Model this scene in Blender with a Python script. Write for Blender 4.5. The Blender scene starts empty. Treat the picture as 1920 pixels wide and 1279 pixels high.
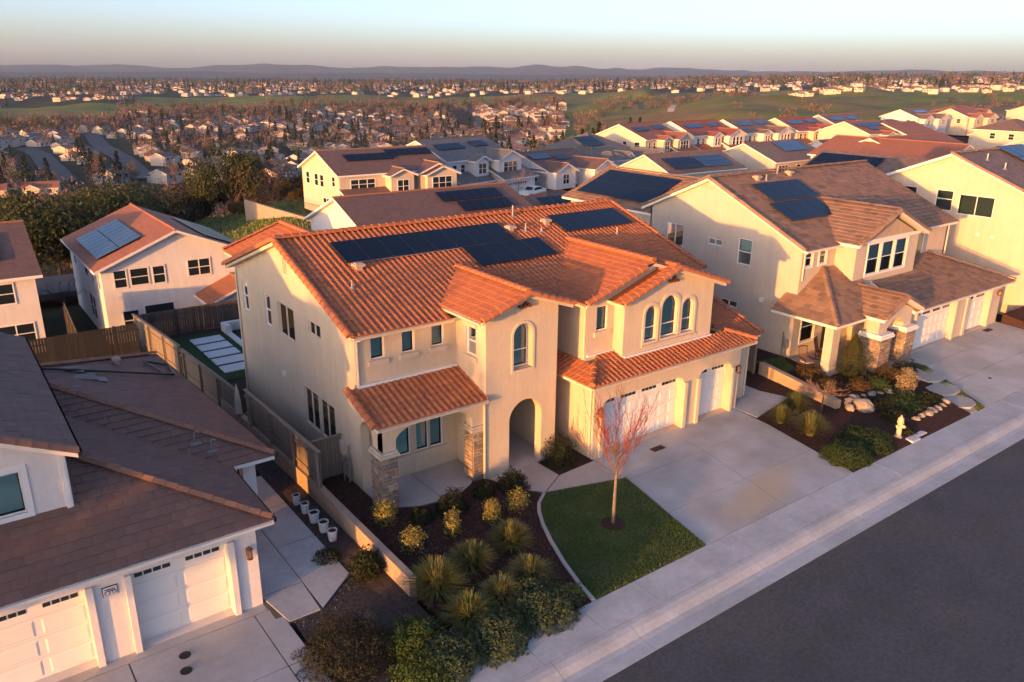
import bpy, math, random
from mathutils import Vector as V, Matrix
from mathutils.geometry import tessellate_polygon
from mathutils import noise as mnoise
random.seed(11)
SC = bpy.context.scene
COL = SC.collection
R = math.radians
# ------------------------------------------------------------------ camera
CAM = V((-12.055, -26.112, 15.867))
_yaw, _pit, _rol = R(36.677), R(-18.679), R(0.587)
_F = V((math.sin(_yaw)*math.cos(_pit), math.cos(_yaw)*math.cos(_pit), math.sin(_pit)))
_Rt = V((math.cos(_yaw), -math.sin(_yaw), 0)); _U = _Rt.cross(_F)
_R2 = _Rt*math.cos(_rol)+_U*math.sin(_rol); _U2 = _U*math.cos(_rol)-_Rt*math.sin(_rol)
cam = bpy.data.objects.new('camera', bpy.data.cameras.new('camera')); COL.objects.link(cam)
m = Matrix((_R2, _U2, -_F)).transposed().to_4x4(); m.translation = CAM
cam.matrix_world = m
cam.data.sensor_width = 36; cam.data.lens = 1482.93/1920*36
cam.data.clip_start = 0.5; cam.data.clip_end = 60000
SC.camera = cam
# ------------------------------------------------------------------ sky and sun
SUN_AZ, SUN_EL = 72.0, 3.3           # degrees from the house-front normal towards the left; height above the horizon
tosun = V((-math.sin(R(SUN_AZ))*math.cos(R(SUN_EL)), -math.cos(R(SUN_AZ))*math.cos(R(SUN_EL)), math.sin(R(SUN_EL))))
W = bpy.data.worlds.new('World'); SC.world = W; W.use_nodes = True
nt = W.node_tree; bg = nt.nodes['Background']
sky = nt.nodes.new('ShaderNodeTexSky'); sky.sky_type = 'NISHITA'; sky.sun_disc = False
sky.sun_elevation = R(SUN_EL); sky.sun_rotation = math.atan2(tosun.x, tosun.y)
sky.altitude = 100; sky.air_density = 0.55; sky.dust_density = 2.0; sky.ozone_density = 1.0
wb = nt.nodes.new('ShaderNodeMix'); wb.data_type = 'RGBA'; wb.blend_type = 'MULTIPLY'; wb.inputs[0].default_value = 1.0; wb.inputs[7].default_value = (.95, .935, 1.12, 1)   # white balance of the whole sky
nt.links.new(sky.outputs[0], wb.inputs[6]); nt.links.new(wb.outputs[2], bg.inputs[0]); bg.inputs[1].default_value = 0.15
sun = bpy.data.objects.new('sun', bpy.data.lights.new('sun', 'SUN')); COL.objects.link(sun)
sun.data.energy = 2.8; sun.data.angle = R(0.9); sun.data.color = (1.0, 0.42, 0.085)
sun.rotation_euler = tosun.to_track_quat('Z', 'Y').to_euler()
SC.view_settings.view_transform = 'Standard'; SC.view_settings.look = 'None'
SC.view_settings.gamma = 1.0; SC.view_settings.use_curve_mapping = False
SC.view_settings.exposure = 2.05
SC.cycles.max_bounces = 6; SC.cycles.diffuse_bounces = 3; SC.cycles.glossy_bounces = 3
SC.cycles.transmission_bounces = 4; SC.cycles.transparent_max_bounces = 8; SC.cycles.volume_bounces = 0
SC.cycles.use_denoising = True
SC.cycles.sample_clamp_indirect = 4.0
SC.cycles.use_adaptive_sampling = True; SC.cycles.adaptive_threshold = 0.02

HAZE = 5.5e-5
# ------------------------------------------------------------------ materials
MATS = {}
def mat(name, col=(.5,.5,.5), rough=.7, var=0.0, vscale=3.0, bump=0.0, bscale=40.0, spec=.3, metal=0.0, col2=None, coord='Object', tint=None, emit=0, speck=0.0, sscale=14.0, streak=0.0):
    """procedural principled material. var: brightness mottling, col2: second colour mixed by large noise, tint: list of colours chosen per piece"""
    if name in MATS: return MATS[name]
    M = bpy.data.materials.new(name); M.use_nodes = True
    t = M.node_tree; N, L = t.nodes, t.links
    b = N['Principled BSDF']; b.inputs['Roughness'].default_value = rough
    b.inputs['Specular IOR Level'].default_value = spec; b.inputs['Metallic'].default_value = metal
    rgb = N.new('ShaderNodeRGB'); rgb.outputs[0].default_value = (*col, 1); out = rgb.outputs[0]
    if coord == 'World':
        tc = N.new('ShaderNodeNewGeometry'); cs = tc.outputs['Position']
    else:
        tc = N.new('ShaderNodeTexCoord'); cs = tc.outputs['Object']
    if tint:
        at = N.new('ShaderNodeAttribute'); at.attribute_name = 'tint'
        oi = N.new('ShaderNodeObjectInfo')
        ad = N.new('ShaderNodeMath'); ad.operation = 'ADD'; L.new(at.outputs['Fac'], ad.inputs[0]); L.new(oi.outputs['Random'], ad.inputs[1])
        fr = N.new('ShaderNodeMath'); fr.operation = 'FRACT'; L.new(ad.outputs[0], fr.inputs[0])
        cr = N.new('ShaderNodeValToRGB'); L.new(fr.outputs[0], cr.inputs[0])
        el = cr.color_ramp.elements
        while len(el) < len(tint): el.new(.5)
        for i, c in enumerate(tint): el[i].position = i/(len(tint)-1); el[i].color = (*c, 1)
        out = cr.outputs[0]
    if col2 is not None:
        nz = N.new('ShaderNodeTexNoise'); nz.inputs['Scale'].default_value = vscale*.35; nz.inputs['Detail'].default_value = 5
        L.new(cs, nz.inputs['Vector'])
        mr = N.new('ShaderNodeMapRange'); mr.inputs[1].default_value = .4; mr.inputs[2].default_value = .62; L.new(nz.outputs[0], mr.inputs[0])
        mx = N.new('ShaderNodeMix'); mx.data_type = 'RGBA'; L.new(mr.outputs[0], mx.inputs[0]); L.new(out, mx.inputs[6]); mx.inputs[7].default_value = (*col2, 1); out = mx.outputs[2]
    if var:
        nz = N.new('ShaderNodeTexNoise'); nz.inputs['Scale'].default_value = vscale; nz.inputs['Detail'].default_value = 6; nz.inputs['Roughness'].default_value = .62
        L.new(cs, nz.inputs['Vector'])
        mr = N.new('ShaderNodeMapRange'); mr.inputs[1].default_value = .25; mr.inputs[2].default_value = .75; mr.inputs[3].default_value = 1-var; mr.inputs[4].default_value = 1+var; L.new(nz.outputs[0], mr.inputs[0])
        vm = N.new('ShaderNodeVectorMath'); vm.operation = 'SCALE'; L.new(out, vm.inputs[0]); L.new(mr.outputs[0], vm.inputs['Scale']); out = vm.outputs[0]
    for amt, sc, stretch in ((speck, sscale, (1, 1, 1)), (streak, 1.0, (2.2, 2.2, .22))):
        if not amt: continue
        mp = N.new('ShaderNodeMapping'); mp.inputs['Scale'].default_value = stretch; L.new(cs, mp.inputs[0])
        nz = N.new('ShaderNodeTexNoise'); nz.inputs['Scale'].default_value = sc; nz.inputs['Detail'].default_value = 3; nz.inputs['Roughness'].default_value = .8; L.new(mp.outputs[0], nz.inputs['Vector'])
        mr = N.new('ShaderNodeMapRange'); mr.inputs[1].default_value = .3; mr.inputs[2].default_value = .7; mr.inputs[3].default_value = 1-amt; mr.inputs[4].default_value = 1+amt*.8; L.new(nz.outputs[0], mr.inputs[0])
        vm = N.new('ShaderNodeVectorMath'); vm.operation = 'SCALE'; L.new(out, vm.inputs[0]); L.new(mr.outputs[0], vm.inputs['Scale']); out = vm.outputs[0]
    L.new(out, b.inputs['Base Color'])
    if bump:
        nz = N.new('ShaderNodeTexNoise'); nz.inputs['Scale'].default_value = bscale; nz.inputs['Detail'].default_value = 4; L.new(cs, nz.inputs['Vector'])
        bp = N.new('ShaderNodeBump'); bp.inputs['Strength'].default_value = bump; bp.inputs['Distance'].default_value = .02; L.new(nz.outputs[0], bp.inputs['Height']); L.new(bp.outputs[0], b.inputs['Normal'])
    if emit:
        b.inputs['Emission Strength'].default_value = emit; b.inputs['Emission Color'].default_value = (*col, 1)
    MATS[name] = M
    return M

def mat_course(name, col, col2, dz=.115, du=.33):
    """roof covering too far to tell the tiles apart: courses at constant height, each tile its own tone"""
    if name in MATS: return MATS[name]
    M = mat(name, col, .75); t = M.node_tree; N, L = t.nodes, t.links; b = N['Principled BSDF']
    g = N.new('ShaderNodeTexCoord'); s = N.new('ShaderNodeSeparateXYZ'); L.new(g.outputs['Object'], s.inputs[0])
    def math_(op, a, b_=None):
        n = N.new('ShaderNodeMath'); n.operation = op
        for i, v in enumerate((a, b_)):
            if v is None: continue
            if isinstance(v, (int, float)): n.inputs[i].default_value = v
            else: L.new(v, n.inputs[i])
        return n.outputs[0]
    zr = math_('DIVIDE', s.outputs[2], dz); zf = math_('FLOOR', zr); fr = math_('FRACT', zr)
    off = math_('MULTIPLY', zf, .5)
    xu = math_('FLOOR', math_('ADD', math_('DIVIDE', s.outputs[0], du), off)); yu = math_('FLOOR', math_('ADD', math_('DIVIDE', s.outputs[1], du), off))
    cb = N.new('ShaderNodeCombineXYZ'); L.new(xu, cb.inputs[0]); L.new(yu, cb.inputs[1]); L.new(zf, cb.inputs[2])
    wn = N.new('ShaderNodeTexWhiteNoise'); L.new(cb.outputs[0], wn.inputs[0])
    mx = N.new('ShaderNodeMix'); mx.data_type = 'RGBA'; L.new(wn.outputs[0], mx.inputs[0]); mx.inputs[6].default_value = (*col, 1); mx.inputs[7].default_value = (*col2, 1)
    L.new(mx.outputs[2], b.inputs['Base Color'])
    bp = N.new('ShaderNodeBump'); bp.inputs['Strength'].default_value = .9; bp.inputs['Distance'].default_value = .03; L.new(math_('SUBTRACT', 1.0, fr), bp.inputs['Height']); L.new(bp.outputs[0], b.inputs['Normal'])
    return M

def mat_glass(name, col=(.03,.06,.06), alpha=.55):
    """window pane: part see-through, part mirror"""
    if name in MATS: return MATS[name]
    M = bpy.data.materials.new(name); M.use_nodes = True; t = M.node_tree; N, L = t.nodes, t.links
    N.remove(N['Principled BSDF']); out = N['Material Output']
    tr = N.new('ShaderNodeBsdfTransparent'); tr.inputs[0].default_value = (.70, .90, .88, 1)
    gl = N.new('ShaderNodeBsdfGlossy'); gl.inputs['Roughness'].default_value = .03; gl.inputs[0].default_value = (.9, .95, .95, 1)
    fr = N.new('ShaderNodeFresnel'); fr.inputs[0].default_value = 1.6
    ad = N.new('ShaderNodeMath'); ad.operation = 'ADD'; ad.inputs[1].default_value = .02; L.new(fr.outputs[0], ad.inputs[0])
    mx = N.new('ShaderNodeMixShader'); L.new(ad.outputs[0], mx.inputs[0]); L.new(tr.outputs[0], mx.inputs[1]); L.new(gl.outputs[0], mx.inputs[2])
    L.new(mx.outputs[0], out.inputs[0]); MATS[name] = M
    return M

def mat_leaf(name, cols, rough=.6, trans=.25):
    if name in MATS: return MATS[name]
    M = mat(name, cols[0], rough, tint=cols, spec=.2)
    t = M.node_tree; N, L = t.nodes, t.links; b = N['Principled BSDF']; out = N['Material Output']
    tl = N.new('ShaderNodeBsdfTranslucent'); src = b.inputs['Base Color'].links[0].from_socket; L.new(src, tl.inputs[0])
    mx = N.new('ShaderNodeMixShader'); mx.inputs[0].default_value = trans; L.new(b.outputs[0], mx.inputs[1]); L.new(tl.outputs[0], mx.inputs[2]); L.new(mx.outputs[0], out.inputs[0])
    return M

# ------------------------------------------------------------------ mesh builder
class MB:
    def __init__(s): s.v = []; s.f = []; s.m = []; s.t = []
    def face(s, pts, m=0, t=0.0):
        n = len(s.v); s.v.extend(pts); s.f.append(tuple(range(n, n+len(pts)))); s.m.append(m); s.t.append(t)
    def mesh(s, pts, faces, m=0, t=0.0):
        n = len(s.v); s.v.extend(pts)
        for f in faces: s.f.append(tuple(i+n for i in f)); s.m.append(m); s.t.append(t)
    def box(s, x0, x1, y0, y1, z0, z1, m=0, t=0.0):
        p = [V((x, y, z)) for z in (z0, z1) for y in (y0, y1) for x in (x0, x1)]
        s.mesh(p, [(0,2,3,1), (4,5,7,6), (0,1,5,4), (2,6,7,3), (0,4,6,2), (1,3,7,5)], m, t)
    def obox(s, O, U, Nn, u0, u1, n0, n1, z0, z1, m=0, t=0.0):
        """box in a wall frame: u along the wall, n outwards, z up"""
        p = [O+U*u+Nn*n+V((0,0,z)) for z in (z0, z1) for n in (n0, n1) for u in (u0, u1)]
        s.mesh(p, [(0,2,3,1), (4,5,7,6), (0,1,5,4), (2,6,7,3), (0,4,6,2), (1,3,7,5)], m, t)
    def prism(s, poly, z0, z1, m=0, t=0.0, cap0=True):
        """vertical prism of a 2D polygon; z0/z1 numbers or lists per corner"""
        n = len(poly); a = z0 if isinstance(z0, (list, tuple)) else [z0]*n; b = z1 if isinstance(z1, (list, tuple)) else [z1]*n
        lo = [V((p[0], p[1], a[i])) for i, p in enumerate(poly)]; hi = [V((p[0], p[1], b[i])) for i, p in enumerate(poly)]
        ar = sum(poly[i][0]*poly[(i+1) % n][1]-poly[(i+1) % n][0]*poly[i][1] for i in range(n))
        tri = tessellate_polygon([[V((p[0], p[1], 0)) for p in poly]])
        k = len(s.v); s.v.extend(lo+hi)
        def add(f): s.f.append(f); s.m.append(m); s.t.append(t)
        for tr in tri:
            A, B, C_ = (poly[i] for i in tr)
            cr = (B[0]-A[0])*(C_[1]-A[1])-(B[1]-A[1])*(C_[0]-A[0])
            q = tr if cr > 0 else (tr[0], tr[2], tr[1])
            add(tuple(k+n+i for i in q))
            if cap0: add(tuple(k+i for i in reversed(q)))
        for i in range(n):
            j = (i+1) % n
            q = (k+i, k+j, k+n+j, k+n+i)
            add(q if ar > 0 else q[::-1])
    def slab(s, top, th, m=0, ms=None, t=0.0):
        """sloping slab: top polygon (3D), thickness th straight down"""
        if ms is None: ms = m
        n = len(top); nr = (top[1]-top[0]).cross(top[2]-top[0])
        if nr.z < 0: top = top[::-1]
        bot = [p-V((0,0,th)) for p in top]
        s.face(list(top), m, t); s.face(bot[::-1], ms, t)
        for i in range(n):
            j = (i+1) % n; s.face([bot[i], bot[j], top[j], top[i]], ms, t)
    def tube(s, pts, rad, n=8, m=0, t=0.0, cap=True):
        """tube along points, rad number or list"""
        if not isinstance(rad, (list, tuple)): rad = [rad]*len(pts)
        rings = []
        for i, p in enumerate(pts):
            d = (pts[min(i+1, len(pts)-1)]-pts[max(i-1, 0)]).normalized()
            a = d.orthogonal().normalized() if abs(d.z) > .9 else d.cross(V((0,0,1))).normalized()
            if i and (a.dot(pa) < 0): a = -a
            pa = a; b = d.cross(a)
            k = len(s.v); rings.append(k)
            s.v.extend([p+(a*math.cos(2*math.pi*j/n)+b*math.sin(2*math.pi*j/n))*rad[i] for j in range(n)])
        for q in range(len(pts)-1):
            for j in range(n):
                s.f.append((rings[q]+j, rings[q]+(j+1) % n, rings[q+1]+(j+1) % n, rings[q+1]+j)); s.m.append(m); s.t.append(t)
        if cap:
            s.f.append(tuple(rings[0]+j for j in reversed(range(n)))); s.m.append(m); s.t.append(t)
            s.f.append(tuple(rings[-1]+j for j in range(n))); s.m.append(m); s.t.append(t)
    def lathe(s, prof, c=V((0,0,0)), n=14, m=0, t=0.0):
        k = len(s.v)
        for r, z in prof: s.v.extend([c+V((r*math.cos(2*math.pi*j/n), r*math.sin(2*math.pi*j/n), z)) for j in range(n)])
        for q in range(len(prof)-1):
            for j in range(n):
                s.f.append((k+q*n+j, k+q*n+(j+1) % n, k+(q+1)*n+(j+1) % n, k+(q+1)*n+j)); s.m.append(m); s.t.append(t)
        s.f.append(tuple(k+(len(prof)-1)*n+j for j in range(n))); s.m.append(m); s.t.append(t)
    def data(s, name, mats, smooth=False, tint=False):
        me = bpy.data.meshes.new(name); me.from_pydata([tuple(p) for p in s.v], [], s.f)
        for mm in mats: me.materials.append(MATS[mm] if isinstance(mm, str) else mm)
        if len(mats) > 1: me.polygons.foreach_set('material_index', s.m)
        if tint:
            a = me.attributes.new('tint', 'FLOAT', 'FACE'); a.data.foreach_set('value', s.t)
        if smooth: me.polygons.foreach_set('use_smooth', [True]*len(s.f))
        me.update(); return me
    def build(s, name, mats, parent=None, smooth=False, tint=False, world=True, origin=None):
        if origin is not None: s.v = [p-origin for p in s.v]
        o = obj(name, s.data(name, mats, smooth, tint), parent, world)
        if origin is not None: o.location = origin
        return o
PINV = {}
def obj(name, data, parent=None, world=True):
    o = bpy.data.objects.new(name, data); COL.objects.link(o)
    if parent is not None:
        o.parent = parent
        if world: o.matrix_parent_inverse = world_inv(parent)
    return o
def wmat(o):
    mtx = o.matrix_basis.copy()
    if o.parent is not None: mtx = wmat(o.parent) @ o.matrix_parent_inverse @ mtx
    return mtx
def world_inv(p):
    if p.name not in PINV: PINV[p.name] = wmat(p).inverted()
    return PINV[p.name]
def tag(o, label=None, cat=None, group=None, kind=None):
    if label: o['label'] = label
    if cat: o['category'] = cat
    if group: o['group'] = group
    if kind: o['kind'] = kind
    return o
def thing(name, label, cat, loc=(0,0,0), rz=0.0, group=None):
    o = bpy.data.objects.new(name, None); COL.objects.link(o); o.location = loc; o.rotation_euler = (0, 0, rz); o.empty_display_size = .3
    return tag(o, label, cat, group)
def struct(name, mb, mats, parent=None, **k):
    o = mb.build(name, mats, parent, **k)
    if parent is None: o['kind'] = 'structure'
    return o

# ------------------------------------------------------------------ walls with openings, windows
UPV = V((0,0,1))
def wall(mb, O, U, Nn, outer, holes=(), depth=.12, m=0, mr=None):
    """flat wall with openings (2D outlines u,z) and their reveals"""
    loops = [list(outer)]+[list(h) for h in holes]
    flat = [p for l in loops for p in l]
    P = [O+U*p[0]+UPV*p[1] for p in flat]
    for tr in tessellate_polygon([[V((p[0], p[1], 0)) for p in l] for l in loops]):
        a, b, c = (P[i] for i in tr)
        if (b-a).cross(c-a).dot(Nn) < 0: b, c = c, b
        mb.face([a, b, c], m)
    for h in holes:
        cx = sum(p[0] for p in h)/len(h); cz = sum(p[1] for p in h)/len(h); n = len(h)
        cen = O+U*cx+UPV*cz
        for i in range(n):
            a = O+U*h[i][0]+UPV*h[i][1]; b = O+U*h[(i+1) % n][0]+UPV*h[(i+1) % n][1]
            q = [a, b, b-Nn*depth, a-Nn*depth]
            if (q[1]-q[0]).cross(q[2]-q[0]).dot(cen-a) < 0: q = q[::-1]
            mb.face(q, m if mr is None else mr)
def rect(u0, u1, z0, z1): return [(u0, z0), (u1, z0), (u1, z1), (u0, z1)]
def arch(u0, u1, z0, zs, zt=None, n=12):
    """opening with a round (or flatter) arched head: springs at zs, crown at zt"""
    r = (u1-u0)/2; c = (u0+u1)/2; h = r if zt is None else zt-zs
    return [(u0, z0), (u1, z0)]+[(c+r*math.cos(math.pi*i/n), zs+h*math.sin(math.pi*i/n)) for i in range(n+1)]
def inset(pl, d):
    n = len(pl); ar = sum(pl[i][0]*pl[(i+1) % n][1]-pl[(i+1) % n][0]*pl[i][1] for i in range(n)); sg = 1 if ar > 0 else -1
    out = []
    for i in range(n):
        a, b, c = pl[i-1], pl[i], pl[(i+1) % n]
        e1 = V((b[0]-a[0], b[1]-a[1])); e2 = V((c[0]-b[0], c[1]-b[1]))
        if e1.length < 1e-6 or e2.length < 1e-6: out.append(b); continue
        n1 = V((-e1.y, e1.x)).normalized()*sg; n2 = V((-e2.y, e2.x)).normalized()*sg
        k = n1+n2; k = k/max(.3, k.length_squared/2) if k.length > .1 else n1
        out.append((b[0]+k.x*d, b[1]+k.y*d))
    return out
def window(parent, O, U, Nn, ol, recess=.1, frame=.05, bars=(), rails=(), blind='open', fm='white_vinyl', trim=None, tm='white_trim', name='window', world=True):
    """one window: frame ring, mullions (u positions), rails (heights), pane and louvre blind as sub-parts; trim = width of a flat surround on the wall"""
    mb = MB(); n = len(ol); il = inset(ol, frame)
    pt = lambda p, d: O+U*p[0]+UPV*p[1]-Nn*d
    f0, f1 = recess-.03, recess+.03
    for i in range(n):
        j = (i+1) % n
        mb.face([pt(ol[i], f0), pt(ol[j], f0), pt(il[j], f0), pt(il[i], f0)]); mb.face([pt(il[i], f0), pt(il[j], f0), pt(il[j], f1), pt(il[i], f1)])
    us = [p[0] for p in il]; zs = [p[1] for p in il]; u0, u1, z0, z1 = min(us), max(us), min(zs), max(zs)
    for b in bars: mb.obox(O, U, Nn, b-.025, b+.025, -f1, -f0-.003, z0, z1)
    for r_ in rails: mb.obox(O, U, Nn, u0, u1, -f1, -f0-.003, r_-.025, r_+.025)
    if trim:
        tl = inset(ol, -trim)
        for i in range(n):
            j = (i+1) % n
            mb.face([pt(tl[i], -.04), pt(tl[j], -.04), pt(ol[j], -.04), pt(ol[i], -.04)], 1); mb.face([pt(tl[i], .0), pt(tl[j], .0), pt(tl[j], -.04), pt(tl[i], -.04)], 1); mb.face([pt(ol[i], -.04), pt(ol[j], -.04), pt(ol[j], f0), pt(ol[i], f0)], 1)
    w = mb.build(name, [fm, tm], parent, world=world)
    g = MB(); g.face([pt(p, recess) for p in il]); g.build('pane', ['glass'], w, world=world)
    # louvre blind behind the pane and the dark room behind it
    b = MB(); pitch = .085; k = int((z1-z0)/pitch)
    cut = z0 if blind != 'half' else (z0+z1)/2
    if blind in ('open', 'half', 'closed'):
        for i in range(k):
            z = z0+pitch*(i+.5)
            if z < cut: continue
            wu = [p[0] for p in il if abs(p[1]-z) < .12] if n > 4 and z > z1-(u1-u0)/2 else None
            a, c = u0+.03, u1-.03
            if n > 4:
                rr = (u1-u0)/2; zz = z-(z1-rr)
                if zz > 0:
                    hw = math.sqrt(max(.0004, rr*rr-zz*zz)); a, c = (u0+u1)/2-hw+.02, (u0+u1)/2+hw-.02
            tilt = .05 if blind != 'closed' else .075
            if c-a > .05: b.mesh([O+U*a+UPV*z-Nn*(recess+.06), O+U*c+UPV*z-Nn*(recess+.06), O+U*c+UPV*(z+tilt)-Nn*(recess+.12), O+U*a+UPV*(z+tilt)-Nn*(recess+.12)], [(0,1,2,3)])
    b.face([pt(p, recess+.35) for p in il], 1)
    for i in range(n):
        j = (i+1) % n; b.face([pt(il[i], recess+.02), pt(il[j], recess+.02), pt(il[j], recess+.35), pt(il[i], recess+.35)], 1)
    b.build('blind' if blind != 'none' else 'room_lining', ['blind', 'room_dark'], w, world=world)
    return w
# ------------------------------------------------------------------ palette
mat('stucco_cream', (.56,.45,.33), .9, var=.06, vscale=1.2, bump=.25, bscale=60, spec=.1, streak=.07, speck=.05, sscale=9)
mat('stucco_tan', (.50,.42,.345), .9, var=.06, vscale=1.2, bump=.25, bscale=60, spec=.1, streak=.07, speck=.05, sscale=9)
mat('stucco_white', (.66,.61,.58), .9, var=.05, vscale=1.0, bump=.2, bscale=60, spec=.1, streak=.07, speck=.05, sscale=9)
mat('stucco_pale', (.56,.46,.36), .9, var=.05, vscale=1.0, bump=.2, bscale=50, spec=.1, streak=.07, speck=.05, sscale=9)
mat('stucco_grey', (.44,.42,.38), .9, var=.05, vscale=1.0, spec=.1, streak=.07, speck=.05, sscale=9)
mat('trim_stone', (.50,.42,.33), .85, var=.08, vscale=4, bump=.2, bscale=50, spec=.1)
mat('white_trim', (.74,.70,.66), .6, var=.03, vscale=2)
mat('white_vinyl', (.72,.70,.67), .45)
mat('fascia', (.62,.53,.42), .7, var=.04, vscale=2)
mat('board_siding', (.40,.30,.22), .8, var=.08, vscale=3)
mat('door_white', (.70,.67,.63), .55, var=.03, vscale=1.5)
mat('door_groove', (.45,.43,.40), .7)
mat('glass_dark', (.015,.022,.028), .06, spec=.7)
mat('room_dark', (.035,.04,.042), .9)
mat('blind', (.62,.66,.63), .7)
mat_glass('glass')
mat('metal_black', (.012,.012,.013), .45, spec=.4)
mat('metal_grey', (.33,.33,.34), .5, metal=.6)
mat('vent_tan', (.40,.31,.25), .7)
mat('lamp_bronze', (.16,.055,.03), .5)
mat('solar_cell', (.003,.005,.013), .28, spec=.13, var=.12, vscale=1.2)
mat('solar_blue', (.016,.036,.070), .22, spec=.22, var=.1, vscale=1.2)
mat('solar_frame', (.022,.025,.03), .4)
mat('terracotta', (.42,.12,.05), .72, var=.10, vscale=9, spec=.25, tint=[(.41,.138,.056), (.44,.152,.062), (.395,.130,.056), (.42,.152,.068), (.36,.12,.06), (.41,.138,.056)])
mat('terracotta_under', (.16,.06,.035), .9)
mat('tile_brown', (.13,.075,.06), .8, var=.14, vscale=14, tint=[(.175,.100,.076), (.198,.112,.084), (.155,.090,.072), (.185,.102,.076), (.165,.098,.078)])
mat('tile_brown_cap', (.22,.10,.06), .8, var=.12, vscale=8, tint=[(.27,.125,.075), (.30,.14,.08), (.23,.11,.07), (.28,.13,.075)])
mat('tile_tan', (.27,.16,.105), .8, var=.12, vscale=10, tint=[(.29,.170,.11), (.25,.150,.10), (.165,.105,.08), (.31,.185,.115), (.20,.125,.09), (.30,.165,.10), (.27,.16,.105)])
mat('tile_under', (.07,.045,.035), .9)
mat('concrete', (.45,.435,.42), .85, var=.12, vscale=.9, bump=.15, bscale=30, spec=.2, col2=(.38,.36,.33), coord='World', speck=.06, sscale=6)
mat('concrete_walk', (.48,.47,.455), .85, var=.10, vscale=1.4, bump=.15, bscale=30, spec=.2, col2=(.41,.40,.385), coord='World', speck=.10, sscale=5)
mat('concrete_warm', (.43,.385,.33), .85, var=.09, vscale=1.6, bump=.2, bscale=30, spec=.15, coord='World')
def stained(name, src_args, cx, cy, rx_, ry_, col):
    M = mat(name, **src_args); t = M.node_tree; N, L = t.nodes, t.links; b = N['Principled BSDF']; base = b.inputs['Base Color'].links[0].from_socket
    g = N.new('ShaderNodeNewGeometry'); mp = N.new('ShaderNodeMapping'); mp.vector_type = 'TEXTURE'; mp.inputs['Location'].default_value = (cx, cy, 0); mp.inputs['Scale'].default_value = (rx_, ry_, 50); mp.inputs['Rotation'].default_value = (0, 0, .25); L.new(g.outputs['Position'], mp.inputs[0])
    ln = N.new('ShaderNodeVectorMath'); ln.operation = 'LENGTH'; L.new(mp.outputs[0], ln.inputs[0])
    nz = N.new('ShaderNodeTexNoise'); nz.inputs['Scale'].default_value = 1.3; nz.inputs['Detail'].default_value = 6; L.new(g.outputs['Position'], nz.inputs['Vector'])
    ad = N.new('ShaderNodeMath'); ad.operation = 'ADD'; L.new(ln.outputs['Value'], ad.inputs[0]); L.new(nz.outputs[0], ad.inputs[1])
    mr = N.new('ShaderNodeMapRange'); mr.inputs[1].default_value = 1.55; mr.inputs[2].default_value = .85; mr.inputs[4].default_value = .75; L.new(ad.outputs[0], mr.inputs[0])
    mx = N.new('ShaderNodeMix'); mx.data_type = 'RGBA'; L.new(mr.outputs[0], mx.inputs[0]); L.new(base, mx.inputs[6]); mx.inputs[7].default_value = (*col, 1); L.new(mx.outputs[2], b.inputs['Base Color']); return M
stained('concrete_stained', dict(col=(.45,.435,.42), rough=.85, var=.14, vscale=.9, bump=.15, bscale=30, spec=.2, col2=(.38,.36,.33), coord='World'), 13.2, -9.4, 3.6, 1.1, (.50,.38,.235))
mat('joint_dark', (.12,.11,.10), .95)
mat('asphalt', (.072,.073,.076), .92, var=.13, vscale=.6, bump=.35, bscale=90, spec=.25, col2=(.085,.083,.082), coord='World', speck=.28, sscale=7)
mat('mulch', (.050,.026,.020), .95, var=.5, vscale=22, bump=.9, bscale=26, spec=.1, col2=(.065,.034,.026), coord='World')
mat('mulch_grey', (.080,.062,.055), .95, var=.5, vscale=20, bump=.9, bscale=26, spec=.1, col2=(.055,.042,.036), coord='World')
mat('mulch_chip', (.07,.03,.02), .9, tint=[(.075,.032,.024), (.045,.022,.017), (.10,.050,.038), (.055,.030,.024), (.12,.065,.05), (.06,.028,.02)])
mat('soil_dark', (.035,.026,.020), .95, var=.4, vscale=6, coord='World')
mat('lawn_base', (.045,.062,.018), .95, var=.35, vscale=1.3, coord='World')
mat('lawn_blade', (.05,.09,.02), .7, tint=[(.062,.108,.024), (.088,.136,.031), (.070,.112,.024), (.125,.152,.045), (.155,.158,.06), (.10,.138,.036)])
mat('turf', (.022,.050,.010), .95, var=.3, vscale=5, bump=.5, bscale=80, coord='World')
mat('stone_mix', (.25,.2,.16), .85, var=.25, vscale=9, bump=.5, bscale=22, tint=[(.26,.185,.135), (.18,.155,.14), (.33,.235,.165), (.13,.12,.115), (.29,.19,.12), (.21,.165,.135), (.36,.28,.21), (.26,.185,.135)])
mat('boulder', (.36,.28,.21), .9, var=.3, vscale=5, bump=.7, bscale=9, tint=[(.32,.255,.19), (.24,.21,.18), (.38,.30,.22), (.28,.23,.175)])
mat('mortar', (.20,.17,.14), .95)
mat('block_wall', (.36,.27,.20), .9, var=.12, vscale=2.2, bump=.3, bscale=45, spec=.1)
mat('wood_fence', (.21,.165,.125), .85, var=.16, vscale=3.5, bump=.25, bscale=18, tint=[(.23,.178,.135), (.20,.155,.12), (.25,.195,.148), (.185,.148,.115), (.22,.17,.13)])
mat('wood_dark', (.075,.058,.050), .9, var=.2, vscale=3, tint=[(.080,.062,.052), (.060,.048,.043), (.095,.074,.062), (.070,.056,.05)])
mat('wood_grey', (.115,.110,.105), .9, var=.2, vscale=3, tint=[(.030,.030,.032), (.024,.024,.026), (.038,.037,.038)])
mat('bark_grey', (.19,.15,.125), .9, var=.3, vscale=9, bump=.4, bscale=30)
mat('bark_brown', (.10,.075,.06), .9, var=.3, vscale=5)
mat('twig_red', (.20,.045,.032), .7, var=.2, vscale=4)
mat('twig_tan', (.26,.15,.10), .8, var=.2, vscale=4)
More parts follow.
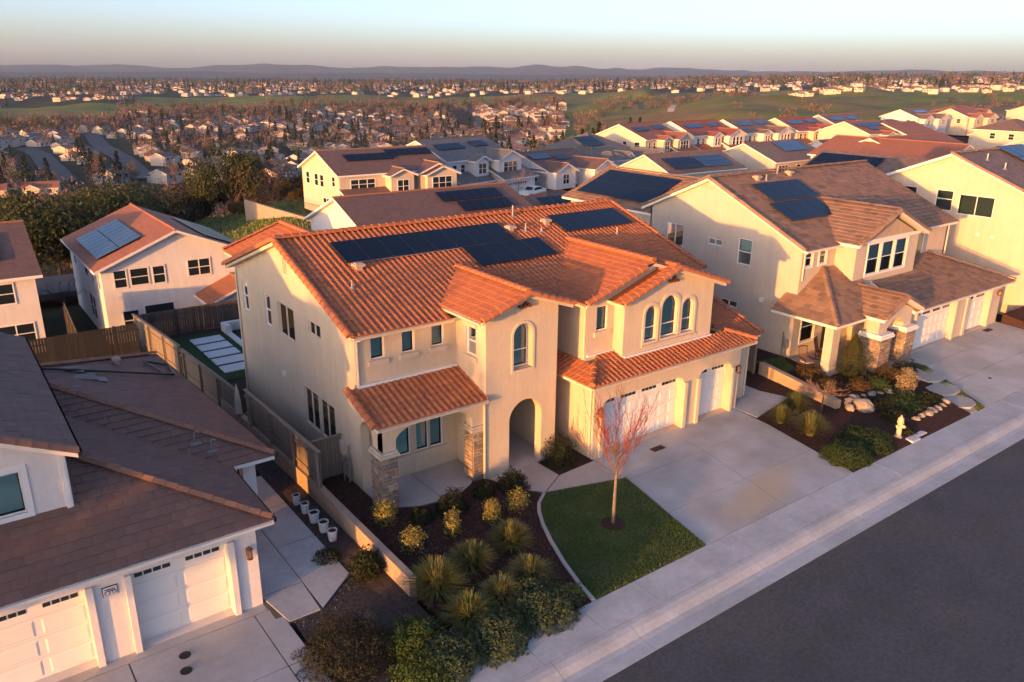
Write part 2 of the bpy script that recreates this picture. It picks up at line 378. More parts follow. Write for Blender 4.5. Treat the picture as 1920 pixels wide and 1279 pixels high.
mat_leaf('leaf_grass', [(.12,.14,.034), (.17,.17,.048), (.085,.11,.026), (.21,.18,.065), (.14,.155,.04), (.27,.21,.10)])
mat_leaf('leaf_green', [(.042,.078,.018), (.062,.100,.024), (.030,.060,.015), (.085,.115,.032), (.050,.085,.020)])
mat_leaf('leaf_bluegreen', [(.058,.085,.042), (.078,.110,.052), (.042,.068,.033), (.105,.130,.066)])
mat_leaf('leaf_dark', [(.020,.036,.012), (.028,.045,.014), (.045,.035,.014), (.016,.028,.010), (.060,.045,.016)])
mat_leaf('leaf_varieg', [(.30,.25,.055), (.20,.18,.04), (.36,.31,.10), (.15,.15,.035), (.30,.22,.05)])
mat_leaf('leaf_tan', [(.34,.24,.13), (.28,.20,.11), (.24,.20,.10), (.40,.29,.17)])
mat_leaf('leaf_brown', [(.026,.027,.015), (.038,.037,.020), (.018,.019,.011), (.052,.047,.028)])
mat_leaf('leaf_rust', [(.13,.065,.022), (.075,.06,.018), (.16,.075,.03), (.05,.05,.015)])
mat_leaf('leaf_oak', [(.045,.060,.020), (.062,.075,.024), (.032,.045,.016), (.090,.085,.028), (.050,.064,.022)])
mat_leaf('leaf_bare', [(.16,.095,.070), (.20,.12,.085), (.12,.075,.06), (.22,.14,.095)])
mat_leaf('leaf_pine', [(.014,.024,.012), (.020,.030,.014), (.010,.018,.010), (.030,.034,.016)])
mat('pot_white', (.66,.66,.66), .5)
mat('water_pool', (.02,.10,.13), .05, spec=.6)
mat('paver', (.56,.56,.56), .8, var=.06, vscale=3)
mat('car_white', (.72,.72,.72), .3, spec=.5)
mat('car_grey', (.10,.11,.12), .3, spec=.5)
mat('tyre', (.012,.012,.012), .8)
mat('chair_wood', (.085,.032,.020), .5)
mat('cushion', (.48,.42,.36), .9)
mat('hydrant_paint', (.62,.46,.28), .6, var=.1, vscale=8)
mat('number_plate', (.62,.62,.62), .5)
mat('ink', (.015,.015,.016), .7)
mat_course('roof_brown', (.19,.105,.08), (.145,.085,.068))
mat_course('roof_tan', (.25,.155,.105), (.16,.105,.08))
mat_course('roof_grey', (.19,.165,.14), (.14,.125,.115))
mat_course('roof_orange', (.36,.135,.07), (.28,.11,.062))
mat_course('roof_red', (.33,.095,.055), (.27,.085,.052))

# ------------------------------------------------------------------ roof tiles
def _s_profile():
    P = []
    for u in (0, .10, .22, .33, .44, .56, .66): P.append((u*.27, .012+.047*math.sin(math.pi*u/.66)))
    P += [(.83*.27, .0), (.27, .012)]
    return P
def tile_shape(style):
    """facets (lists of (u,v,w)) of one tile, its width and its course"""
    F = []
    if style == 's':
        P = _s_profile(); tw, cv = .27, .35
        for i in range(len(P)-1):
            (a, ha), (b, hb) = P[i], P[i+1]
            F.append([(a, 0, ha+.030), (b, 0, hb+.030), (b, cv+.03, hb), (a, cv+.03, ha)])
            F.append([(a, 0, -.012), (b, 0, -.012), (b, 0, hb+.030), (a, 0, ha+.030)])
    else:
        tw, cv = (.42, .36) if style == 'flat' else (.40, .36)
        g = .004
        F.append([(g, 0, .044), (tw-g, 0, .044), (tw-g, cv+.02, .010), (g, cv+.02, .010)])
        F.append([(g, 0, -.01), (tw-g, 0, -.01), (tw-g, 0, .044), (g, 0, .044)])
        F.append([(g, 0, -.01), (g, 0, .044), (g, cv, .012), (g, cv, -.01)])
        F.append([(tw-g, 0, .044), (tw-g, 0, -.01), (tw-g, cv, -.01), (tw-g, cv, .012)])
    return F, tw, cv
def clip(poly, ln):
    """keep the part of poly (u,v,w) with a*u+b*v+c>=0"""
    a, b, c = ln; out = []; n = len(poly)
    for i in range(n):
        p, q = poly[i], poly[(i+1) % n]; dp = a*p[0]+b*p[1]+c; dq = a*q[0]+b*q[1]+c
        if dp >= 0: out.append(p)
        if (dp >= 0) != (dq >= 0):
            s_ = dp/(dp-dq); out.append(tuple(p[k]+(q[k]-p[k])*s_ for k in range(3)))
    return out
def tile_roof(roof, faces, style, mt, tname, hide=None, limit=300, under='terracotta_under'):
    """cover roof faces (convex 3D polygons, first edge = eave) with tiles; the ones that show largest become parts"""
    F, tw, cv = tile_shape(style); cand = []; rest = MB()
    for poly in faces:
        A = poly[0]; U = (poly[1]-poly[0]).normalized()
        nn = U.cross(poly[2]-poly[0]).normalized()
        if nn.z < 0: nn = -nn
        Vv = nn.cross(U)
        if Vv.z < 0: U = -U; A = poly[1]; Vv = nn.cross(U)
        p2 = [((p-A).dot(U), (p-A).dot(Vv)) for p in poly]
        ar = sum(p2[i][0]*p2[(i+1) % len(p2)][1]-p2[(i+1) % len(p2)][0]*p2[i][1] for i in range(len(p2)))
        lines = []
        for i in range(len(p2)):
            (x0, y0), (x1, y1) = p2[i], p2[(i+1) % len(p2)]
            a, b = -(y1-y0), x1-x0
            if ar < 0: a, b = -a, -b
            l = math.hypot(a, b)
            if l < 1e-6: continue
            a /= l; b /= l; lines.append((a, b, -(a*x0+b*y0)))
        umin, umax = min(p[0] for p in p2), max(p[0] for p in p2); vmax = max(p[1] for p in p2)
        rows = int(vmax/cv)+1
        flip = 1
        for r_ in range(rows):
            v = r_*cv-.05; off = (.5*tw if (r_ % 2 and style != 's') else 0)
            c0 = int((umin-off)/tw)-1; c1 = int((umax-off)/tw)+1
            for c in range(c0, c1):
                u = c*tw+off
                ctr = A+U*(u+tw/2)+Vv*(v+cv/2)
                cor = [(u, max(v, 0)), (u+tw, max(v, 0)), (u+tw, v+cv), (u, v+cv)]
                d = [[a*x+b*y+cc for (a, b, cc) in lines] for x, y in cor]
                if any(all(d[k][i] < 0 for k in range(4)) for i in range(len(lines))): continue
                if hide and hide(ctr): continue
                jit = random.uniform(-.004, .006)
                full = all(x >= -1e-3 for row in d for x in row)
                if full and nn.dot(CAM-ctr) > 0:
                    cand.append((nn.dot((CAM-ctr).normalized())/(CAM-ctr).length_squared, A, U, Vv, nn, u, v, jit, flip)); continue
                tn = random.random()
                for f in F:
                    q = [(x+u, y+v, w+jit) for x, y, w in f]
                    for ln in lines:
                        q = clip(q, (ln[0], ln[1], ln[2]+(.055 if ln is lines[0] else 0)))
                        if len(q) < 3: break
                    if len(q) >= 3:
                        pts = [A+U*x+Vv*y+nn*w for x, y, w in q]
                        rest.face(pts if flip > 0 else pts[::-1], 0, tn)
    cand.sort(key=lambda t: -t[0])
    one = MB()
    for f in F: one.face([V(p) for p in f])
    me = one.data(tname, [mt]); inv = world_inv(roof)
    for i, (_, A, U, Vv, nn, u, v, jit, flip) in enumerate(cand):
        if i < limit:
            o = obj(tname, me, roof)
            M = Matrix((U, Vv, nn)).transposed().to_4x4(); M.translation = A+U*u+Vv*v+nn*jit
            o.matrix_basis = M
        else:
            tn = random.random()
            for f in F:
                pts = [A+U*(x+u)+Vv*(y+v)+nn*(w+jit) for x, y, w in f]
                rest.face(pts if flip > 0 else pts[::-1], 0, tn)
    if rest.f:
        o = rest.build('tile_field', [mt], roof, tint=True); o['kind'] = 'stuff'
CAPS = {}
def caps(roof, A, B, mt, style='round', name='ridge_tile', up=None, step=.38, lift=.03, rest=False):
    """row of ridge or hip or rake tiles from A up to B, each an object"""
    key = (mt, style)
    if key not in CAPS:
        b = MB(); n = 8; L0 = .43
        ra, rb = (.155, .13) if style == 'round' else (.16, .15)
        for e, (x, r_) in enumerate(((0, ra), (L0, rb))):
            for j in range(n+1):
                if style == 'round': a = math.pi*j/n; b.v.append(V((x, r_*math.cos(a), r_*math.sin(a)*.95+(.022 if e == 0 else 0))))
                else:
                    y = 1-2*j/n; b.v.append(V((x, r_*y, (.085*(1-abs(y)))+(.03 if e == 0 else .008))))
        for j in range(n): b.f.append((j, j+n+1, j+n+2, j+1)); b.m.append(0); b.t.append(0)
        b.v.append(V((0, 0, -.02))); c = len(b.v)-1
        for j in range(n): b.f.append((c, j, j+1)); b.m.append(0); b.t.append(0)
        CAPS[key] = b.data(name, [mt], smooth=False)
    me = CAPS[key]; d = (B-A); L_ = d.length; d = d/L_
    up = UPV if up is None else up
    y = up.cross(d).normalized(); z = d.cross(y)
    k = max(1, int(L_/step))
    for i in range(k):
        o = obj(name, me, roof)
        M = Matrix((d, y, z)).transposed().to_4x4(); M.translation = A+d*(i*L_/k)+z*(lift+random.uniform(-.004, .004))
        o.matrix_basis = M

def solar(parent, O, U, Vv, cells, pw=1.05, ph=1.70, gap=.03, mt='solar_cell', lift=.16, one=False, name='solar_array', world=True):
    """array of panels on a roof plane: O lower-left corner, U along the eave, Vv up the slope; cells = list of (col,row)"""
    nn = U.cross(Vv).normalized()
    if nn.z < 0: nn = -nn
    rail = MB()
    rows = sorted(set(r_ for c, r_ in cells))
    for r_ in rows:
        cs = [c for c, q in cells if q == r_]
        for fr in (.25, .75):
            a = O+U*(min(cs)*pw)+Vv*((r_+fr)*ph)+nn*(lift-.07); b = O+U*((max(cs)+1)*pw)+Vv*((r_+fr)*ph)+nn*(lift-.07)
            rail.tube([a, b], .025, 4)
    if one:
        for c, r_ in cells:
            P = [O+U*(c*pw+x)+Vv*(r_*ph+y)+nn*(lift) for x, y in ((gap, gap), (pw-gap, gap), (pw-gap, ph-gap), (gap, ph-gap))]
            rail.mesh(P+[p-nn*.04 for p in P], [(0,1,2,3), (0,4,5,1), (1,5,6,2), (2,6,7,3), (3,7,4,0)], 1)
        return rail.build(name, ['solar_frame', mt], parent, world=world)
    arr = rail.build(name, ['solar_frame'], parent, world=world)
    for c, r_ in cells:
        p = MB(); q = lambda x, y, w: O+U*(c*pw+x)+Vv*(r_*ph+y)+nn*(lift+w)
        g, f = gap/2, .022
        o_ = [(g, g), (pw-g, g), (pw-g, ph-g), (g, ph-g)]; i_ = [(g+f, g+f), (pw-g-f, g+f), (pw-g-f, ph-g-f), (g+f, ph-g-f)]
        for k in range(4):
            l = (k+1) % 4
            p.face([q(*o_[k], 0), q(*o_[l], 0), q(*i_[l], 0), q(*i_[k], 0)], 1); p.face([q(*o_[k], -.04), q(*o_[l], -.04), q(*o_[l], 0), q(*o_[k], 0)], 1)
        p.face([q(*x, -.004) for x in i_], 0)
        p.build('solar_panel', [mt, 'solar_frame'], arr, world=world)
    return arr

def garage_door(parent, O, U, Nn, u0, u1, z0, z1, recess=.4, ncol=4, groups=2, world=True, lights=True):
    """sectional door: backing leaf, raised panels as sub-parts and a row of small lights"""
    b = MB(); b.obox(O, U, Nn, u0, u1, -recess-.06, -recess, z0, z1)
    rows = 4; h = (z1-z0)/rows
    for r_ in range(1, rows): b.obox(O, U, Nn, u0+.02, u1-.02, -recess, -recess+.002, z0+r_*h-.006, z0+r_*h+.006, 1)
    d = b.build('garage_door', ['door_white', 'door_groove'], parent, world=world)
    w = (u1-u0)/ncol
    for r_ in range(rows):
        for c in range(ncol):
            if r_ == rows-1 and lights: continue
            a = u0+c*w+.09; e = u0+(c+1)*w-.09; zz0 = z0+r_*h+.07; zz1 = z0+(r_+1)*h-.07
            p = MB(); q = lambda u, z, n: O+U*u+UPV*z+Nn*(n-recess)
            o_ = [(a, zz0), (e, zz0), (e, zz1), (a, zz1)]; i_ = [(a+.05, zz0+.05), (e-.05, zz0+.05), (e-.05, zz1-.05), (a+.05, zz1-.05)]
            for k in range(4):
                l = (k+1) % 4; p.face([q(*o_[k], .001), q(*o_[l], .001), q(*i_[l], .022), q(*i_[k], .022)])
            p.face([q(*x, .022) for x in i_]); p.build('door_panel', ['door_white'], d, world=world)
    if lights:
        gw = (u1-u0)/groups; zt = z1-.12; zb = z1-.42
        for g in range(groups):
            a = u0+g*gw+gw*.14; e = u0+(g+1)*gw-gw*.14; n = 4; pw = (e-a)/n
            for k in range(n):
                p = MB(); x0, x1 = a+k*pw+.02, a+(k+1)*pw-.02
                p.obox(O, U, Nn, x0, x1, -recess, -recess+.012, zb, zt, 0); p.obox(O, U, Nn, x0, x1, -recess+.012, -recess+.018, (zb+zt)/2-.01, (zb+zt)/2+.01, 1)
                p.build('door_light', ['glass_dark', 'white_vinyl'], d, world=world)
    return d
def lantern(parent, O, U, Nn, u, z, n0=0.0, name='wall_lantern'):
    """carriage lantern on its bracket"""
    b = MB(); c = O+U*u+UPV*z+Nn*(n0+.17)
    b.obox(O, U, Nn, u-.06, u+.06, n0, n0+.03, z-.12, z+.16)
    b.tube([O+U*u+UPV*(z+.12)+Nn*n0, O+U*u+UPV*(z+.24)+Nn*(n0+.1), c+UPV*.22], .014, 6)
    b.lathe([(.02, .25), (.12, .16), (.10, .145)][::-1], c, 6)
    for a in range(4):
        an = math.pi/4+a*math.pi/2; p = c+V((math.cos(an)*.085, math.sin(an)*.085, 0)); b.tube([p+UPV*.15, p*1-UPV*.15], .010, 4)
    b.lathe([(.10, -.17), (.10, -.145), (.02, -.14)], c, 6)
    b.lathe([(.065, -.13), (.07, .13)], c, 8, 1)
    return b.build(name, ['lamp_bronze', 'lantern_glass'], parent)
mat('lantern_glass', (.28,.20,.14), .2, spec=.5)
def pipe_vent(parent, p, h=.45, r=.04, m='vent_tan', flash=True):
    b = MB(); b.tube([p-UPV*.2, p+UPV*h], r, 8)
    if flash: b.tube([p+UPV*.0, p+UPV*.14], [r*3.2, r*1.2], 8, 1)
    return b.build('vent_pipe', [m, 'metal_grey'], parent)
def box_vent(parent, p, m='vent_tan', s=.22):
    b = MB(); b.box(p.x-s*.6, p.x+s*.6, p.y-s*.6, p.y+s*.6, p.z-.15, p.z+.16); b.box(p.x-s, p.x+s, p.y-s, p.y+s, p.z+.16, p.z+.27)
    b.box(p.x-s*.7, p.x+s*.7, p.y-s*.7, p.y+s*.7, p.z+.27, p.z+.31)
    return b.build('roof_vent', [m], parent)
# ------------------------------------------------------------------ the orange-tiled house in the middle
def ext(mb, O, U, Nn, poly, n0, n1, m=0):
    """outline in a wall frame pushed from n0 to n1 along the outward normal, closed"""
    pf = [O+U*p[0]+UPV*p[1]+Nn*n1 for p in poly]; pb = [O+U*p[0]+UPV*p[1]+Nn*n0 for p in poly]; n = len(poly)
    for tr in tessellate_polygon([[V((p[0], p[1], 0)) for p in poly]]):
        a, b, c = (pf[i] for i in tr)
        s_ = (b-a).cross(c-a).dot(Nn) > 0
        mb.face([a, b, c] if s_ else [a, c, b], m); a, b, c = (pb[i] for i in tr); mb.face([a, c, b] if s_ else [a, b, c], m)
    for i in range(n):
        j = (i+1) % n; mb.face([pf[i], pf[j], pb[j], pb[i]], m)
def arch_ring(mb, O, U, Nn, ol, w, th, m=0):
    """moulded band round an opening"""
    o2 = inset(ol, -w); n = len(ol); pt = lambda p, d: O+U*p[0]+UPV*p[1]+Nn*d
    for i in range(n):
        j = (i+1) % n
        mb.face([pt(o2[i], th), pt(o2[j], th), pt(ol[j], th), pt(ol[i], th)], m); mb.face([pt(o2[i], 0), pt(o2[j], 0), pt(o2[j], th), pt(o2[i], th)], m); mb.face([pt(ol[i], th), pt(ol[j], th), pt(ol[j], -.02), pt(ol[i], -.02)], m)
STONES = {}
def stone_column(parent, x0, x1, y0, y1, z0, z1, sides='fl', name='stone_column'):
    core = MB(); core.box(x0, x1, y0, y1, z0, z1); c = core.build(name, ['mortar'], parent)
    spec = {'f': (V((x0, y0, 0)), V((1,0,0)), V((0,-1,0)), x1-x0), 'l': (V((x0, y0, 0)), V((0,1,0)), V((-1,0,0)), y1-y0), 'r': (V((x1, y0, 0)), V((0,1,0)), V((1,0,0)), y1-y0)}
    for sd in sides:
        O, U, Nn, L_ = spec[sd]; z = z0
        while z < z1-.03:
            h = min(random.choice((.10, .14, .18, .22)), z1-z)
            if z1-z-h < .07: h = z1-z
            u = 0
            while u < L_-.02:
                w = min(random.uniform(.16, .42), L_-u)
                if L_-u-w < .10: w = L_-u
                b = MB(); g = .008; d = random.uniform(.025, .06); ch = .015
                q = lambda uu, zz, n: O+U*uu+UPV*zz+Nn*n
                o_ = [(u+g, z+g), (u+w-g, z+g), (u+w-g, z+h-g), (u+g, z+h-g)]
                cx, cz = u+w/2, z+h/2
                i_ = [(cx+(p[0]-cx)*(1-ch*2/w)+random.uniform(-.006, .006), cz+(p[1]-cz)*(1-ch*2/h)+random.uniform(-.006, .006)) for p in o_]
                for k in range(4):
                    l = (k+1) % 4; b.face([q(*o_[k], 0), q(*o_[l], 0), q(*o_[l], d-ch), q(*o_[k], d-ch)]); b.face([q(*o_[k], d-ch), q(*o_[l], d-ch), q(*i_[l], d), q(*i_[k], d)])
                b.face([q(*p, d) for p in i_]); b.build('stone', ['stone_mix'], c)
                u += w
            z += h
    return c
def gutter(parent, A, B, drop=None, m='fascia'):
    d = (B-A).normalized(); s_ = d.cross(UPV)
    b = MB(); w, h = .11, .11
    pr = [(0, 0), (0, -h), (w*.7, -h), (w, 0)]
    for sgn in (1,):
        P = [[p+s_*x+UPV*z for x, z in pr] for p in (A, B)]
        for i in range(3): b.face([P[0][i], P[0][i+1], P[1][i+1], P[1][i]])
        b.face(P[0]); b.face(P[1][::-1])
    return b.build('gutter', [m], parent)
def downspout(parent, pts, m='fascia', r=.045):
    b = MB(); b.tube([V(p) for p in pts], r, 6); return b.build('downspout', [m], parent)
X_, Y_ = V((1,0,0)), V((0,1,0))
O0 = V((0,0,0))
MH = thing('house', 'two-storey cream stucco house with orange barrel tile roof and three garage doors', 'house', (9.4, 5, 0))
K = .337
def mz(y): return 6.62+K*(min(y, 13.3-y)+.5)
wl = MB()
# --- left gable wall
lh = [rect(12.01, 12.74, 4.49, 6.02), rect(8.90, 9.67, 4.49, 6.02), rect(6.06, 7.92, 4.49, 6.02), rect(3.2, 4.46, 5.41, 6.02), rect(3.95, 5.52, .95, 2.72), rect(2.3, 3.85, .95, 2.72)]
wall(wl, O0, Y_, -X_, [(0, 0), (13.54, -.4), (13.54, mz(13.54)-.15), (6.65, 8.87), (0, mz(0)-.15)], lh, .1)
# --- front wall behind the porch
fh = [rect(.65, 1.24, 5.38, 6.30), rect(2.01, 2.58, 5.38, 6.30), rect(3.36, 3.94, 5.38, 6.30), rect(1.5, 2.25, .95, 2.55), rect(2.5, 3.12, .95, 2.55), rect(3.16, 3.8, .95, 2.55)]
wall(wl, O0, X_, -Y_, [(0, -.1), (4.53, -.1), (4.53, mz(0)-.15), (0, mz(0)-.15)], fh, .12)
wl.box(4.53, 18.8, .002, .25, 3.35, mz(0)-.15)
# --- right gable, rear wall
wall(wl, V((18.8,0,0)), Y_, X_, [(-3, 0), (13.54, 0), (13.54, mz(13.54)-.15), (6.65, 8.87), (0, mz(0)-.15), (0, 3.4), (-3, 3.4)])
wall(wl, V((0,13.54,0)), X_, Y_, [(0, -.4), (18.8, -.4), (18.8, mz(13.54)-.15), (0, mz(13.54)-.15)])
# --- rear wing
wl.box(1.0, 6.6, 13.3, 16.4, -.4, 6.75); ext(wl, V((0,16.4,0)), X_, Y_, [(1.0, 6.74), (6.6, 6.74), (3.8, 7.75)], -.2, 0)
# --- entry tower
th = [arch(5.70, 7.39, 0, 2.235), arch(5.86, 6.84, 4.47, 5.92)]
wall(wl, V((0,-2.14,0)), X_, -Y_, [(4.53, -.1), (5.70, -.1), (5.70, 0), (7.39, 0), (7.39, -.1), (8.16, -.1), (8.16, 6.94), (6.345, 7.55), (4.53, 6.94)], [[(p[0], max(p[1], .004)) for p in th[0]], th[1]], .42)
wall(wl, V((4.53,0,0)), Y_, -X_, [(-2.14, -.1), (.25, -.1), (.25, 6.94), (-2.14, 6.94)], [rect(-1.44, -.75, 5.13, 6.33)], .1)
wall(wl, V((8.16,0,0)), Y_, X_, [(-2.14, -.1), (.25, -.1), (.25, 6.94), (-2.14, 6.94)])
# vestibule behind the arch
wl.box(4.95, 5.05, -1.7, 1.4, 0, 3.3); wl.box(8.05, 8.15, -1.7, 1.4, 0, 3.3); wl.box(5.05, 8.05, -1.7, 1.4, 3.25, 3.35)
wl.box(5.05, 8.05, 1.3, 1.4, 0, 3.25)
# --- garage block, ground floor
def door_hole(u0, u1, zt, r_=.42):
    n = 5; return [(u0, .004), (u1, .004)]+[(u1-r_+r_*math.cos(math.pi/2*i/n), zt-r_*.75+r_*.75*math.sin(math.pi/2*i/n)) for i in range(n+1)]+[(u0+r_-r_*math.sin(math.pi/2*i/n), zt-r_*.75+r_*.75*math.cos(math.pi/2*i/n)) for i in range(n+1)]
d1, d2 = door_hole(9.82, 14.92, 2.62), door_hole(16.03, 18.36, 2.62)
OG = V((0,-3.35,0))
wall(wl, OG, X_, -Y_, rect(9.29, 18.97, -.1, 3.5), [d1, d2], .42)
wall(wl, V((9.29,0,0)), Y_, -X_, rect(-3.35, 0, -.1, 3.5)); wall(wl, V((18.97,0,0)), Y_, X_, rect(-3.35, 0, -.1, 3.5))
for a, b in ((14.92, 15.12), (15.83, 16.03), (18.36, 18.52), (9.62, 9.82)): wl.box(a, b, -3.47, -3.352, -.05, 2.3)
# side wing right of the garage
wall(wl, V((0,-2.6,0)), X_, -Y_, rect(18.97, 20.5, -.1, 3.4), [rect(19.35, 19.95, 1.3, 2.7)], .1); wall(wl, V((20.5,0,0)), Y_, X_, rect(-2.6, 2.5, -.1, 3.4)); wl.box(18.9, 20.4, 1.2, 1.3, 0, 4.6)
# --- upper floor over the garage
wall(wl, V((0,-2.05,0)), X_, -Y_, [(9.85, 3.7), (17.15, 3.7), (17.15, 6.70), (13.5, 7.83), (9.85, 6.66)], [rect(10.42, 11.05, 5.28, 6.39)], .1)
wall(wl, V((9.85,0,0)), Y_, -X_, rect(-2.05, .25, 3.6, 6.68)); wall(wl, V((17.15,0,0)), Y_, X_, rect(-2.05, .25, 3.6, 6.68))
ga = [arch(12.72, 13.54, 4.50, 5.76), arch(13.76, 14.88, 4.50, 5.92), arch(15.12, 15.96, 4.50, 5.74)]
OF = V((0,-2.69,0))
wall(wl, OF, X_, -Y_, [(11.45, 3.7), (17.27, 3.7), (17.27, 6.62), (14.36, 7.58), (11.45, 6.62)], ga, .2)
wall(wl, V((11.45,0,0)), Y_, -X_, rect(-2.69, -2.0, 3.7, 6.64)); wall(wl, V((17.27,0,0)), Y_, X_, rect(-2.69, 0, 3.7, 6.64))
# --- porch arcade
pf = [(0, 2.4), (.55, 2.4), (.55, 2.75)]+[(2.27-1.72*math.cos(math.pi*i/14), 2.75+.62*math.sin(math.pi*i/14)) for i in range(1, 14)]+[(3.99, 2.75), (3.99, 2.4), (4.526, 2.4), (4.526, 3.52), (0, 3.52)]
ext(wl, V((0,-1.95,0)), X_, -Y_, pf, -.42, 0)
sl_ = [(-1.948, 2.4), (-1.12, 2.4), (-1.12, 2.62)]+[(-.60-.52*math.cos(math.pi*i/10), 2.62+.55*math.sin(math.pi*i/10)) for i in range(1, 10)]+[(-.08, 2.62), (-.08, -.1), (-.001, -.1), (-.001, 4.15), (-1.948, 3.5)]
ext(wl, V((0,0,0)), Y_, -X_, sl_, -.38, 0)
mw = wl.build('wall', ['stucco_cream'], MH)
# stone piers with caps under the arcade
for (a, b, c, d, sd) in ((-.09, .55, -1.98, -1.15, 'flr'), (3.99, 4.50, -1.99, -1.42, 'fl')):
    stone_column(MH, a, b, c, d, -.05, 2.18, sd)
    cp = MB(); cp.box(a-.09, b+(.09 if a < 1 else .02), c-.09, d+.06, 2.18, 2.30); cp.box(a-.04, b+(.04 if a < 1 else .01), c-.04, d+.04, 2.30, 2.40); cp.build('pier_cap', ['trim_stone'], MH)
# sills and moulded bands
def one_part(nm, m, fn, parent=None): q = MB(); fn(q); return q.build(nm, [m], parent or MH)
for a, b in ((.65, 1.24), (2.01, 2.58), (3.36, 3.94)): one_part('window_sill', 'stucco_pale', lambda q: q.box(a-.13, b+.13, -.09, -.001, 5.14, 5.36))
for bx in ((1.3, 4.0, -.07, -.001, .74, .93), (4.44, 4.529, -1.58, -.61, 4.88, 5.10), (10.27, 11.2, -2.14, -2.051, 5.04, 5.26), (12.55, 16.15, -2.78, -2.691, 4.30, 4.36)): one_part('window_sill', 'stucco_pale', lambda q: q.box(*bx))
one_part('window_head', 'stucco_pale', lambda q: q.box(4.45, 4.529, -1.54, -.65, 6.35, 6.50))
for ol in ga: one_part('arch_moulding', 'stucco_pale', lambda q: arch_ring(q, OF, X_, -Y_, ol, .13, .05))
one_part('arch_moulding', 'stucco_pale', lambda q: arch_ring(q, V((0,-2.14,0)), X_, -Y_, th[1], .10, .04))
# windows
for h in lh:
    u0, u1, z0, z1 = h[0][0], h[1][0], h[0][1], h[2][1]
    wide = u1-u0 > 1
    window(MH, O0, Y_, -X_, h, .07, .05, bars=((u0+u1)/2,) if wide else (), rails=() if wide else ((z0+z1)/2,), blind='none' if wide else 'half', fm='stucco_pale' if wide else 'white_vinyl')
for h in fh[:3]: window(MH, O0, X_, -Y_, h, .10, .045, blind='open')
for h in fh[3:]: window(MH, O0, X_, -Y_, h, .09, .05, blind='open')
window(MH, V((4.53,0,0)), Y_, -X_, rect(-1.44, -.75, 5.13, 6.33), .08, .05, rails=(5.73,), blind='open')
window(MH, V((0,-2.14,0)), X_, -Y_, th[1], .36, .05, rails=(5.2,), blind='open')
window(MH, V((0,-2.05,0)), X_, -Y_, rect(10.42, 11.05, 5.28, 6.39), .08, .045, blind='open')
for ol in ga: window(MH, OF, X_, -Y_, ol, .16, .05, rails=(5.12,), blind='open')
window(MH, V((0,-2.6,0)), X_, -Y_, rect(19.35, 19.95, 1.3, 2.7), .08, .05, blind='none')
garage_door(MH, OG, X_, -Y_, 9.74, 15.0, 0, 2.66, .42, 8, 4)
garage_door(MH, OG, X_, -Y_, 15.95, 18.44, 0, 2.66, .42, 4, 2)
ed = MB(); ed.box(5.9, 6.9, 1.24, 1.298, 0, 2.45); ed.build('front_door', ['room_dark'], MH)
# --- roofs
P3 = lambda *a: [V(p) for p in a]
faces = []
faces.append(P3((-.35,-.5,6.62), (19.12,-.5,6.62), (19.12,6.65,9.03), (-.35,6.65,9.03)))
faces.append(P3((19.12,14.0,6.553), (-.35,14.0,6.553), (-.35,6.65,9.03), (19.12,6.65,9.03)))
tl_ = P3((4.08,.48,6.95), (4.08,-2.56,6.95), (6.345,-2.56,7.713), (6.345,2.74,7.713)); tr_ = P3((8.61,-2.56,6.95), (8.61,.48,6.95), (6.345,2.74,7.713), (6.345,-2.56,7.713))
bl_ = P3((9.5,-.2,6.70), (9.5,-2.4,6.70), (13.5,-2.4,8.0), (13.5,3.65,8.0)); br_ = P3((17.5,-2.4,6.70), (17.5,-.2,6.70), (13.5,3.65,8.0), (13.5,-2.4,8.0))
gl_ = P3((11.0,-1.9,6.62), (11.0,-3.05,6.62), (14.36,-3.05,7.75), (14.36,1.0,7.75)); gr_ = P3((17.72,-3.05,6.62), (17.72,-1.2,6.62), (14.36,2.5,7.75), (14.36,-3.05,7.75))
po_ = P3((-.4,-2.28,3.62), (4.53,-2.28,3.62), (4.53,0,4.36), (-.4,0,4.36))
ga1 = P3((8.7,-3.8,3.62), (11.45,-3.8,3.62), (11.45,-2.05,4.21), (10.45,-2.05,4.21)); ga2 = P3((11.45,-3.8,3.62), (19.47,-3.8,3.62), (18.36,-2.69,3.994), (11.45,-2.69,3.994))
gal = P3((8.7,0,3.62), (8.7,-3.8,3.62), (9.85,-2.65,4.0), (9.85,0,4.0)); gar = P3((19.47,-3.8,3.62), (19.47,-.6,3.62), (18.8,-.6,3.845), (18.36,-2.69,3.994))
sd_ = P3((18.85,-2.95,3.46), (21.0,-2.95,3.46), (21.0,1.2,4.86), (18.85,1.2,4.86))
rwl = P3((.55,17.0,6.62), (.55,12.6,6.62), (3.8,9.3,7.78), (3.8,17.0,7.78)); rwr = P3((7.05,12.6,6.62), (7.05,17.0,6.62), (3.8,17.0,7.78), (3.8,9.3,7.78))
faces += [tl_, tr_, bl_, br_, gl_, gr_, po_, ga1, ga2, gal, gar, sd_, rwl, rwr]
dk = MB()
for f in faces: dk.slab([p-V((0,0,.02)) for p in f], .15, 0, 1)
mroof = dk.build('roof', ['terracotta_under', 'fascia'], MH)
def hide_main(p):
    def zz(x, y):
        z = -9
        if 4.08 < x < 8.61 and -2.56 < y < 2.8: z = max(z, 7.713-K*abs(x-6.345))
        if 9.5 < x < 17.5 and -2.4 < y < 3.7: z = max(z, 8.0-.325*abs(x-13.5))
        if 11 < x < 17.72 and -3.05 < y < 2: z = max(z, 7.75-K*abs(x-14.36))
        if -.35 < x < 19.12 and -.5 < y < 13.6: z = max(z, mz(y))
        return z
    return p.z < zz(p.x, p.y)-.16 and p.z > 5
tile_roof(mroof, faces, 's', 'terracotta', 'barrel_tile', hide_main)
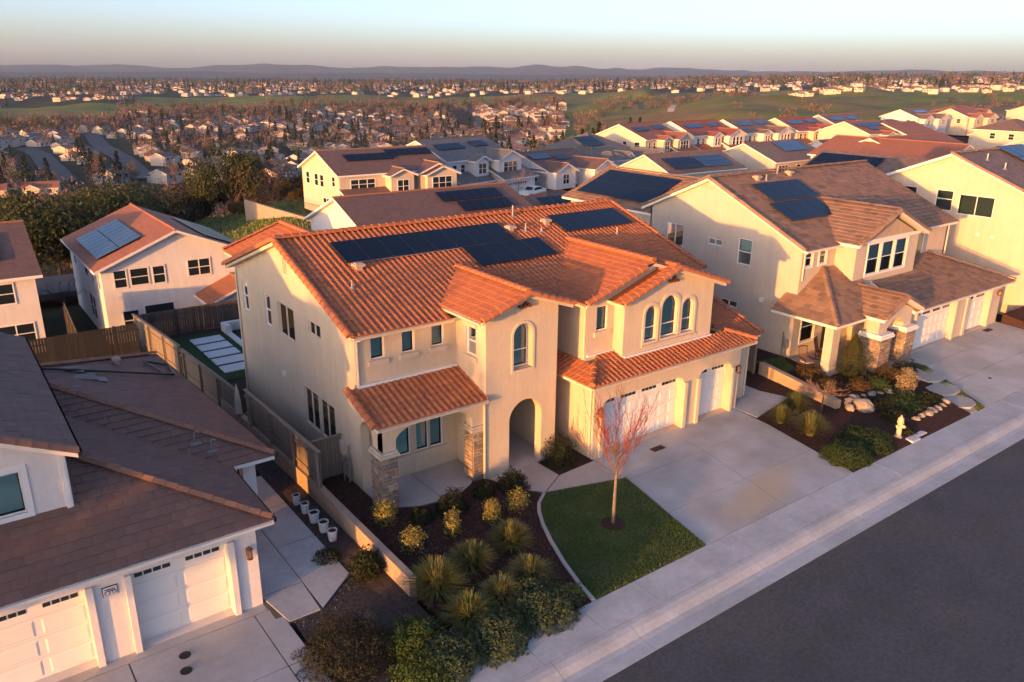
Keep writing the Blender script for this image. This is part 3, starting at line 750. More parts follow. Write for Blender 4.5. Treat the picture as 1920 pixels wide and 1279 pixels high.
cp_ = lambda A, B, **k: caps(mroof, V(A), V(B), 'terracotta', **k)
cp_((-.35,6.65,9.05), (19.12,6.65,9.05), lift=.05)
rk = dict(name='rake_tile', lift=.03)
for x, u in ((-.37, V((-.6,0,1))), (19.14, V((.6,0,1)))):
    cp_((x,-.5,6.64), (x,6.65,9.05), up=u, **rk)
    if x < 0: cp_((x,14.0,6.57), (x,6.65,9.05), up=u, **rk)
fu = V((0,-.6,1))
cp_((4.08,-2.58,6.97), (6.345,-2.58,7.73), up=fu, **rk); cp_((8.61,-2.58,6.97), (6.345,-2.58,7.73), up=fu, **rk); cp_((6.345,-2.5,7.74), (6.345,2.74,7.74), lift=.05)
cp_((9.5,-2.42,6.72), (12.9,-2.42,7.83), up=fu, **rk); cp_((13.5,-2.3,8.02), (13.5,3.65,8.02), lift=.05)
cp_((11.0,-3.07,6.64), (14.36,-3.07,7.77), up=fu, **rk); cp_((17.72,-3.07,6.64), (14.36,-3.07,7.77), up=fu, **rk); cp_((14.36,-2.95,7.78), (14.36,1.2,7.78), lift=.05)
cp_((-.42,-2.28,3.64), (-.42,0,4.38), up=V((-.6,0,1)), **rk)
cp_((8.7,-3.8,3.64), (9.85,-2.65,4.02), lift=.05); cp_((19.47,-3.8,3.64), (18.36,-2.69,4.02), lift=.05); cp_((21.02,-2.95,3.48), (21.02,1.2,4.88), up=V((.6,0,1)), **rk)
cp_((3.8,16.9,7.80), (3.8,9.4,7.80), lift=.05); cp_((.55,17.02,6.64), (3.8,17.02,7.80), up=V((0,.6,1)), **rk)
# flashing where the lower roofs meet the walls
for bx in ((-.02, 4.52, -.12, -.003, 4.36, 4.47), (11.5, 17.25, -2.82, -2.693, 4.0, 4.10), (9.9, 11.4, -2.17, -2.053, 4.2, 4.29)): one_part('flashing', 'white_trim', lambda q: q.box(*bx), mroof)
# gutters and downspouts
gutter(MH, V((-.3,-.52,6.58)), V((4.06,-.52,6.58))); gutter(MH, V((8.72,-3.82,3.58)), V((19.45,-3.82,3.58))); gutter(MH, V((-.4,-2.30,3.58)), V((4.5,-2.30,3.58)))
gutter(MH, V((4.06,.3,6.90)), V((4.06,-2.5,6.90))); gutter(MH, V((9.48,-.2,6.66)), V((9.48,-2.35,6.66)))
downspout(MH, [(.05,-.5,6.45), (.05,-.06,6.25), (.05,-.06,4.45)]); downspout(MH, [(-.06,13.4,6.4), (-.06,13.4,-.2)])
downspout(MH, [(4.44,-2.2,3.5), (4.44,-2.17,3.3), (4.44,-2.17,.05)]); downspout(MH, [(9.23,-3.2,3.5), (9.23,-3.2,.05)]); downspout(MH, [(9.79,-2.0,6.5), (9.79,-2.0,4.1)]); downspout(MH, [(20.56,-2.62,3.4), (20.56,-2.62,.05)])
# solar arrays on the front slope
Us, Vs = X_, V((0, 1, K)).normalized()
sp = lambda x, y: V((x, y, mz(y)))
solar(MH, sp(1.72, 4.05), Us, Vs, [(c, 0) for c in range(8)], 1.11, 1.80)
solar(MH, sp(7.42, 2.40), Us, Vs, [(c, 0) for c in range(4)], 1.11, 1.72)
solar(MH, sp(13.85, 4.12), Us, Vs, [(c, 0) for c in range(4)], 1.16, 1.80)
cd = MB(); cd.tube([sp(1.9, 4.0)+UPV*.12, sp(6, 4.0)+UPV*.12, sp(10.6, 4.05)+UPV*.12], .018, 5); cd.build('conduit', ['metal_grey'], MH)
for x, y in ((2.05, 3.62), (10.95, 5.0), (13.35, 5.2)): box_vent(MH, sp(x, y)+UPV*.02)
for x, y, h in ((1.14, 2.38, .4), (11.74, 4.8, .45), (16.72, 3.45, .4), (12.05, 6.3, .6), (12.6, 4.6, .25)): pipe_vent(MH, sp(x, y), h)
# clay pipes under the gable peaks
for x, y, z in ((6.345, -2.16, 7.16), (14.36, -2.71, 7.16)):
    for dx, dz in ((-.22, 0), (0, 0), (.22, 0), (0, .17)):
        b = MB(); b.tube([V((x+dx, y+.05, z+dz)), V((x+dx, y-.14, z+dz-.02))], .075, 10); b.build('clay_pipe', ['lamp_bronze'], MH)
gv = MB()
for i in range(3):
    for j in range(7): gv.box(-.015, .0, 6.45+i*.16, 6.50+i*.16, 7.55+j*.1, 7.60+j*.1)
gv.build('gable_vent', ['ink'], MH)
b = MB(); b.box(-.10, -.001, 7.55, 7.75, 2.45, 2.72); b.build('dryer_vent', ['white_trim'], MH)
lantern(MH, OG, X_, -Y_, 9.55, 2.15); lantern(MH, OG, X_, -Y_, 18.75, 2.15)
# gas and water pipes by the left wall
b = MB(); b.tube(P3((-.10,.9,.0), (-.10,.9,1.6), (-.02,.9,1.65)), .03, 6); b.tube(P3((-.25,1.1,.0), (-.25,1.1,.9), (-.25,.6,.95), (-.25,.6,.15)), .03, 6); b.tube(P3((-.12,1.2,.55), (-.12,.7,.55)), .05, 6); b.box(-.2, -.02, .98, 1.16, .8, 1.05)
b.build('gas_meter_pipes', ['metal_grey'], MH)
bx_ = MB(); bx_.box(-.16, -.003, 1.35, 1.65, 1.0, 1.6); bx_.build('meter_box', ['stucco_pale'], MH)
# ------------------------------------------------------------------ brown-tiled house at the left, number 2945
LZ = -.32
LH = thing('house', 'near house with dark brown flat tile roof, white trim and number 2945', 'house', (-10, 3, LZ))
wl = MB()
OL = V((0,-4.3,LZ))
dl1, dl2 = rect(-9.28, -6.55, .004, 2.58), rect(-15.4, -10.45, .004, 2.58)
wall(wl, OL, X_, -Y_, rect(-18.5, -5.66, -.2, 2.98), [dl1, dl2], .38)
wall(wl, V((-5.66,0,LZ)), Y_, X_, rect(-4.3, -.3, -.2, 2.98))
# reveals step out round the doors
for a, b in ((-9.46, -9.285), (-6.545, -6.37), (-10.445, -10.27)): wl.box(a, b, -4.42, -4.302, LZ, LZ+2.62)
# wing to the right with its porch recess, rear walls
wall(wl, V((-4.35,0,LZ)), Y_, X_, rect(1.6, 12.4, -.2, 3.0)); wl.box(-5.66, -4.36, 1.6, 1.75, LZ-.2, 2.75)
wl.box(-12, -4.9, 12.3, 12.4, LZ-.2, 2.7)
wl.box(-4.62, -4.17, -.05, .40, LZ, 2.72)          # porch post
# upper storey
wall(wl, V((-10.25,0,0)), Y_, X_, rect(-2.15, 9.6, 2.8, 5.72)); 
uw = [rect(-13.1, -11.28, 3.95, 5.25)]
wall(wl, V((0,-2.15,0)), X_, -Y_, [(-18, 2.8), (-10.25, 2.8), (-10.25, 5.66), (-14.1, 7.46), (-18, 5.66)], uw, .1)
wl.box(-18, -10.3, 9.5, 9.6, 2.6, 5.7)
wl.box(-27, -15.5, -1.6, 10.2, LZ, 6.0); ext(wl, V((-15.5,0,0)), Y_, X_, [(-1.6, 5.99), (10.2, 5.99), (4.3, 9.25)], -11.5, 0)  # unseen body out of view, added to shade the middle house's side wall
wl.build('wall', ['stucco_white'], LH)
window(LH, V((0,-2.15,0)), X_, -Y_, uw[0], .06, .05, bars=(-12.2,), blind='closed', trim=.16)
garage_door(LH, OL, X_, -Y_, -9.35, -6.48, 0, 2.62, .38, 2, 2); garage_door(LH, OL, X_, -Y_, -15.45, -10.4, 0, 2.62, .38, 4, 4)
b = MB(); b.box(-10.4, -10.15, -2.3, -2.151, 3.35, 3.55); b.box(-18, -10.1, -2.32, -2.152, 3.12, 3.34); b.box(-10.32, -10.2, -2.25, -2.152, 3.55, 5.5); b.build('corner_trim', ['white_trim'], LH)
b = MB(); b.box(-10.02, -9.66, -4.34, -4.302, LZ+2.16, LZ+2.42, 0); b.box(-10.04, -9.64, -4.325, -4.3015, LZ+2.14, LZ+2.44, 1); b.build('number_plate', ['number_plate', 'ink'], LH)
SEG = {'2': 'abged', '9': 'abcfgd', '4': 'fgbc', '5': 'afgcd'}
nb = MB()
for i, ch in enumerate('2945'):
    x = -9.99+i*.082; z = LZ+2.20; w, h, t = .056, .18, .016
    sg = dict(a=(x, x+w, z+h-t, z+h), d=(x, x+w, z, z+t), g=(x, x+w, z+h/2-t/2, z+h/2+t/2), f=(x, x+t, z+h/2, z+h), b=(x+w-t, x+w, z+h/2, z+h), e=(x, x+t, z, z+h/2), c=(x+w-t, x+w, z, z+h/2))
    for s_ in SEG[ch]: a = sg[s_]; nb.box(a[0], a[1], -4.348, -4.341, a[2], a[3])
nb.build('house_number', ['ink'], LH)
lantern(LH, OL, X_, -Y_, -5.95, 2.05)
mat('vent_grey', (.20,.18,.17), .6)
E1 = 2.88; kl = .345
fc = []
fc.append(P3((-19,-4.78,E1), (-5.24,-4.78,E1), (-10.75,.73,E1+kl*5.51), (-19,.73,E1+kl*5.51)))          # garage front slope
fc.append(P3((-5.24,-4.78,E1), (-5.24,-.62,E1), (-10.75,4.89,E1+kl*5.51), (-10.75,.73,E1+kl*5.51)))    # garage right slope
fc.append(P3((-5.24,-.62,E1), (-3.62,-.62,E1), (-9.9,5.66,E1+kl*6.28), (-10.75,4.89,E1+kl*5.51)))      # wing front slope
fc.append(P3((-3.62,-.62,E1), (-4.45,12.9,E1), (-9.9,7.6,E1+kl*6.1), (-9.9,5.66,E1+kl*6.1)))
fc.append(P3((-4.45,12.9,E1), (-12,12.9,E1), (-12,7.6,E1+kl*6.1), (-9.9,7.6,E1+kl*6.1)))
ku = .465
fc.append(P3((-9.85,-2.62,5.62), (-9.85,9.8,5.62), (-14.1,9.8,5.62+ku*4.25), (-14.1,-2.62,5.62+ku*4.25)))
fc.append(P3((-18.35,9.8,5.62), (-18.35,-2.62,5.62), (-14.1,-2.62,5.62+ku*4.25), (-14.1,9.8,5.62+ku*4.25)))
fc.append(P3((-27.4,-2.1,5.9), (-15.1,-2.1,5.9), (-15.1,4.3,9.5), (-27.4,4.3,9.5))); fc.append(P3((-15.1,10.7,5.9), (-27.4,10.7,5.9), (-27.4,4.3,9.5), (-15.1,4.3,9.5)))  # roof of the unseen added body, ridge raised so its shadow climbs higher
dk = MB()
for f in fc: dk.slab([p-V((0,0,.02)) for p in f], .17, 0, 1)
lroof = dk.build('roof', ['tile_under', 'white_trim'], LH)
def hide_l(p): return p.x < -10.25 and p.z < 5 and p.y > -2.1
tile_roof(lroof, fc[:-2], 'flat', 'tile_brown', 'flat_tile', hide_l)
cl = lambda A, B, **k: caps(lroof, V(A), V(B), 'tile_brown_cap', 'flat', **k)
zc = lambda d: E1+kl*d+.03
cl((-5.24,-4.78,E1+.03), (-10.3,.28,zc(5.06)), lift=.04); cl((-3.62,-.62,E1+.03), (-9.9,5.66,zc(6.1)), lift=.04); cl((-4.45,12.9,E1+.03), (-9.9,7.6,zc(6.1)), lift=.04)
cl((-9.85,-2.64,5.64), (-14.1,-2.64,5.66+ku*4.25), name='rake_tile', up=V((0,-.4,1)))
gutter(LH, V((-19,-4.80,E1-.03)), V((-5.24,-4.80,E1-.03)), m='white_trim'); gutter(LH, V((-5.22,-4.78,E1-.03)), V((-5.22,-.66,E1-.03)), m='metal_black'); gutter(LH, V((-3.60,-.62,E1-.03)), V((-4.43,12.9,E1-.03)), m='metal_black'); gutter(LH, V((-9.83,-2.62,5.58)), V((-9.83,9.8,5.58)), m='metal_black')
downspout(LH, [(-10.18,-2.2,5.5), (-10.18,-2.2,3.5)], 'white_trim')
lz = lambda x, y, s_: E1+kl*s_
# conduit, skylight frame, vents on the wing slope
b = MB(); b.tube(P3((-9.8,7.3,E1+kl*6+.12), (-4.7,8.6,E1+kl*.75+.14)), .05, 6); b.build('roof_conduit', ['metal_black'], LH)
b = MB(); A = V((-5.4,10.6,E1+kl*1.3+.10)); Bq = V((-4.6,8.8,E1+kl*.6+.10)); b.tube([A, V((-4.4,10.6,E1+kl*.1+.12)), Bq, V((-5.0,8.7,E1+kl*1.0+.10)), A], .05, 5); b.build('roof_cable_loop', ['metal_black'], LH)
for i, (x, y, s_) in enumerate(((-8.9,7.6,5.0), (-8.6,6.7,4.7), (-9.3,5.3,5.0))):
    b = MB(); p = V((x, y, E1+kl*s_+.06)); b.mesh([p, p+V((.75,.0,-.22)), p+V((.75,.42,-.22)), p+V((0,.42,.0)), p+V((.72,.21,.02))], [(0,1,4), (1,2,4), (2,3,4), (3,0,4)]); b.mesh([p+V((.78,-.08,-.24)), p+V((1.12,-.08,-.355)), p+V((1.12,.5,-.355)), p+V((.78,.5,-.24))], [(0,1,2,3)]); b.build('dormer_vent', ['vent_grey'], LH)
for x, y, d in ((-6.6, 9.9, 2.5),): box_vent(LH, V((x, y, E1+kl*d+.02)), 'vent_tan', .16)
pv = lambda x, y: V((x, y, E1+kl*(y+.62)+.03))
for x, y in ((-8.3,3.0), (-5.5,.35), (-5.9,.9)):
    b = MB(); p = pv(x, y) if x > -8 else V((x, y, E1+kl*(-5.24-x)+.05)); b.tube([p, p+UPV*.3, p+V((.1,0,.36)), p+V((.18,0,.28))], .035, 6); b.box(p.x-.18, p.x+.18, p.y-.25, p.y-.02, p.z-.06, p.z-.02); b.build('vent_pipe', ['vent_grey'], LH)

# ------------------------------------------------------------------ tan-tiled house right of the driveway
RZ = .42
RH = thing('house', 'two-storey tan stucco house with mottled tan roof, porch rocker and stone piers', 'house', (35, 4, RZ))
wl = MB(); x0, y0 = 26.6, -1.1
kr = .449; re_ = 6.84
def rz(y): return re_+kr*(min(y, 11.2-y)+1.55)
lw = [rect(7.55, 9.0, 5.25, 6.85), rect(4.45, 5.55, 6.0, 6.40), rect(2.25, 3.25, 5.2, 6.75), rect(2.9, 4.15, 2.45, 2.85)]
wall(wl, V((x0,0,0)), Y_, -X_, [(y0, 0), (10.5, 0), (10.5, rz(10.5)-.15), (5.6, rz(5.6)-.16), (y0, rz(y0)-.15)], lw, .08)
fw = [rect(26.95, 27.6, 5.75, 6.72), rect(28.3, 28.95, 5.75, 6.72), rect(27.4, 28.7, 1.2, 3.0)]
wall(wl, V((0,y0,0)), X_, -Y_, rect(x0, 43.0, 0, rz(y0)-.15), fw, .08)
wl.box(42.9, 43.0, y0, 10.5, 0, rz(y0)-.15); wl.box(x0, 43, 10.4, 10.5, 0, rz(10.5)-.15)
ext(wl, V((43.0,0,0)), Y_, X_, [(y0, rz(y0)-.2), (10.5, rz(10.5)-.2), (5.6, rz(5.6)-.16)], -.1, 0)
wl.box(28.2, 36.8, 10.5, 20.5, 0, 7.0); ext(wl, V((0,20.5,0)), X_, Y_, [(28.2, 6.99), (36.8, 6.99), (32.5, 8.6)], -.2, 0)
# bay over the entry
yb = -2.35
bw = [rect(31.15, 32.45, 4.95, 6.75), rect(32.65, 33.95, 4.95, 6.75), rect(34.15, 35.45, 4.95, 6.75)]
wall(wl, V((0,yb,0)), X_, -Y_, [(29.9, 3.3), (36.7, 3.3), (36.7, 6.86), (29.9, 6.86)], bw, .08)
wall(wl, V((29.9,0,0)), Y_, -X_, rect(yb, y0, 3.3, 6.86)); wall(wl, V((36.7,0,0)), Y_, X_, rect(yb, y0, 3.3, 6.86))
rwin = rect(38.4, 39.9, 4.6, 6.55)
window(RH, V((0,y0,0)), X_, -Y_, rwin, -.02, .05, bars=(39.15,), blind='none', trim=.12)
# garage wing
GY = -4.75
gd1, gd2 = rect(33.2, 37.9, RZ+.004, RZ+2.45), rect(39.6, 42.6, RZ+.004, RZ+2.45)
wall(wl, V((0,GY,0)), X_, -Y_, rect(32.4, 44.2, 0, 3.25), [gd1, gd2], .3)
wall(wl, V((32.4,0,0)), Y_, -X_, rect(GY, y0, 0, 3.25)); wall(wl, V((44.2,0,0)), Y_, X_, rect(GY, 3, 0, 3.25))
for a, b in ((33.05, 33.2), (37.9, 38.2), (39.3, 39.6), (42.6, 42.9)): wl.box(a, b, GY-.1, GY-.002, RZ-.1, RZ+2.5)
# porch: left post and arch gable on stone piers
wl.box(25.85, 26.55, -4.05, -3.55, RZ-.1, 3.35)
ar_ = [(28.6, 2.55), (29.45, 2.55), (29.45, 2.75), (30.0, 3.1), (30.7, 3.2), (31.2, 2.75), (31.2, 2.55), (32.0, 2.55), (32.0, 3.5), (30.3, 4.15), (28.6, 3.5)]
ext(wl, V((0,-5.05,0)), X_, -Y_, ar_, -.75, 0)
wl.box(26.1, 28.6, -3.9, -3.6, 2.9, 3.35)
wl.build('wall', ['stucco_tan'], RH)
bs = MB(); nbd = 9
for i in range(nbd):
    u = 30.75+i*(35.95-30.75)/nbd; w = (35.95-30.75)/nbd
    zt = lambda x: 6.92+.40*(3.2-abs(x-33.3))
    q = MB(); ext(q, V((0,yb,0)), X_, -Y_, [(u+.015, 6.9), (u+w-.015, 6.9), (u+w-.015, max(6.95, zt(u+w))), (u+.015, max(6.95, zt(u)))], -.05, .03); q.build('gable_board', ['board_siding'], RH)
b = MB(); b.box(29.9, 36.7, yb-.10, yb-.031, 6.86, 7.05); b.build('gable_band', ['white_trim'], RH)
for h in lw:
    u0, u1, z0_, z1_ = h[0][0], h[1][0], h[0][1], h[2][1]
    window(RH, V((x0,0,0)), Y_, -X_, h, .05, .05, bars=((u0+u1)/2,) if u1-u0 > 1.05 else (), rails=() if u1-u0 > 1.05 else ((z0_+z1_)/2,), blind='half' if z1_-z0_ > 1 else 'none')
for h in fw: window(RH, V((0,y0,0)), X_, -Y_, h, .05, .05, rails=((h[0][1]+h[2][1])/2,), blind='half', trim=.11)
for h in bw: window(RH, V((0,yb,0)), X_, -Y_, h, .05, .05, rails=((h[0][1]+h[2][1])/2,), blind='half', trim=.10)
garage_door(RH, V((0,GY,RZ)), X_, -Y_, 33.15, 37.95, 0, 2.5, .3, 8, 4); garage_door(RH, V((0,GY,RZ)), X_, -Y_, 39.55, 42.65, 0, 2.5, .3, 4, 2)
for a, b in ((28.45, 29.6), (31.1, 32.15)):
    stone_column(RH, a, b, -5.3, -4.15, RZ-.1, 2.3, 'fl')
    c = MB(); c.box(a-.12, b+.12, -5.42, -4.08, 2.3, 2.45); c.box(a-.06, b+.06, -5.36, -4.10, 2.45, 2.55); c.build('pier_cap', ['white_trim'], RH)
lantern(RH, V((0,GY,RZ)), X_, -Y_, 43.6, 2.1)
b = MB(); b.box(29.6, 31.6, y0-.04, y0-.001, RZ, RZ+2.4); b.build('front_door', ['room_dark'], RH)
fr_ = []
fr_.append(P3((26.2,-1.55,re_), (43.4,-1.55,re_), (43.4,5.6,rz(5.6)), (26.2,5.6,rz(5.6))))
fr_.append(P3((43.4,11.0,rz(11.0)), (26.2,11.0,rz(11.0)), (26.2,5.6,rz(5.6)), (43.4,5.6,rz(5.6))))
pk = 6.98+.42*3.85
fr_.append(P3((29.45,-1.2,6.98), (29.45,-2.75,6.98), (33.3,-2.75,pk), (33.3,2.5,pk))); fr_.append(P3((37.15,-2.75,6.98), (37.15,-1.2,6.98), (33.3,2.5,pk), (33.3,-2.75,pk)))
fr_.append(P3((27.7,21.0,6.95), (27.7,11.2,6.95), (32.5,8.5,8.85), (32.5,21.0,8.85))); fr_.append(P3((37.3,11.2,6.95), (37.3,21.0,6.95), (32.5,21.0,8.85), (32.5,8.5,8.85)))
# garage roof (hip at the right end) and porch roofs
g1 = 3.32; gk = .40
fr_.append(P3((32.0,-5.2,g1), (44.75,-5.2,g1), (42.95,-3.4,g1+gk*1.8), (42.95,-1.1,g1+gk*4.1))[:3]+P3((40.6,-1.12,g1+gk*4.08), (32.0,-1.12,g1+gk*4.08)))
fr_.append(P3((44.75,-5.2,g1), (44.75,2.5,g1), (43.0,2.5,g1+gk*1.75), (43.0,-1.12,g1+gk*4.08-.93), (40.6,-1.12,g1+gk*4.08))[:3]+P3((40.67,-1.12,g1+gk*4.08)))
p1 = 3.42; pk1 = .62
fr_.append(P3((25.4,-.35,p1), (25.4,-4.45,p1), (28.7,-1.12,p1+pk1*3.3), (28.7,-.35,p1+pk1*3.3)))
fr_.append(P3((25.4,-4.45,p1), (29.4,-4.45,p1), (32.0,-1.12,p1+pk1*3.33), (28.7,-1.12,p1+pk1*3.3)))
fr_.append(P3((28.2,-2.6,3.55), (28.2,-5.5,3.55), (30.3,-5.5,4.5), (30.3,-2.6,4.5))); fr_.append(P3((32.4,-5.5,3.55), (32.4,-2.2,3.55), (30.3,-2.2,4.5), (30.3,-5.5,4.5)))
dk = MB()
for f in fr_: dk.slab([p-V((0,0,.02)) for p in f], .17, 0, 1)
rroof = dk.build('roof', ['tile_under', 'white_trim'], RH)
def hide_r(p):
    if 29.45 < p.x < 37.15 and -2.75 < p.y < 2.5 and p.z > 6.5 and p.z < pk-.42*abs(p.x-33.3)-.16: return True
    return p.z > 6.5 and 27.7 < p.x < 37.3 and p.y > 8.5 and p.z < 8.85-.396*abs(p.x-32.5)-.16
tile_roof(rroof, fr_, 'flat2', 'tile_tan', 'flat_tile', hide_r)
cr_ = lambda A, B, **k: caps(rroof, V(A), V(B), 'tile_tan', 'flat', **k)
cr_((26.2,5.6,rz(5.6)+.03), (43.4,5.6,rz(5.6)+.03), lift=.04); cr_((33.3,-2.75,pk+.03), (33.3,2.4,pk+.03), lift=.04); cr_((32.5,21,8.88), (32.5,8.6,8.88), lift=.04)
for a, b, y in (((29.45,-2.77,7.0), (33.3,-2.77,pk+.02), 0), ((37.15,-2.77,7.0), (33.3,-2.77,pk+.02), 0), ((28.2,-5.52,3.57), (30.3,-5.52,4.52), 0), ((32.4,-5.52,3.57), (30.3,-5.52,4.52), 0)): cr_(a, b, name='rake_tile', up=V((0,-.4,1)))
cr_((26.18,-1.55,re_+.02), (26.18,5.6,rz(5.6)+.02), name='rake_tile', up=V((-.4,0,1))); cr_((26.18,11.0,rz(11)+.02), (26.18,5.6,rz(5.6)+.02), name='rake_tile', up=V((-.4,0,1)))
cr_((25.4,-4.45,p1+.03), (28.7,-1.15,p1+pk1*3.3+.03), lift=.04); cr_((44.75,-5.2,g1+.03), (40.67,-1.15,g1+gk*4.08+.03), lift=.04); cr_((30.3,-5.5,4.53), (30.3,-2.3,4.53), lift=.04)
Vr = V((0, 1, kr)).normalized(); spr = lambda x, y: V((x, y, rz(y)))
solar(RH, spr(28.6, 2.55), X_, Vr, [(c, 0) for c in range(4)], 1.15, 2.0); solar(RH, spr(27.9, .72), X_, Vr, [(c, 0) for c in range(4)], 1.15, 1.9)
Vw = V((1, 0, .396)).normalized(); solar(RH, V((28.5, 20.2, 6.95+.396*.8)), -Y_, Vw, [(c, r_) for c in range(6) for r_ in range(2)], 1.25, 1.85)
for x, y in ((29.9, 4.85), (33.4, 5.0)): box_vent(RH, spr(x, y))
for x, y in ((30.6, 4.7), (32.5, 5.3)): pipe_vent(RH, spr(x, y), .4)
gutter(RH, V((26.2,-1.57,re_-.03)), V((29.9,-1.57,re_-.03)), m='white_trim'); gutter(RH, V((32.6,-5.22,g1-.03)), V((44.7,-5.22,g1-.03)), m='white_trim')
downspout(RH, [(26.75,-1.5,6.7), (26.75,-1.17,6.5), (26.75,-1.17,5.0)], 'fascia'); downspout(RH, [(43.05,-1.5,6.7), (43.05,-1.17,6.5), (43.05,-1.17,4.6)], 'fascia')
b = MB(); b.box(26.4, 26.598, 1.0, 1.25, 3.3, 3.55); b.build('wall_light', ['white_trim'], RH)
b = MB(); b.tube(P3((26.5,-.6,RZ), (26.5,-.6,1.9), (26.4,-.6,1.9), (26.4,-.9,1.2), (26.4,-.9,RZ)), .035, 6); b.box(26.35, 26.55, -1.0, -.75, 1.0, 1.5); b.build('gas_meter_pipes', ['metal_grey'], RH)

# ------------------------------------------------------------------ yellow-lit house beyond it
SZ = 1.2
SH = thing('house', 'pale stucco house with high gable wall and square grey windows at right edge', 'house', (56, 4, SZ))
wl = MB(); sx = 48.0; ks = .43; se = 8.42
def sz(y): return se+ks*(min(y, 4.2-y)+6.4)
sw = [rect(2.9, 4.3, 7.0, 8.55), rect(-.15, 1.2, 6.85, 8.4), rect(-3.9, -1.6, 6.7, 8.3)]
sw = [rect(3.85, 5.1, 6.65, 8.15), rect(1.15, 2.4, 6.65, 8.15), rect(-1.7, .75, 6.55, 8.0)]
wall(wl, V((sx,0,0)), Y_, -X_, [(-5.9, 0), (9.9, 0), (9.9, se+.4), (2.1, 11.7), (-5.9, se+.1)][:2]+[(9.2, 0), (9.2, 7.6), (1.6, 10.62), (-5.9, 7.55)][1:], sw, .07)
wl.box(sx, 68, -5.9, -5.8, 0, 7.5)
wl.box(sx+.01, 68, 9.1, 9.2, 0, 7.5)
wl.box(50.5, 60, 9.2, 16, 0, 7.4)
wl.box(50, 66, -8.5, -5.9, 0, 4.2)
wl.build('wall', ['stucco_pale'], SH)
for h in sw:
    u0, u1, z0_, z1_ = h[0][0], h[1][0], h[0][1], h[2][1]
    window(SH, V((sx,0,0)), Y_, -X_, h, .05, .06, bars=((u0+u1)/2,) if u1-u0 > 1.5 else (), rails=() if u1-u0 > 1.5 else (z0_+.85,), blind='none')
fs = [P3((47.55,-6.4,7.5), (68,-6.4,7.5), (68,1.6,10.78), (47.55,1.6,10.78)), P3((68,9.7,7.46), (47.55,9.7,7.46), (47.55,1.6,10.78), (68,1.6,10.78)),
      P3((50.0,16.5,7.5), (50.0,9.0,7.5), (55,5.0,9.6), (55,16.5,9.6)), P3((60,9.0,7.5), (60,16.5,7.5), (55,16.5,9.6), (55,5.0,9.6)), P3((49.4,-9,4.2), (66.5,-9,4.2), (66.5,-5.9,5.4), (49.4,-5.9,5.4))]
dk = MB()
for f in fs: dk.slab(f, .2, 0, 1)
sroof = dk.build('roof', ['roof_tan', 'white_trim'], SH)
caps(sroof, V((47.55,-6.4,7.52)), V((47.55,1.6,10.8)), 'tile_tan', 'flat', name='rake_tile', up=V((-.4,0,1))); caps(sroof, V((47.55,1.6,10.8)), V((66,1.6,10.8)), 'tile_tan', 'flat')
solar(SH, V((50.6, 16.0, 7.5+.42*.7)), -Y_, V((1, 0, .42)).normalized(), [(c, r_) for c in range(5) for r_ in range(2)], 1.2, 1.9)
solar(SH, V((54.5, -1.5, 7.5+.41*4.9)), X_, V((0, 1, .41)).normalized(), [(c, r_) for c in range(4) for r_ in range(2)], 1.1, 1.75)
for x, y in ((50.2, .3), (50.2, -1.0)): pipe_vent(SH, V((x, y, 7.5+.41*(y+6.4))), .5, .06, 'metal_grey')
for y in (-1.0, -2.0): b = MB(); b.lathe([(.13, 0), (.13, .1)], V((0,0,0)), 10); o = b.build('wall_vent', ['white_trim'], SH); o.matrix_parent_inverse = world_inv(SH); o.matrix_basis = Matrix.Translation((sx-.002, y, 5.3)) @ Matrix.Rotation(-math.pi/2, 4, 'Y')
# ------------------------------------------------------------------ street, pavement, drives and yards
def gz(y): return 0.0 if y > -4 else max(-.115, -.115*(-4-y)/6.58)
b = MB(); b.box(-90, 150, -25.2, -13.25, -.9, -.30); struct('road', b, ['asphalt'])
b = MB(); b.box(-90, 150, -13.25, -10.585, -.9, -.345); kerb = struct('kerb', b, ['joint_dark'])
pr = [(-13.235, -.292), (-12.75, -.302), (-12.55, -.285), (-12.30, -.19), (-12.10, -.15), (-11.93, -.145)]
x = -24.0
while x < 75:
    q = MB(); L_ = 2.98
    for i in range(len(pr)-1):
        (a, za), (c, zc_) = pr[i], pr[i+1]
        q.face([V((x, a, za)), V((x+L_, a, za)), V((x+L_, c, zc_)), V((x, c, zc_))])
    for xx in (x, x+L_): q.face([V((xx, a, z)) for a, z in pr]+[V((xx, -11.93, -.36)), V((xx, -13.235, -.36))])
    q.face([V((x, -13.235, -.36)), V((x+L_, -13.235, -.36)), V((x+L_, -13.235, -.292)), V((x, -13.235, -.292))])
    q.build('kerb_segment', ['concrete_walk'], kerb); x += 3.0
b = MB(); b.box(-90, 150, -11.925, -10.60, -.88, -.20); walk = struct('pavement', b, ['joint_dark'])
x = -24.5
while x < 75:
    q = MB(); t = random.uniform(-.004, .004); w_ = 2.43
    q.prism([(x, -11.915), (x+w_-.014, -11.915), (x+w_-.014, -10.61), (x, -10.61)], -.24, [-.143+t, -.143+t, -.120+t, -.120+t]); q.build('paving_slab', ['concrete_walk'], walk); x += w_
def slabs(name, base_poly, polys, zf, m='concrete', zb=-.5, kind=None):
    """concrete drive or path: dark bed with separate slabs on it"""
    b = MB(); b.prism(base_poly, zb, [zf(p)-.03 for p in base_poly]); s_ = struct(name, b, ['joint_dark'])
    for p in polys:
        c = (sum(a[0] for a in p)/len(p), sum(a[1] for a in p)/len(p)); g = .012
        pp = [(a[0]+(c[0]-a[0])*g/max(.2, math.hypot(c[0]-a[0], c[1]-a[1]))*1.4, a[1]+(c[1]-a[1])*g/max(.2, math.hypot(c[0]-a[0], c[1]-a[1]))*1.4) for a in p]
        q = MB(); q.prism(pp, zb+.1, [zf(a) for a in pp]); q.build('concrete_slab', [m], s_)
    return s_
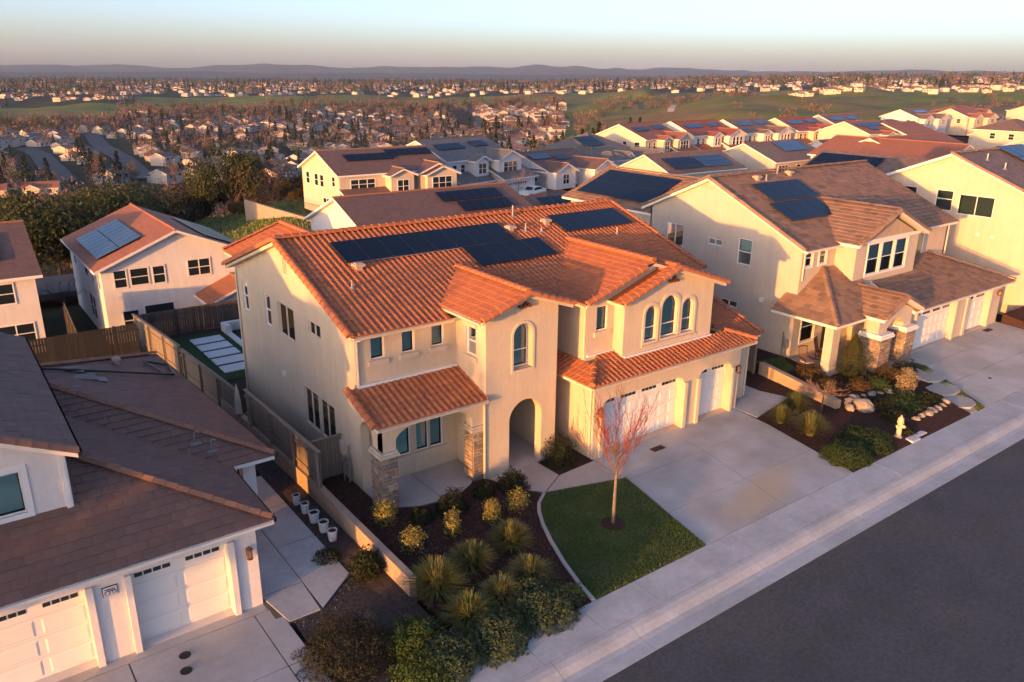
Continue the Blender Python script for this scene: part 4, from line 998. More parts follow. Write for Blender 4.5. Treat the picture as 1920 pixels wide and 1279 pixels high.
zf0 = lambda p: gz(p[1])
lx = lambda y: 9.30 if y > -5.3 else 9.38+(y+5.3)*.205
rx = lambda y: 18.90+(y+4.6)*.195 if y < -4.6 else 18.9
ys = [-10.59, -8.3, -5.6, -3.0]
pol = []
for i in range(3):
    a, c = ys[i], ys[i+1]
    for f0, f1 in ((0, .5), (.5, 1)):
        X0 = lambda y, f: lx(y)+(rx(y)-lx(y))*f
        pol.append([(X0(a, f0), a), (X0(a, f1), a), (X0(c, f1), c), (X0(c, f0), c)])
pol.append([(18.92, -4.75), (22.4, -4.1), (21.9, -2.65), (18.92, -2.65)]); pol.append([(20.55, -2.63), (21.9, -2.63), (21.9, 3.0), (20.55, 3.0)])
slabs('driveway', [(lx(-10.59), -10.59), (rx(-10.59), -10.59), (18.9, -4.75), (22.4, -4.1), (21.9, -2.6), (21.9, 3), (20.52, 3), (20.52, -2.75), (9.3, -2.75), (9.3, -5.3)], pol, zf0, 'concrete_stained')
slabs('front_path', [(4.6, -2.17), (7.18, -2.17), (7.22, -3.62), (9.27, -3.5), (9.36, -5.38), (5.82, -4.44), (5.1, -3.5)], [[(4.62, -2.19), (7.17, -2.19), (7.21, -3.64), (5.84, -4.42), (5.12, -3.5)], [(7.24, -3.65), (9.26, -3.52), (9.34, -5.36), (5.88, -4.42)]], zf0, 'concrete_warm')
b = MB(); b.box(5.05, 8.05, -2.2, 1.3, -.2, .006); struct('vestibule_floor', b, ['concrete'])
pe = [(.38, -.001), (.38, -1.1), (.55, -1.3), (.50, -2.05), (1.2, -2.45), (2.2, -2.62), (3.1, -2.50), (3.8, -2.15), (4.4, -1.6), (4.5, -.001)]
slabs('porch_floor', pe, [[(.38, -.01), (.38, -1.1), (.56, -1.3), (.50, -2.05), (1.2, -2.45), (2.2, -2.62), (2.2, -.01)], [(2.22, -.01), (2.22, -2.62), (3.1, -2.50), (3.8, -2.15), (4.4, -1.6), (4.5, -.01)]], lambda p: .03)
b = MB(); b.prism([(-.001, .3), (-.001, -1.14), (.42, -1.14), (.42, .3)], -.3, .026); struct('porch_side_floor', b, ['concrete'])
LAWN = [(2.92, -10.585), (3.07, -9.77), (3.42, -8.54), (3.88, -7.25), (4.31, -6.25), (4.77, -5.42), (5.14, -4.95), (5.80, -4.46), (9.35, -5.42), (8.30, -10.585)]
b = MB(); b.prism(LAWN, -.5, [gz(p[1])+.0 for p in LAWN]); lawn = struct('lawn', b, ['lawn_base'])
def inside(poly, x, y):
    r_ = False; n = len(poly); j = n-1
    for i in range(n):
        (xi, yi), (xj, yj) = poly[i], poly[j]
        if (yi > y) != (yj > y) and x < (xj-xi)*(y-yi)/(yj-yi)+xi: r_ = not r_
        j = i
    return r_
def turf_blades(name, poly, zf, dens, h=.06, parent=None, m='lawn_blade', holes=()):
    xs = [p[0] for p in poly]; yv = [p[1] for p in poly]; A = (max(xs)-min(xs))*(max(yv)-min(yv)); g = MB()
    for _ in range(int(A*dens)):
        x, y = random.uniform(min(xs), max(xs)), random.uniform(min(yv), max(yv))
        if not inside(poly, x, y) or any((x-hx)**2+(y-hy)**2 < hr*hr*random.uniform(.8, 1.1) for hx, hy, hr in holes): continue
        n_ = mnoise.noise(V((x*.9, y*.9, 3))); a = random.uniform(0, 6.28); hh = h*random.uniform(.6, 1.3)*(1+.35*n_); w = .012
        p = V((x, y, zf((x, y)))); d = V((math.cos(a), math.sin(a), 0)); l = V((random.uniform(-.035, .035), random.uniform(-.035, .035), hh))
        g.face([p-d*w, p+d*w, p+l], 0, min(.99, max(0, .45+.45*n_+random.uniform(-.25, .25))))
    o = g.build(name, [m], parent, tint=True); o['kind'] = 'stuff'; return o
tag(turf_blades('grass', LAWN, zf0, 900, .065, None, 'lawn_blade', [(6.5, -7.65, .48)]), 'short mown grass of the front lawn', 'grass')
b = MB(); b.lathe([(.48, -.2), (.46, -.035), (.0, -.01)], V((6.5, -7.65, -.01)), 18); tag(b.build('tree_ring', ['mulch']), 'round bark ring under the young tree on the lawn', 'mulch', kind='stuff')
# concrete edging of the lawn
b = MB(); cv = LAWN[:8]
for i in range(len(cv)-1):
    (xa, ya), (xb, yb2) = cv[i], cv[i+1]; q = [(xa-.10, ya+.03), (xa+.03, ya-.02), (xb+.03, yb2-.02), (xb-.10, yb2+.03)]
    b.prism(q, -.3, [gz(p[1])+.045 for p in q])
tag(b.build('lawn_edging', ['concrete_warm']), 'curved concrete edging between lawn and bark bed', 'edging')
# bark beds
BED = [(-1.5, -10.585), (2.80, -10.585)]+[(p[0]-.1, p[1]) for p in LAWN[1:8]]+[(5.05, -3.5), (4.58, -2.2), (4.45, -1.65), (3.8, -2.2), (3.1, -2.55), (2.2, -2.67), (1.2, -2.5), (.48, -2.1), (-.02, -1.98), (-.02, 1.75), (-1.5, 1.75)]
b = MB(); b.prism(BED, -.5, [gz(p[1])-.02 for p in BED]); tag(struct('bark_bed', b, ['mulch']))
BED2 = [(7.2, -2.2), (7.24, -3.6), (9.27, -3.47), (9.27, -.01), (8.18, -.01), (8.18, -2.16)]
b = MB(); b.prism(BED2, -.5, -.015); struct('entry_bed', b, ['mulch'])
RB = [(17.74, -10.585), (18.94, -4.7), (22.42, -4.08), (21.92, -2.6), (21.92, 3), (23.9, 3), (24.0, -1.0), (23.25, -6.35), (25.6, -6.9), (28.45, -9.3), (28.3, -10.585)]
rbz = lambda p: gz(p[1])-.02+max(0, min(.30, (p[0]-22.5)*.05))*(1 if p[1] > -9.8 else .15)
b = MB(); b.prism(RB, -.5, [rbz(p) for p in RB]); struct('right_bark_bed', b, ['mulch'])
UB = [(23.35, -6.3), (24.05, -1.0), (24.1, 2.5), (26.58, 2.5), (26.58, -1.1), (25.9, -3.5), (25.9, -4.2), (28.3, -4.2), (28.4, -5.4), (30.6, -5.6), (31.2, -6.6), (28.5, -9.35), (25.6, -6.95)]
ubz = lambda p: .40 if p[1] > -5.5 else max(.02, .40-(-5.5-p[1])*.11)
b = MB(); b.prism(UB, -.5, [ubz(p) for p in UB]); struct('raised_bed', b, ['mulch'])
LB = [(-5.35, -10.585), (-1.72, -10.585), (-1.72, 12), (-2.7, 12), (-2.7, -4.55), (-4.25, -5.75), (-5.2, -5.75)]
b = MB(); b.prism(LB, -.9, [-.30 if p[1] > -8 else -.16 for p in LB]); struct('gravel_strip', b, ['mulch_grey'])
def chips(name, poly, zf, n, m, label, s0=.02, s1=.06):
    xs = [p[0] for p in poly]; yv = [p[1] for p in poly]; g = MB(); k = 0
    while k < n:
        x, y = random.uniform(min(xs), max(xs)), random.uniform(min(yv), max(yv)); k += 1
        if not inside(poly, x, y): continue
        a = random.uniform(0, 6.28); l, w = random.uniform(s0, s1), random.uniform(.008, .02); z = zf((x, y))+random.uniform(.0, .02)
        d = V((math.cos(a), math.sin(a), random.uniform(-.5, .5)))*l; e = V((-math.sin(a), math.cos(a), random.uniform(-.4, .4)))*w; p = V((x, y, z))
        g.face([p-d-e, p+d-e, p+d+e, p-d+e], 0, random.random())
    o = g.build(name, [m], tint=True); return tag(o, label, 'bark chips', kind='stuff')
chips('bark_chips', BED, lambda p: gz(p[1])-.02, 26000, 'mulch_chip', 'red-brown bark chips on the front bed')
chips('bark_chips', RB, rbz, 12000, 'mulch_chip', 'bark chips on the bed right of the driveway'); chips('bark_chips', UB, ubz, 7000, 'mulch_chip', 'bark chips on the raised bed by the porch')
mat('gravel_chip', (.12,.1,.09), .9, tint=[(.12,.095,.085), (.07,.055,.05), (.20,.17,.15), (.10,.08,.07), (.28,.25,.22)])
chips('gravel', LB, lambda p: -.30 if p[1] > -8 else -.30+.14*(-8-p[1])/2.58, 14000, 'gravel_chip', 'grey gravel and bark beside the low wall', .012, .035)
# left neighbour: drive, path
zl = lambda p: -.32+.195*max(0, min(1, (-4.7-p[1])/5.89))
pol = []
for xa, xb in ((-16.5, -13.0), (-12.98, -9.75), (-9.73, -6.1), (-6.08, -5.37)):
    for ya, yb2 in ((-10.59, -7.6), (-7.58, -4.72)): pol.append([(xa, ya), (xb, ya), (xb, yb2), (xa, yb2)])
pol.append([(-16.5, -4.7), (-5.64, -4.7), (-5.64, -3.9), (-16.5, -3.9)])
slabs('left_driveway', [(-16.6, -10.59), (-5.36, -10.59), (-5.36, -4.72), (-5.62, -4.72), (-5.62, -3.85), (-16.6, -3.85)], pol, zl, zb=-.9)
slabs('left_path', [(-5.62, -5.72), (-4.28, -5.72), (-2.72, -4.52), (-2.72, 4), (-5.62, 4)], [[(-5.33, -5.70), (-4.30, -5.70), (-4.22, -4.0), (-5.60, -4.0)], [(-4.20, -5.66), (-2.74, -4.50), (-2.74, -1.6), (-4.20, -1.6)], [(-4.20, -1.58), (-2.74, -1.58), (-2.74, 1.2), (-4.20, 1.2)], [(-5.60, -3.98), (-4.22, -3.98), (-4.22, 1.2), (-5.60, 1.2)], [(-5.6, 1.22), (-2.74, 1.22), (-2.74, 4), (-5.6, 4)]], lambda p: -.27, 'concrete_walk', zb=-.9)
# right neighbour: drive, porch, path and steps
zr = lambda p: .42 if p[1] > -5.5 else .42-(.42+.11)*min(1, (-5.5-p[1])/5.09)
xr_ = lambda y: 32.15 if y > -6.3 else 32.15+(y+6.3)*.53
pol = []
for ya, yb2 in ((-10.59, -8.2), (-8.18, -6.3), (-6.28, -4.4)):
    for f0, f1 in ((0, .4), (.4, .75), (.75, 1)): pol.append([(xr_(ya)+(44.4-xr_(ya))*f0, ya), (xr_(ya)+(44.4-xr_(ya))*f1-.01, ya), (xr_(yb2)+(44.4-xr_(yb2))*f1-.01, yb2), (xr_(yb2)+(44.4-xr_(yb2))*f0, yb2)])
slabs('right_driveway', [(xr_(-10.59), -10.59), (44.45, -10.59), (44.45, -4.4), (32.15, -4.4), (32.15, -6.3)], pol, zr)
slabs('right_porch_floor', [(26.58, -1.1), (25.9, -3.4), (25.9, -4.15), (28.35, -4.15), (28.4, -5.35), (30.55, -5.55), (32.4, -5.5), (32.4, -1.1)], [[(26.58, -1.12), (25.92, -3.4), (25.92, -4.13), (28.35, -4.13), (28.35, -1.12)], [(28.37, -1.12), (28.42, -5.33), (30.55, -5.53), (32.13, -5.5), (32.38, -4.4), (32.38, -1.12)]], lambda p: .43, 'concrete_warm')
for i, (cx, cy, z) in enumerate(((30.95, -7.0, .30), (30.05, -8.25, .17), (29.2, -9.45, .04))):
    b = MB(); P_ = [(cx-.55, cy+1.0), (cx+1.0, cy+.75), (cx+.75, cy-.45), (cx+.35, cy-.80), (cx-.35, cy-.86), (cx-.95, cy-.55), (cx-1.05, cy+.1)]; b.prism(P_, z-.35, z)
    tag(b.build('step', ['concrete_warm']), 'curved concrete garden step, %s of three beside grass strip' % ('top', 'middle', 'bottom')[i], 'step', 'garden steps beside the right driveway')
b = MB(); b.prism([(28.45, -10.58), (29.0, -10.58), (29.55, -9.9), (28.6, -9.7)], -.4, -.09); struct('step_landing', b, ['concrete_warm'])
GS = [(29.05, -10.57), (29.8, -10.57), (32.1, -6.25), (31.5, -6.1), (30.7, -7.6), (29.8, -9.1)]
b = MB(); b.prism(GS, -.4, [zr(p)-.01 for p in GS]); struct('grass_strip', b, ['lawn_base']); tag(turf_blades('grass', GS, lambda p: zr(p)-.01, 900, .08), 'narrow grass strip beside garden steps', 'grass')
b = MB(); b.prism([(44.5, -10.585), (75, -10.585), (75, -5), (44.5, -5)], -.4, [0, 0, 1.0, 1.0]); struct('far_bark_bed', b, ['mulch'])
b = MB(); b.prism([(-90, -10.585), (-16.65, -10.585), (-16.65, -3), (-90, -3)], -.9, -.2); struct('far_left_yard', b, ['mulch_grey'])
# back yard of the orange-roofed house: turf, pavers, pool
b = MB(); b.box(-1.6, 21.5, 1.8, 25.0, -.6, -.14); struct('back_yard', b, ['soil_dark'])
TF = [(-1.45, 15.2), (2.0, 15.2), (2.0, 24.3), (-1.9, 24.3)]
b = MB(); b.prism(TF, -.3, -.10); struct('artificial_turf', b, ['turf'])
for i in range(5):
    y = 16.4+i*1.45; b = MB(); b.prism([(-.30, y), (1.55, y), (1.55, y+1.15), (-.30, y+1.15)], -.2, -.06)
    tag(b.build('paver', ['paver']), 'pale paver in the back yard turf, %s' % ('nearest the house', 'second from the house', 'middle of the five', 'second from dark fence', 'nearest the dark fence')[i], 'paver', 'pavers across the back yard turf')
b = MB(); b.box(1.95, 2.3, 14.5, 24.3, -.4, .0); b.box(2.3, 8, 24.0, 24.3, -.4, .45); b.box(1.95, 2.3, 23.2, 24.3, 0, .45); tag(b.build('pool_edge', ['paver']), 'pale stone pool edge beside the turf', 'pool edge')
b = MB(); b.box(2.3, 8, 14.5, 24.0, -.4, -.16); struct('pool_water', b, ['water_pool'])
# closed parasol
b = MB(); b.tube(P3((-1.95,8.9,-.1), (-1.95,8.9,2.1)), .03, 6, 1); b.lathe([(.06, .55), (.17, .62), (.15, 1.2), (.09, 1.7), (.03, 2.05)], V((-1.95,8.9,0)), 10); b.lathe([(.25, -.14), (.25, -.05), (.05, .02)], V((-1.95,8.9,0)), 10, 1)
# ------------------------------------------------------------------ low walls and fences
tag(b.build('closed_parasol', ['cushion', 'metal_grey']), 'closed pale garden parasol beside the fence behind brown roof', 'parasol')
b = MB(); b.prism([(-1.76, -6.9), (-1.50, -6.9), (-1.50, 1.7), (-1.76, 1.7)], -.5, [.50, .50, .52, .52]); b.prism([(-1.76, 1.7), (-1.50, 1.7), (-1.78, 12), (-2.04, 12)], -.5, .5)
tag(b.build('low_wall', ['block_wall']), 'low tan masonry wall between gravel strip and bark bed', 'wall')
b = MB(); b.prism([(23.05, -6.35), (23.35, -6.45), (24.1, -1.2), (23.8, -1.1)], -.3, [.42, .42, .75, .75]); tag(b.build('retaining_wall', ['block_wall']), 'low tan retaining wall beside the raised bed', 'wall')
BOARD = {}
def fence(name, label, pts, z0, z1, m, thick=.04, bw=.15, cap=True, group=None, zf=None):
    """board fence: each board, rails, posts and a cap rail are parts"""
    (xa, ya), (xb, yb_) = pts; L_ = math.hypot(xb-xa, yb_-ya); ang = math.atan2(yb_-ya, xb-xa)
    t = thing(name, label, 'fence', (xa, ya, z0), ang, group); h = z1-z0
    k = (m, round(h, 2), bw)
    if k not in BOARD:
        q = MB(); q.box(0, bw-.012, -thick/2, thick/2, 0, h); BOARD[k] = q.data('board', [m])
    n = int(L_/bw)
    for i in range(n):
        o = obj('board', BOARD[k], t, False); o.location = (i*bw, random.uniform(-.006, .006), random.uniform(-.012, .012))
    q = MB(); q.box(0, L_, thick/2+.002, thick/2+.05, h*.22, h*.22+.09); q.build('rail', [m], t, world=False); q = MB(); q.box(0, L_, thick/2+.002, thick/2+.05, h*.78, h*.78+.09); q.build('rail', [m], t, world=False)
    if cap: q = MB(); q.box(0, L_, -.07, .09, h+.012, h+.05); q.build('cap_rail', [m], t, world=False)
    for i in range(int(L_/2.4)+1):
        q = MB(); u = min(i*2.4, L_-.05); q.box(u-.05, u+.05, thick/2+.052, thick/2+.15, 0, h+.0); q.build('post', [m], t, world=False)
    return t
fence('board_fence', 'tan vertical board fence standing on the low wall, nearest section', ((-1.62, .2), (-1.78, 8.2)), .5, 2.0, 'wood_fence')
fence('board_fence', 'long tan board fence panel beside turf yard behind the brown roof', ((-1.80, 9.2), (-2.3, 17.0)), -.1, 1.55, 'wood_fence')
fence('board_fence', 'far end of tan board fence running back to the dark fence', ((-2.32, 17.2), (-3.0, 25.0)), -.2, 1.65, 'wood_fence')
fence('board_fence', 'short tan return fence with gate between low wall and house side', ((-1.55, 1.72), (-.02, 1.72)), .0, 1.75, 'wood_fence')
fence('board_fence', 'dark brown board fence closing the turf yard before the white house', ((-2.9, 25.1), (10.5, 25.1)), -.4, 1.55, 'wood_dark', cap=False)
fence('board_fence', 'weathered grey board fence behind the brown roof', ((-9.3, 22.8), (-3.2, 22.8)), -.3, 1.7, 'wood_grey', cap=False)
fence('board_fence', 'dark slatted fence behind brown roof at the left edge', ((-15.5, 22.9), (-9.4, 22.8)), -.3, 1.6, 'wood_dark', cap=False)
fence('board_fence', 'dark fence running back between the two white houses', ((-6.2, 23.0), (-5.6, 34.0)), -1.2, .8, 'wood_dark', cap=False)
fence('board_fence', 'tan fence beside the garage side wing before the rocker house', ((23.6, -1.0), (23.9, 12)), .1, 1.95, 'wood_fence')
fence('board_fence', 'short fence return against the shaded side wall of rocker house', ((24.0, 2.6), (26.55, 2.6)), .4, 1.95, 'wood_fence')
fence('board_fence', 'wood fence between the rocker house and yellow-lit house', ((44.4, -1.5), (47.9, -1.5)), .6, 2.4, 'wood_fence')
fence('board_fence', 'wooden fence beyond the right garage by bark slope', ((45.0, -3.2), (47.9, -3.4)), .7, 2.0, 'wood_fence')
# ------------------------------------------------------------------ plants of the front gardens
def blades(g, c, r, h, n, w=.019, seg=3, arch_=1.0):
    for _ in range(n):
        a = random.uniform(0, 6.28); d = V((math.cos(a), math.sin(a), 0)); s_ = V((-d.y, d.x, 0))
        el = random.betavariate(1.5, 1.1); reach = r*el*random.uniform(.75, 1.12); hh = h*(1-.62*el*el)*random.uniform(.7, 1.1)
        b0 = c+d*random.uniform(0, .14*r)+s_*random.uniform(-.1, .1)*r; t = random.random()
        P_ = []
        for k in range(seg+1):
            u = k/seg; P_.append(b0+d*(reach*u**1.25)+UPV*(hh*(2.1*u-1.1*u*u) if el > .35 else hh*u*1.02))
        for k in range(seg):
            wa, wb_ = w*(1-k/seg*.75), w*(1-(k+1)/seg*.75)
            g.face([P_[k]-s_*wa, P_[k]+s_*wa, P_[k+1]+s_*wb_, P_[k+1]-s_*wb_], 0, min(.99, t*.45+.5*k/seg))
def ornamental_grass(loc, r, h, n, label, m='leaf_grass', group='grass clumps in the front beds'):
    g = MB(); blades(g, V((0,0,0)), r, h, int(n*.95)); o = g.build('grass_clump', [m], tint=True); o.location = loc; o.rotation_euler.z = random.uniform(0, 6)
    return tag(o, label, 'ornamental grass', group)
def leafcloud(g, fn, n, size, tilt=.6, t0=0, t1=1, mi=0):
    """n leaf-sized faces; fn() returns position and outward normal"""
    for _ in range(n):
        p, nr = fn(); nr = (nr+V((random.gauss(0, tilt), random.gauss(0, tilt), random.gauss(0, tilt)))).normalized()
        a = nr.orthogonal().normalized(); an = random.uniform(0, 6.28); b_ = nr.cross(a); u = a*math.cos(an)+b_*math.sin(an); v = nr.cross(u)
        s_ = size*random.uniform(.6, 1.35)
        g.face([p-u*s_, p+v*s_*.5+nr*s_*.15, p+u*s_, p-v*s_*.5+nr*s_*.15], mi, random.uniform(t0, t1))
def shrub(loc, rx, h, n, size, label, m, shape='dome', ry=None, cat='shrub', group=None, name='shrub', twig=True, rough=.42):
    ry = ry or rx; g = MB(); sd = random.uniform(0, 99)
    def fn():
        while True:
            th = random.uniform(0, 6.28); cz = random.uniform(-.15, 1) if shape == 'dome' else random.uniform(-.9, 1)
            sz = math.sqrt(max(0, 1-cz*cz)); d = V((math.cos(th)*sz, math.sin(th)*sz, cz))
            k = (1-.5*random.random()**2.2)*(1+rough*mnoise.noise(d*2.3+V((sd, 0, 0)))+rough*.7*mnoise.noise(d*6+V((0, sd, 0))))
            if shape == 'dome': return V((d.x*rx*k, d.y*ry*k, max(.02, d.z*h*k))), d
            if shape == 'egg': return V((d.x*rx*k*(1-.15*d.z), d.y*ry*k*(1-.15*d.z), h*.5+d.z*h*.5*k)), d
            z = (d.z*.5+.5); q = (1-z)**.75*(.25+.75*min(1, z*5)); return V((math.cos(th)*rx*q*k*1.15, math.sin(th)*ry*q*k*1.15, z*h)), V((d.x, d.y, .3))
    leafcloud(g, fn, n, size)
    if twig:
        for _ in range(9):
            a = random.uniform(0, 6.28); g.tube([V((0,0,-.05)), V((math.cos(a)*rx*.35, math.sin(a)*ry*.35, h*.45)), V((math.cos(a)*rx*.6, math.sin(a)*ry*.6, h*.8))], [.018, .012, .005], 4, 1)
    o = g.build(name, [m, 'bark_brown'], tint=True); o.location = loc
    return tag(o, label, cat, group)
gp = 'yellow variegated shrubs in the bark bed'
for (x, y), h, lb in (((-.47,-2.83), .98, 'yellow variegated shrub glowing in sun, nearest the stone pier'), ((-.50,-4.94), .92, 'yellow variegated shrub closest to the low wall'), ((1.17,-4.88), .95, 'second yellow variegated shrub from the low wall'), ((2.83,-4.97), .95, 'third yellow variegated shrub from the low wall'), ((4.07,-4.92), .95, 'yellow variegated shrub nearest the curved lawn edging')):
    shrub((x, y, gz(y)), .30 if -.4 < x < 3 else .40, h, 1300, .040, lb, 'leaf_varieg', 'egg', group=gp, rough=.7)
gp = 'dark green shrubs by the porch'
for (x, y), r_, h, lb in (((2.12,-3.35), .62, .75, 'dark green shrub in front of the porch floor'), ((.79,-3.28), .42, .45, 'small low dark shrub between pier and porch floor'), ((3.76,-3.1), .42, .5, 'small dark shrub left of the entry path'), ((5.0,-3.35), .58, .72, 'dark glossy shrub beside the front path corner'), ((8.05,-2.6), .80, 1.15, 'bushy dark shrub in the entry bed beside tower')):
    shrub((x, y, gz(y)-.02), r_, h, 2600, .045, lb, 'leaf_dark', 'dome', group=gp)
shrub((-2.36,-5.0,-.3), .55, 1.0, 2600, .05, 'dark shrub left of the low wall', 'leaf_dark', 'egg'); shrub((-3.0,-3.2,-.3), .45, .35, 900, .04, 'low dark plant by the path and pots', 'leaf_dark')
for (x, y), r_, h, n, lb in (((-1.0,-7.35), 1.15, 1.15, 900, 'large grass clump beside the low wall end'), ((.6,-6.95), .95, 1.0, 750, 'grass clump behind the large one by the wall'), ((2.4,-6.75), .95, 1.05, 750, 'grass clump highest up the bed near lawn edging'), ((1.75,-8.65), .95, .95, 700, 'grass clump beside lawn edging, lower of two'), ((.35,-9.0), .9, .95, 700, 'grass clump in the middle of the lower bed'), ((-1.0,-9.2), 1.0, 1.0, 800, 'yellow-green grass clump above the clipped shrubs')):
    ornamental_grass((x, y, gz(y)-.02), r_, h, n, lb)
for (x, y, z), r_, h, n, s_, m, lb in (((1.25,-10.0,-.13), 1.15, .85, 9500, .038, 'leaf_bluegreen', 'spreading blue-green shrub overhanging the pavement'), ((-.75,-10.25,-.13), 1.05, .8, 8500, .038, 'leaf_bluegreen', 'rounded blue-green shrub at the pavement left of the spreading one'), ((-2.75,-9.0,-.25), .95, .85, 9000, .034, 'leaf_green', 'bright green rounded shrub below the low wall end'), ((-2.45,-10.3,-.2), 1.0, .85, 9000, .036, 'leaf_bluegreen', 'dull green shrub at the picture bottom by gravel'), ((-4.6,-8.3,-.22), 1.35, 1.15, 11000, .034, 'leaf_brown', 'large dark brown shrub beside left driveway'), ((2.35,-10.05,-.12), .45, .5, 900, .05, 'leaf_grass', 'small grassy tuft at the lawn edging tip'), ((-3.3,-10.4,-.2), .9, .75, 4000, .045, 'leaf_green', 'green shrub at the bottom edge of the picture')):
    shrub((x, y, z), r_, h, n, s_, lb, m, rough=.26)
g = MB(); blades(g, V((0,0,0)), .35, .8, 60, .006); o = g.build('dry_grass', ['leaf_tan'], tint=True); o.location = (-3.55,-7.55,-.3); tag(o, 'thin dry grass tuft in the gravel', 'dry grass')
# right bed
mat_leaf('leaf_mat', [(.030,.055,.016), (.045,.072,.021), (.022,.042,.013), (.060,.085,.030), (.036,.062,.018)])
mat_leaf('leaf_conifer', [(.045,.060,.014), (.065,.075,.018), (.085,.070,.020), (.035,.048,.012), (.11,.075,.024)])
for (x, y), r_, h, n, lb in (((19.4,-7.35), 1.05, 1.15, 850, 'big grass clump beside the driveway edge'), ((19.35,-5.75), .85, .9, 650, 'grass clump at the driveway corner near garage'), ((21.1,-5.35), .95, 1.05, 700, 'darker grass clump by the retaining wall')):
    ornamental_grass((x, y, rbz((x, y))), r_, h, n, lb, group='grass clumps right of the driveway')
for (x, y), r_, lb in (((18.75,-9.65), 1.2, 'spreading dark green mat shrub at driveway corner'), ((20.75,-9.35), 1.45, 'spreading dark green mat shrub before the hydrant')):
    shrub((x, y, rbz((x, y))), r_, .70, 11000, .036, lb, 'leaf_mat', ry=r_*.85, rough=.16)
shrub((26.75,-4.85,.35), .80, 2.5, 8000, .038, 'cone-shaped green conifer before the porch', 'leaf_conifer', 'cone', cat='conifer', name='conifer')
shrub((27.5,-7.55,.2), .46, 1.4, 1500, .06, 'tall tan dry bush at the garden steps', 'leaf_tan', 'egg')
for x, y, r_, h, m, lb in ((28.3,-6.1,.75,.8,'leaf_rust','rusty shrub before the left stone pier'), (29.7,-6.2,.7,.75,'leaf_dark','dark shrub before the right stone pier'), (26.9,-6.3,.8,.45,'leaf_green','bright green ground cover beside the conifer'), (25.0,-7.9,.95,.5,'leaf_dark','dark ground cover behind the big boulder'), (26.2,-8.3,1.0,.55,'leaf_green','green ground cover above the row of boulders'), (24.2,-8.9,.7,.5,'leaf_dark','dark low shrub behind the hydrant'), (27.6,-8.6,.7,.4,'leaf_dark','dark ground cover beside the lowest step'), (25.3,-3.4,.75,.55,'leaf_rust','dry rusty shrub below the rocking chair'), (24.6,-4.9,.7,.4,'leaf_rust','dry rusty ground cover above retaining wall'), (25.9,-5.9,.6,.45,'leaf_rust','rusty low shrub left of the conifer foot'), (23.4,-9.9,.4,.25,'leaf_dark','small weed beside the utility lids')):
    shrub((x, y, (ubz if y > -7 else rbz)((x, y))), r_, h, 1900, .045, lb, m, group='low planting of the right garden')
tag(turf_blades('grass', [(24.2, -2.6), (25.4, -2.4), (26.3, -.8), (24.4, -.4)], lambda p: .40, 1500, .12), 'green grass patch behind the retaining wall', 'grass')
# trees with bare twigs
def twig_tree(name, label, loc, h, th, trunk_r, nb, up, spread, m, sub=5, bark='bark_grey'):
    t = thing(name, label, 'tree', loc); tk = MB(); cr = MB(); random.seed(name+label)
    tk.tube([V((0,0,-.1)), V((.02,.01,th*.5)), V((0,-.02,th)), V((.02,0,h*.62))], [trunk_r*1.25, trunk_r, trunk_r*.8, trunk_r*.25], 8)
    for i in range(nb):
        a = i*2.4+random.uniform(-.4, .4); z0 = th*.82+(h*.55-th*.82)*(i/nb)*random.uniform(.7, 1.1); L_ = (h-z0)*random.uniform(.55, .95)
        d = V((math.cos(a), math.sin(a), 0)); p = V((0,0,z0)); pts = [p]; dr = (d*spread+UPV*up*.6).normalized(); n = 5
        for k in range(n):
            dr = (dr+UPV*up*.22+V((random.gauss(0, .09), random.gauss(0, .09), random.gauss(0, .05)))).normalized(); p = p+dr*L_/n; pts.append(p)
        r0 = trunk_r*.34*random.uniform(.7, 1.1)
        tk.tube(pts[:3], [r0, r0*.75, r0*.55], 5, cap=False); cr.tube(pts[2:], [r0*.55, r0*.4, r0*.28, r0*.12], 4, cap=False)
        for j in range(sub*2):
            k = random.uniform(.8, n-.4); q = pts[int(k)].lerp(pts[int(k)+1], k-int(k)); b_ = random.uniform(0, 6.28)
            dd = (dr*.8+V((math.cos(b_), math.sin(b_), random.uniform(.2, .9)))*.55).normalized(); l = L_*random.uniform(.15, .38); pp = [q]
            for e in range(3): dd = (dd+UPV*.18*up+V((random.gauss(0, .1), random.gauss(0, .1), 0))).normalized(); pp.append(pp[-1]+dd*l/3)
            cr.tube(pp, [.008, .006, .005, .003], 3, cap=False)
            for e in range(2):
                k2 = random.choice((1, 2)); d3 = (dd+V((random.gauss(0, .5), random.gauss(0, .5), random.gauss(.2, .3)))).normalized(); cr.tube([pp[k2], pp[k2]+d3*l*.45], [.005, .003], 3, cap=False)
    tk.build('trunk', [bark], t, world=False, smooth=True); cr.build('crown', [m], t, world=False); return t
twig_tree('young_tree', 'young leafless tree with red twigs on the front lawn', (6.5,-7.65,gz(-7.6)), 5.75, 2.1, .062, 21, 1.0, .62, 'twig_red', 6)
twig_tree('small_tree', 'small bare tree with rusty twigs at the retaining wall end', (21.9,-6.3,-.02), 2.5, 1.25, .045, 14, .15, 1.0, 'twig_tan', 7, 'bark_brown')
random.seed(5)
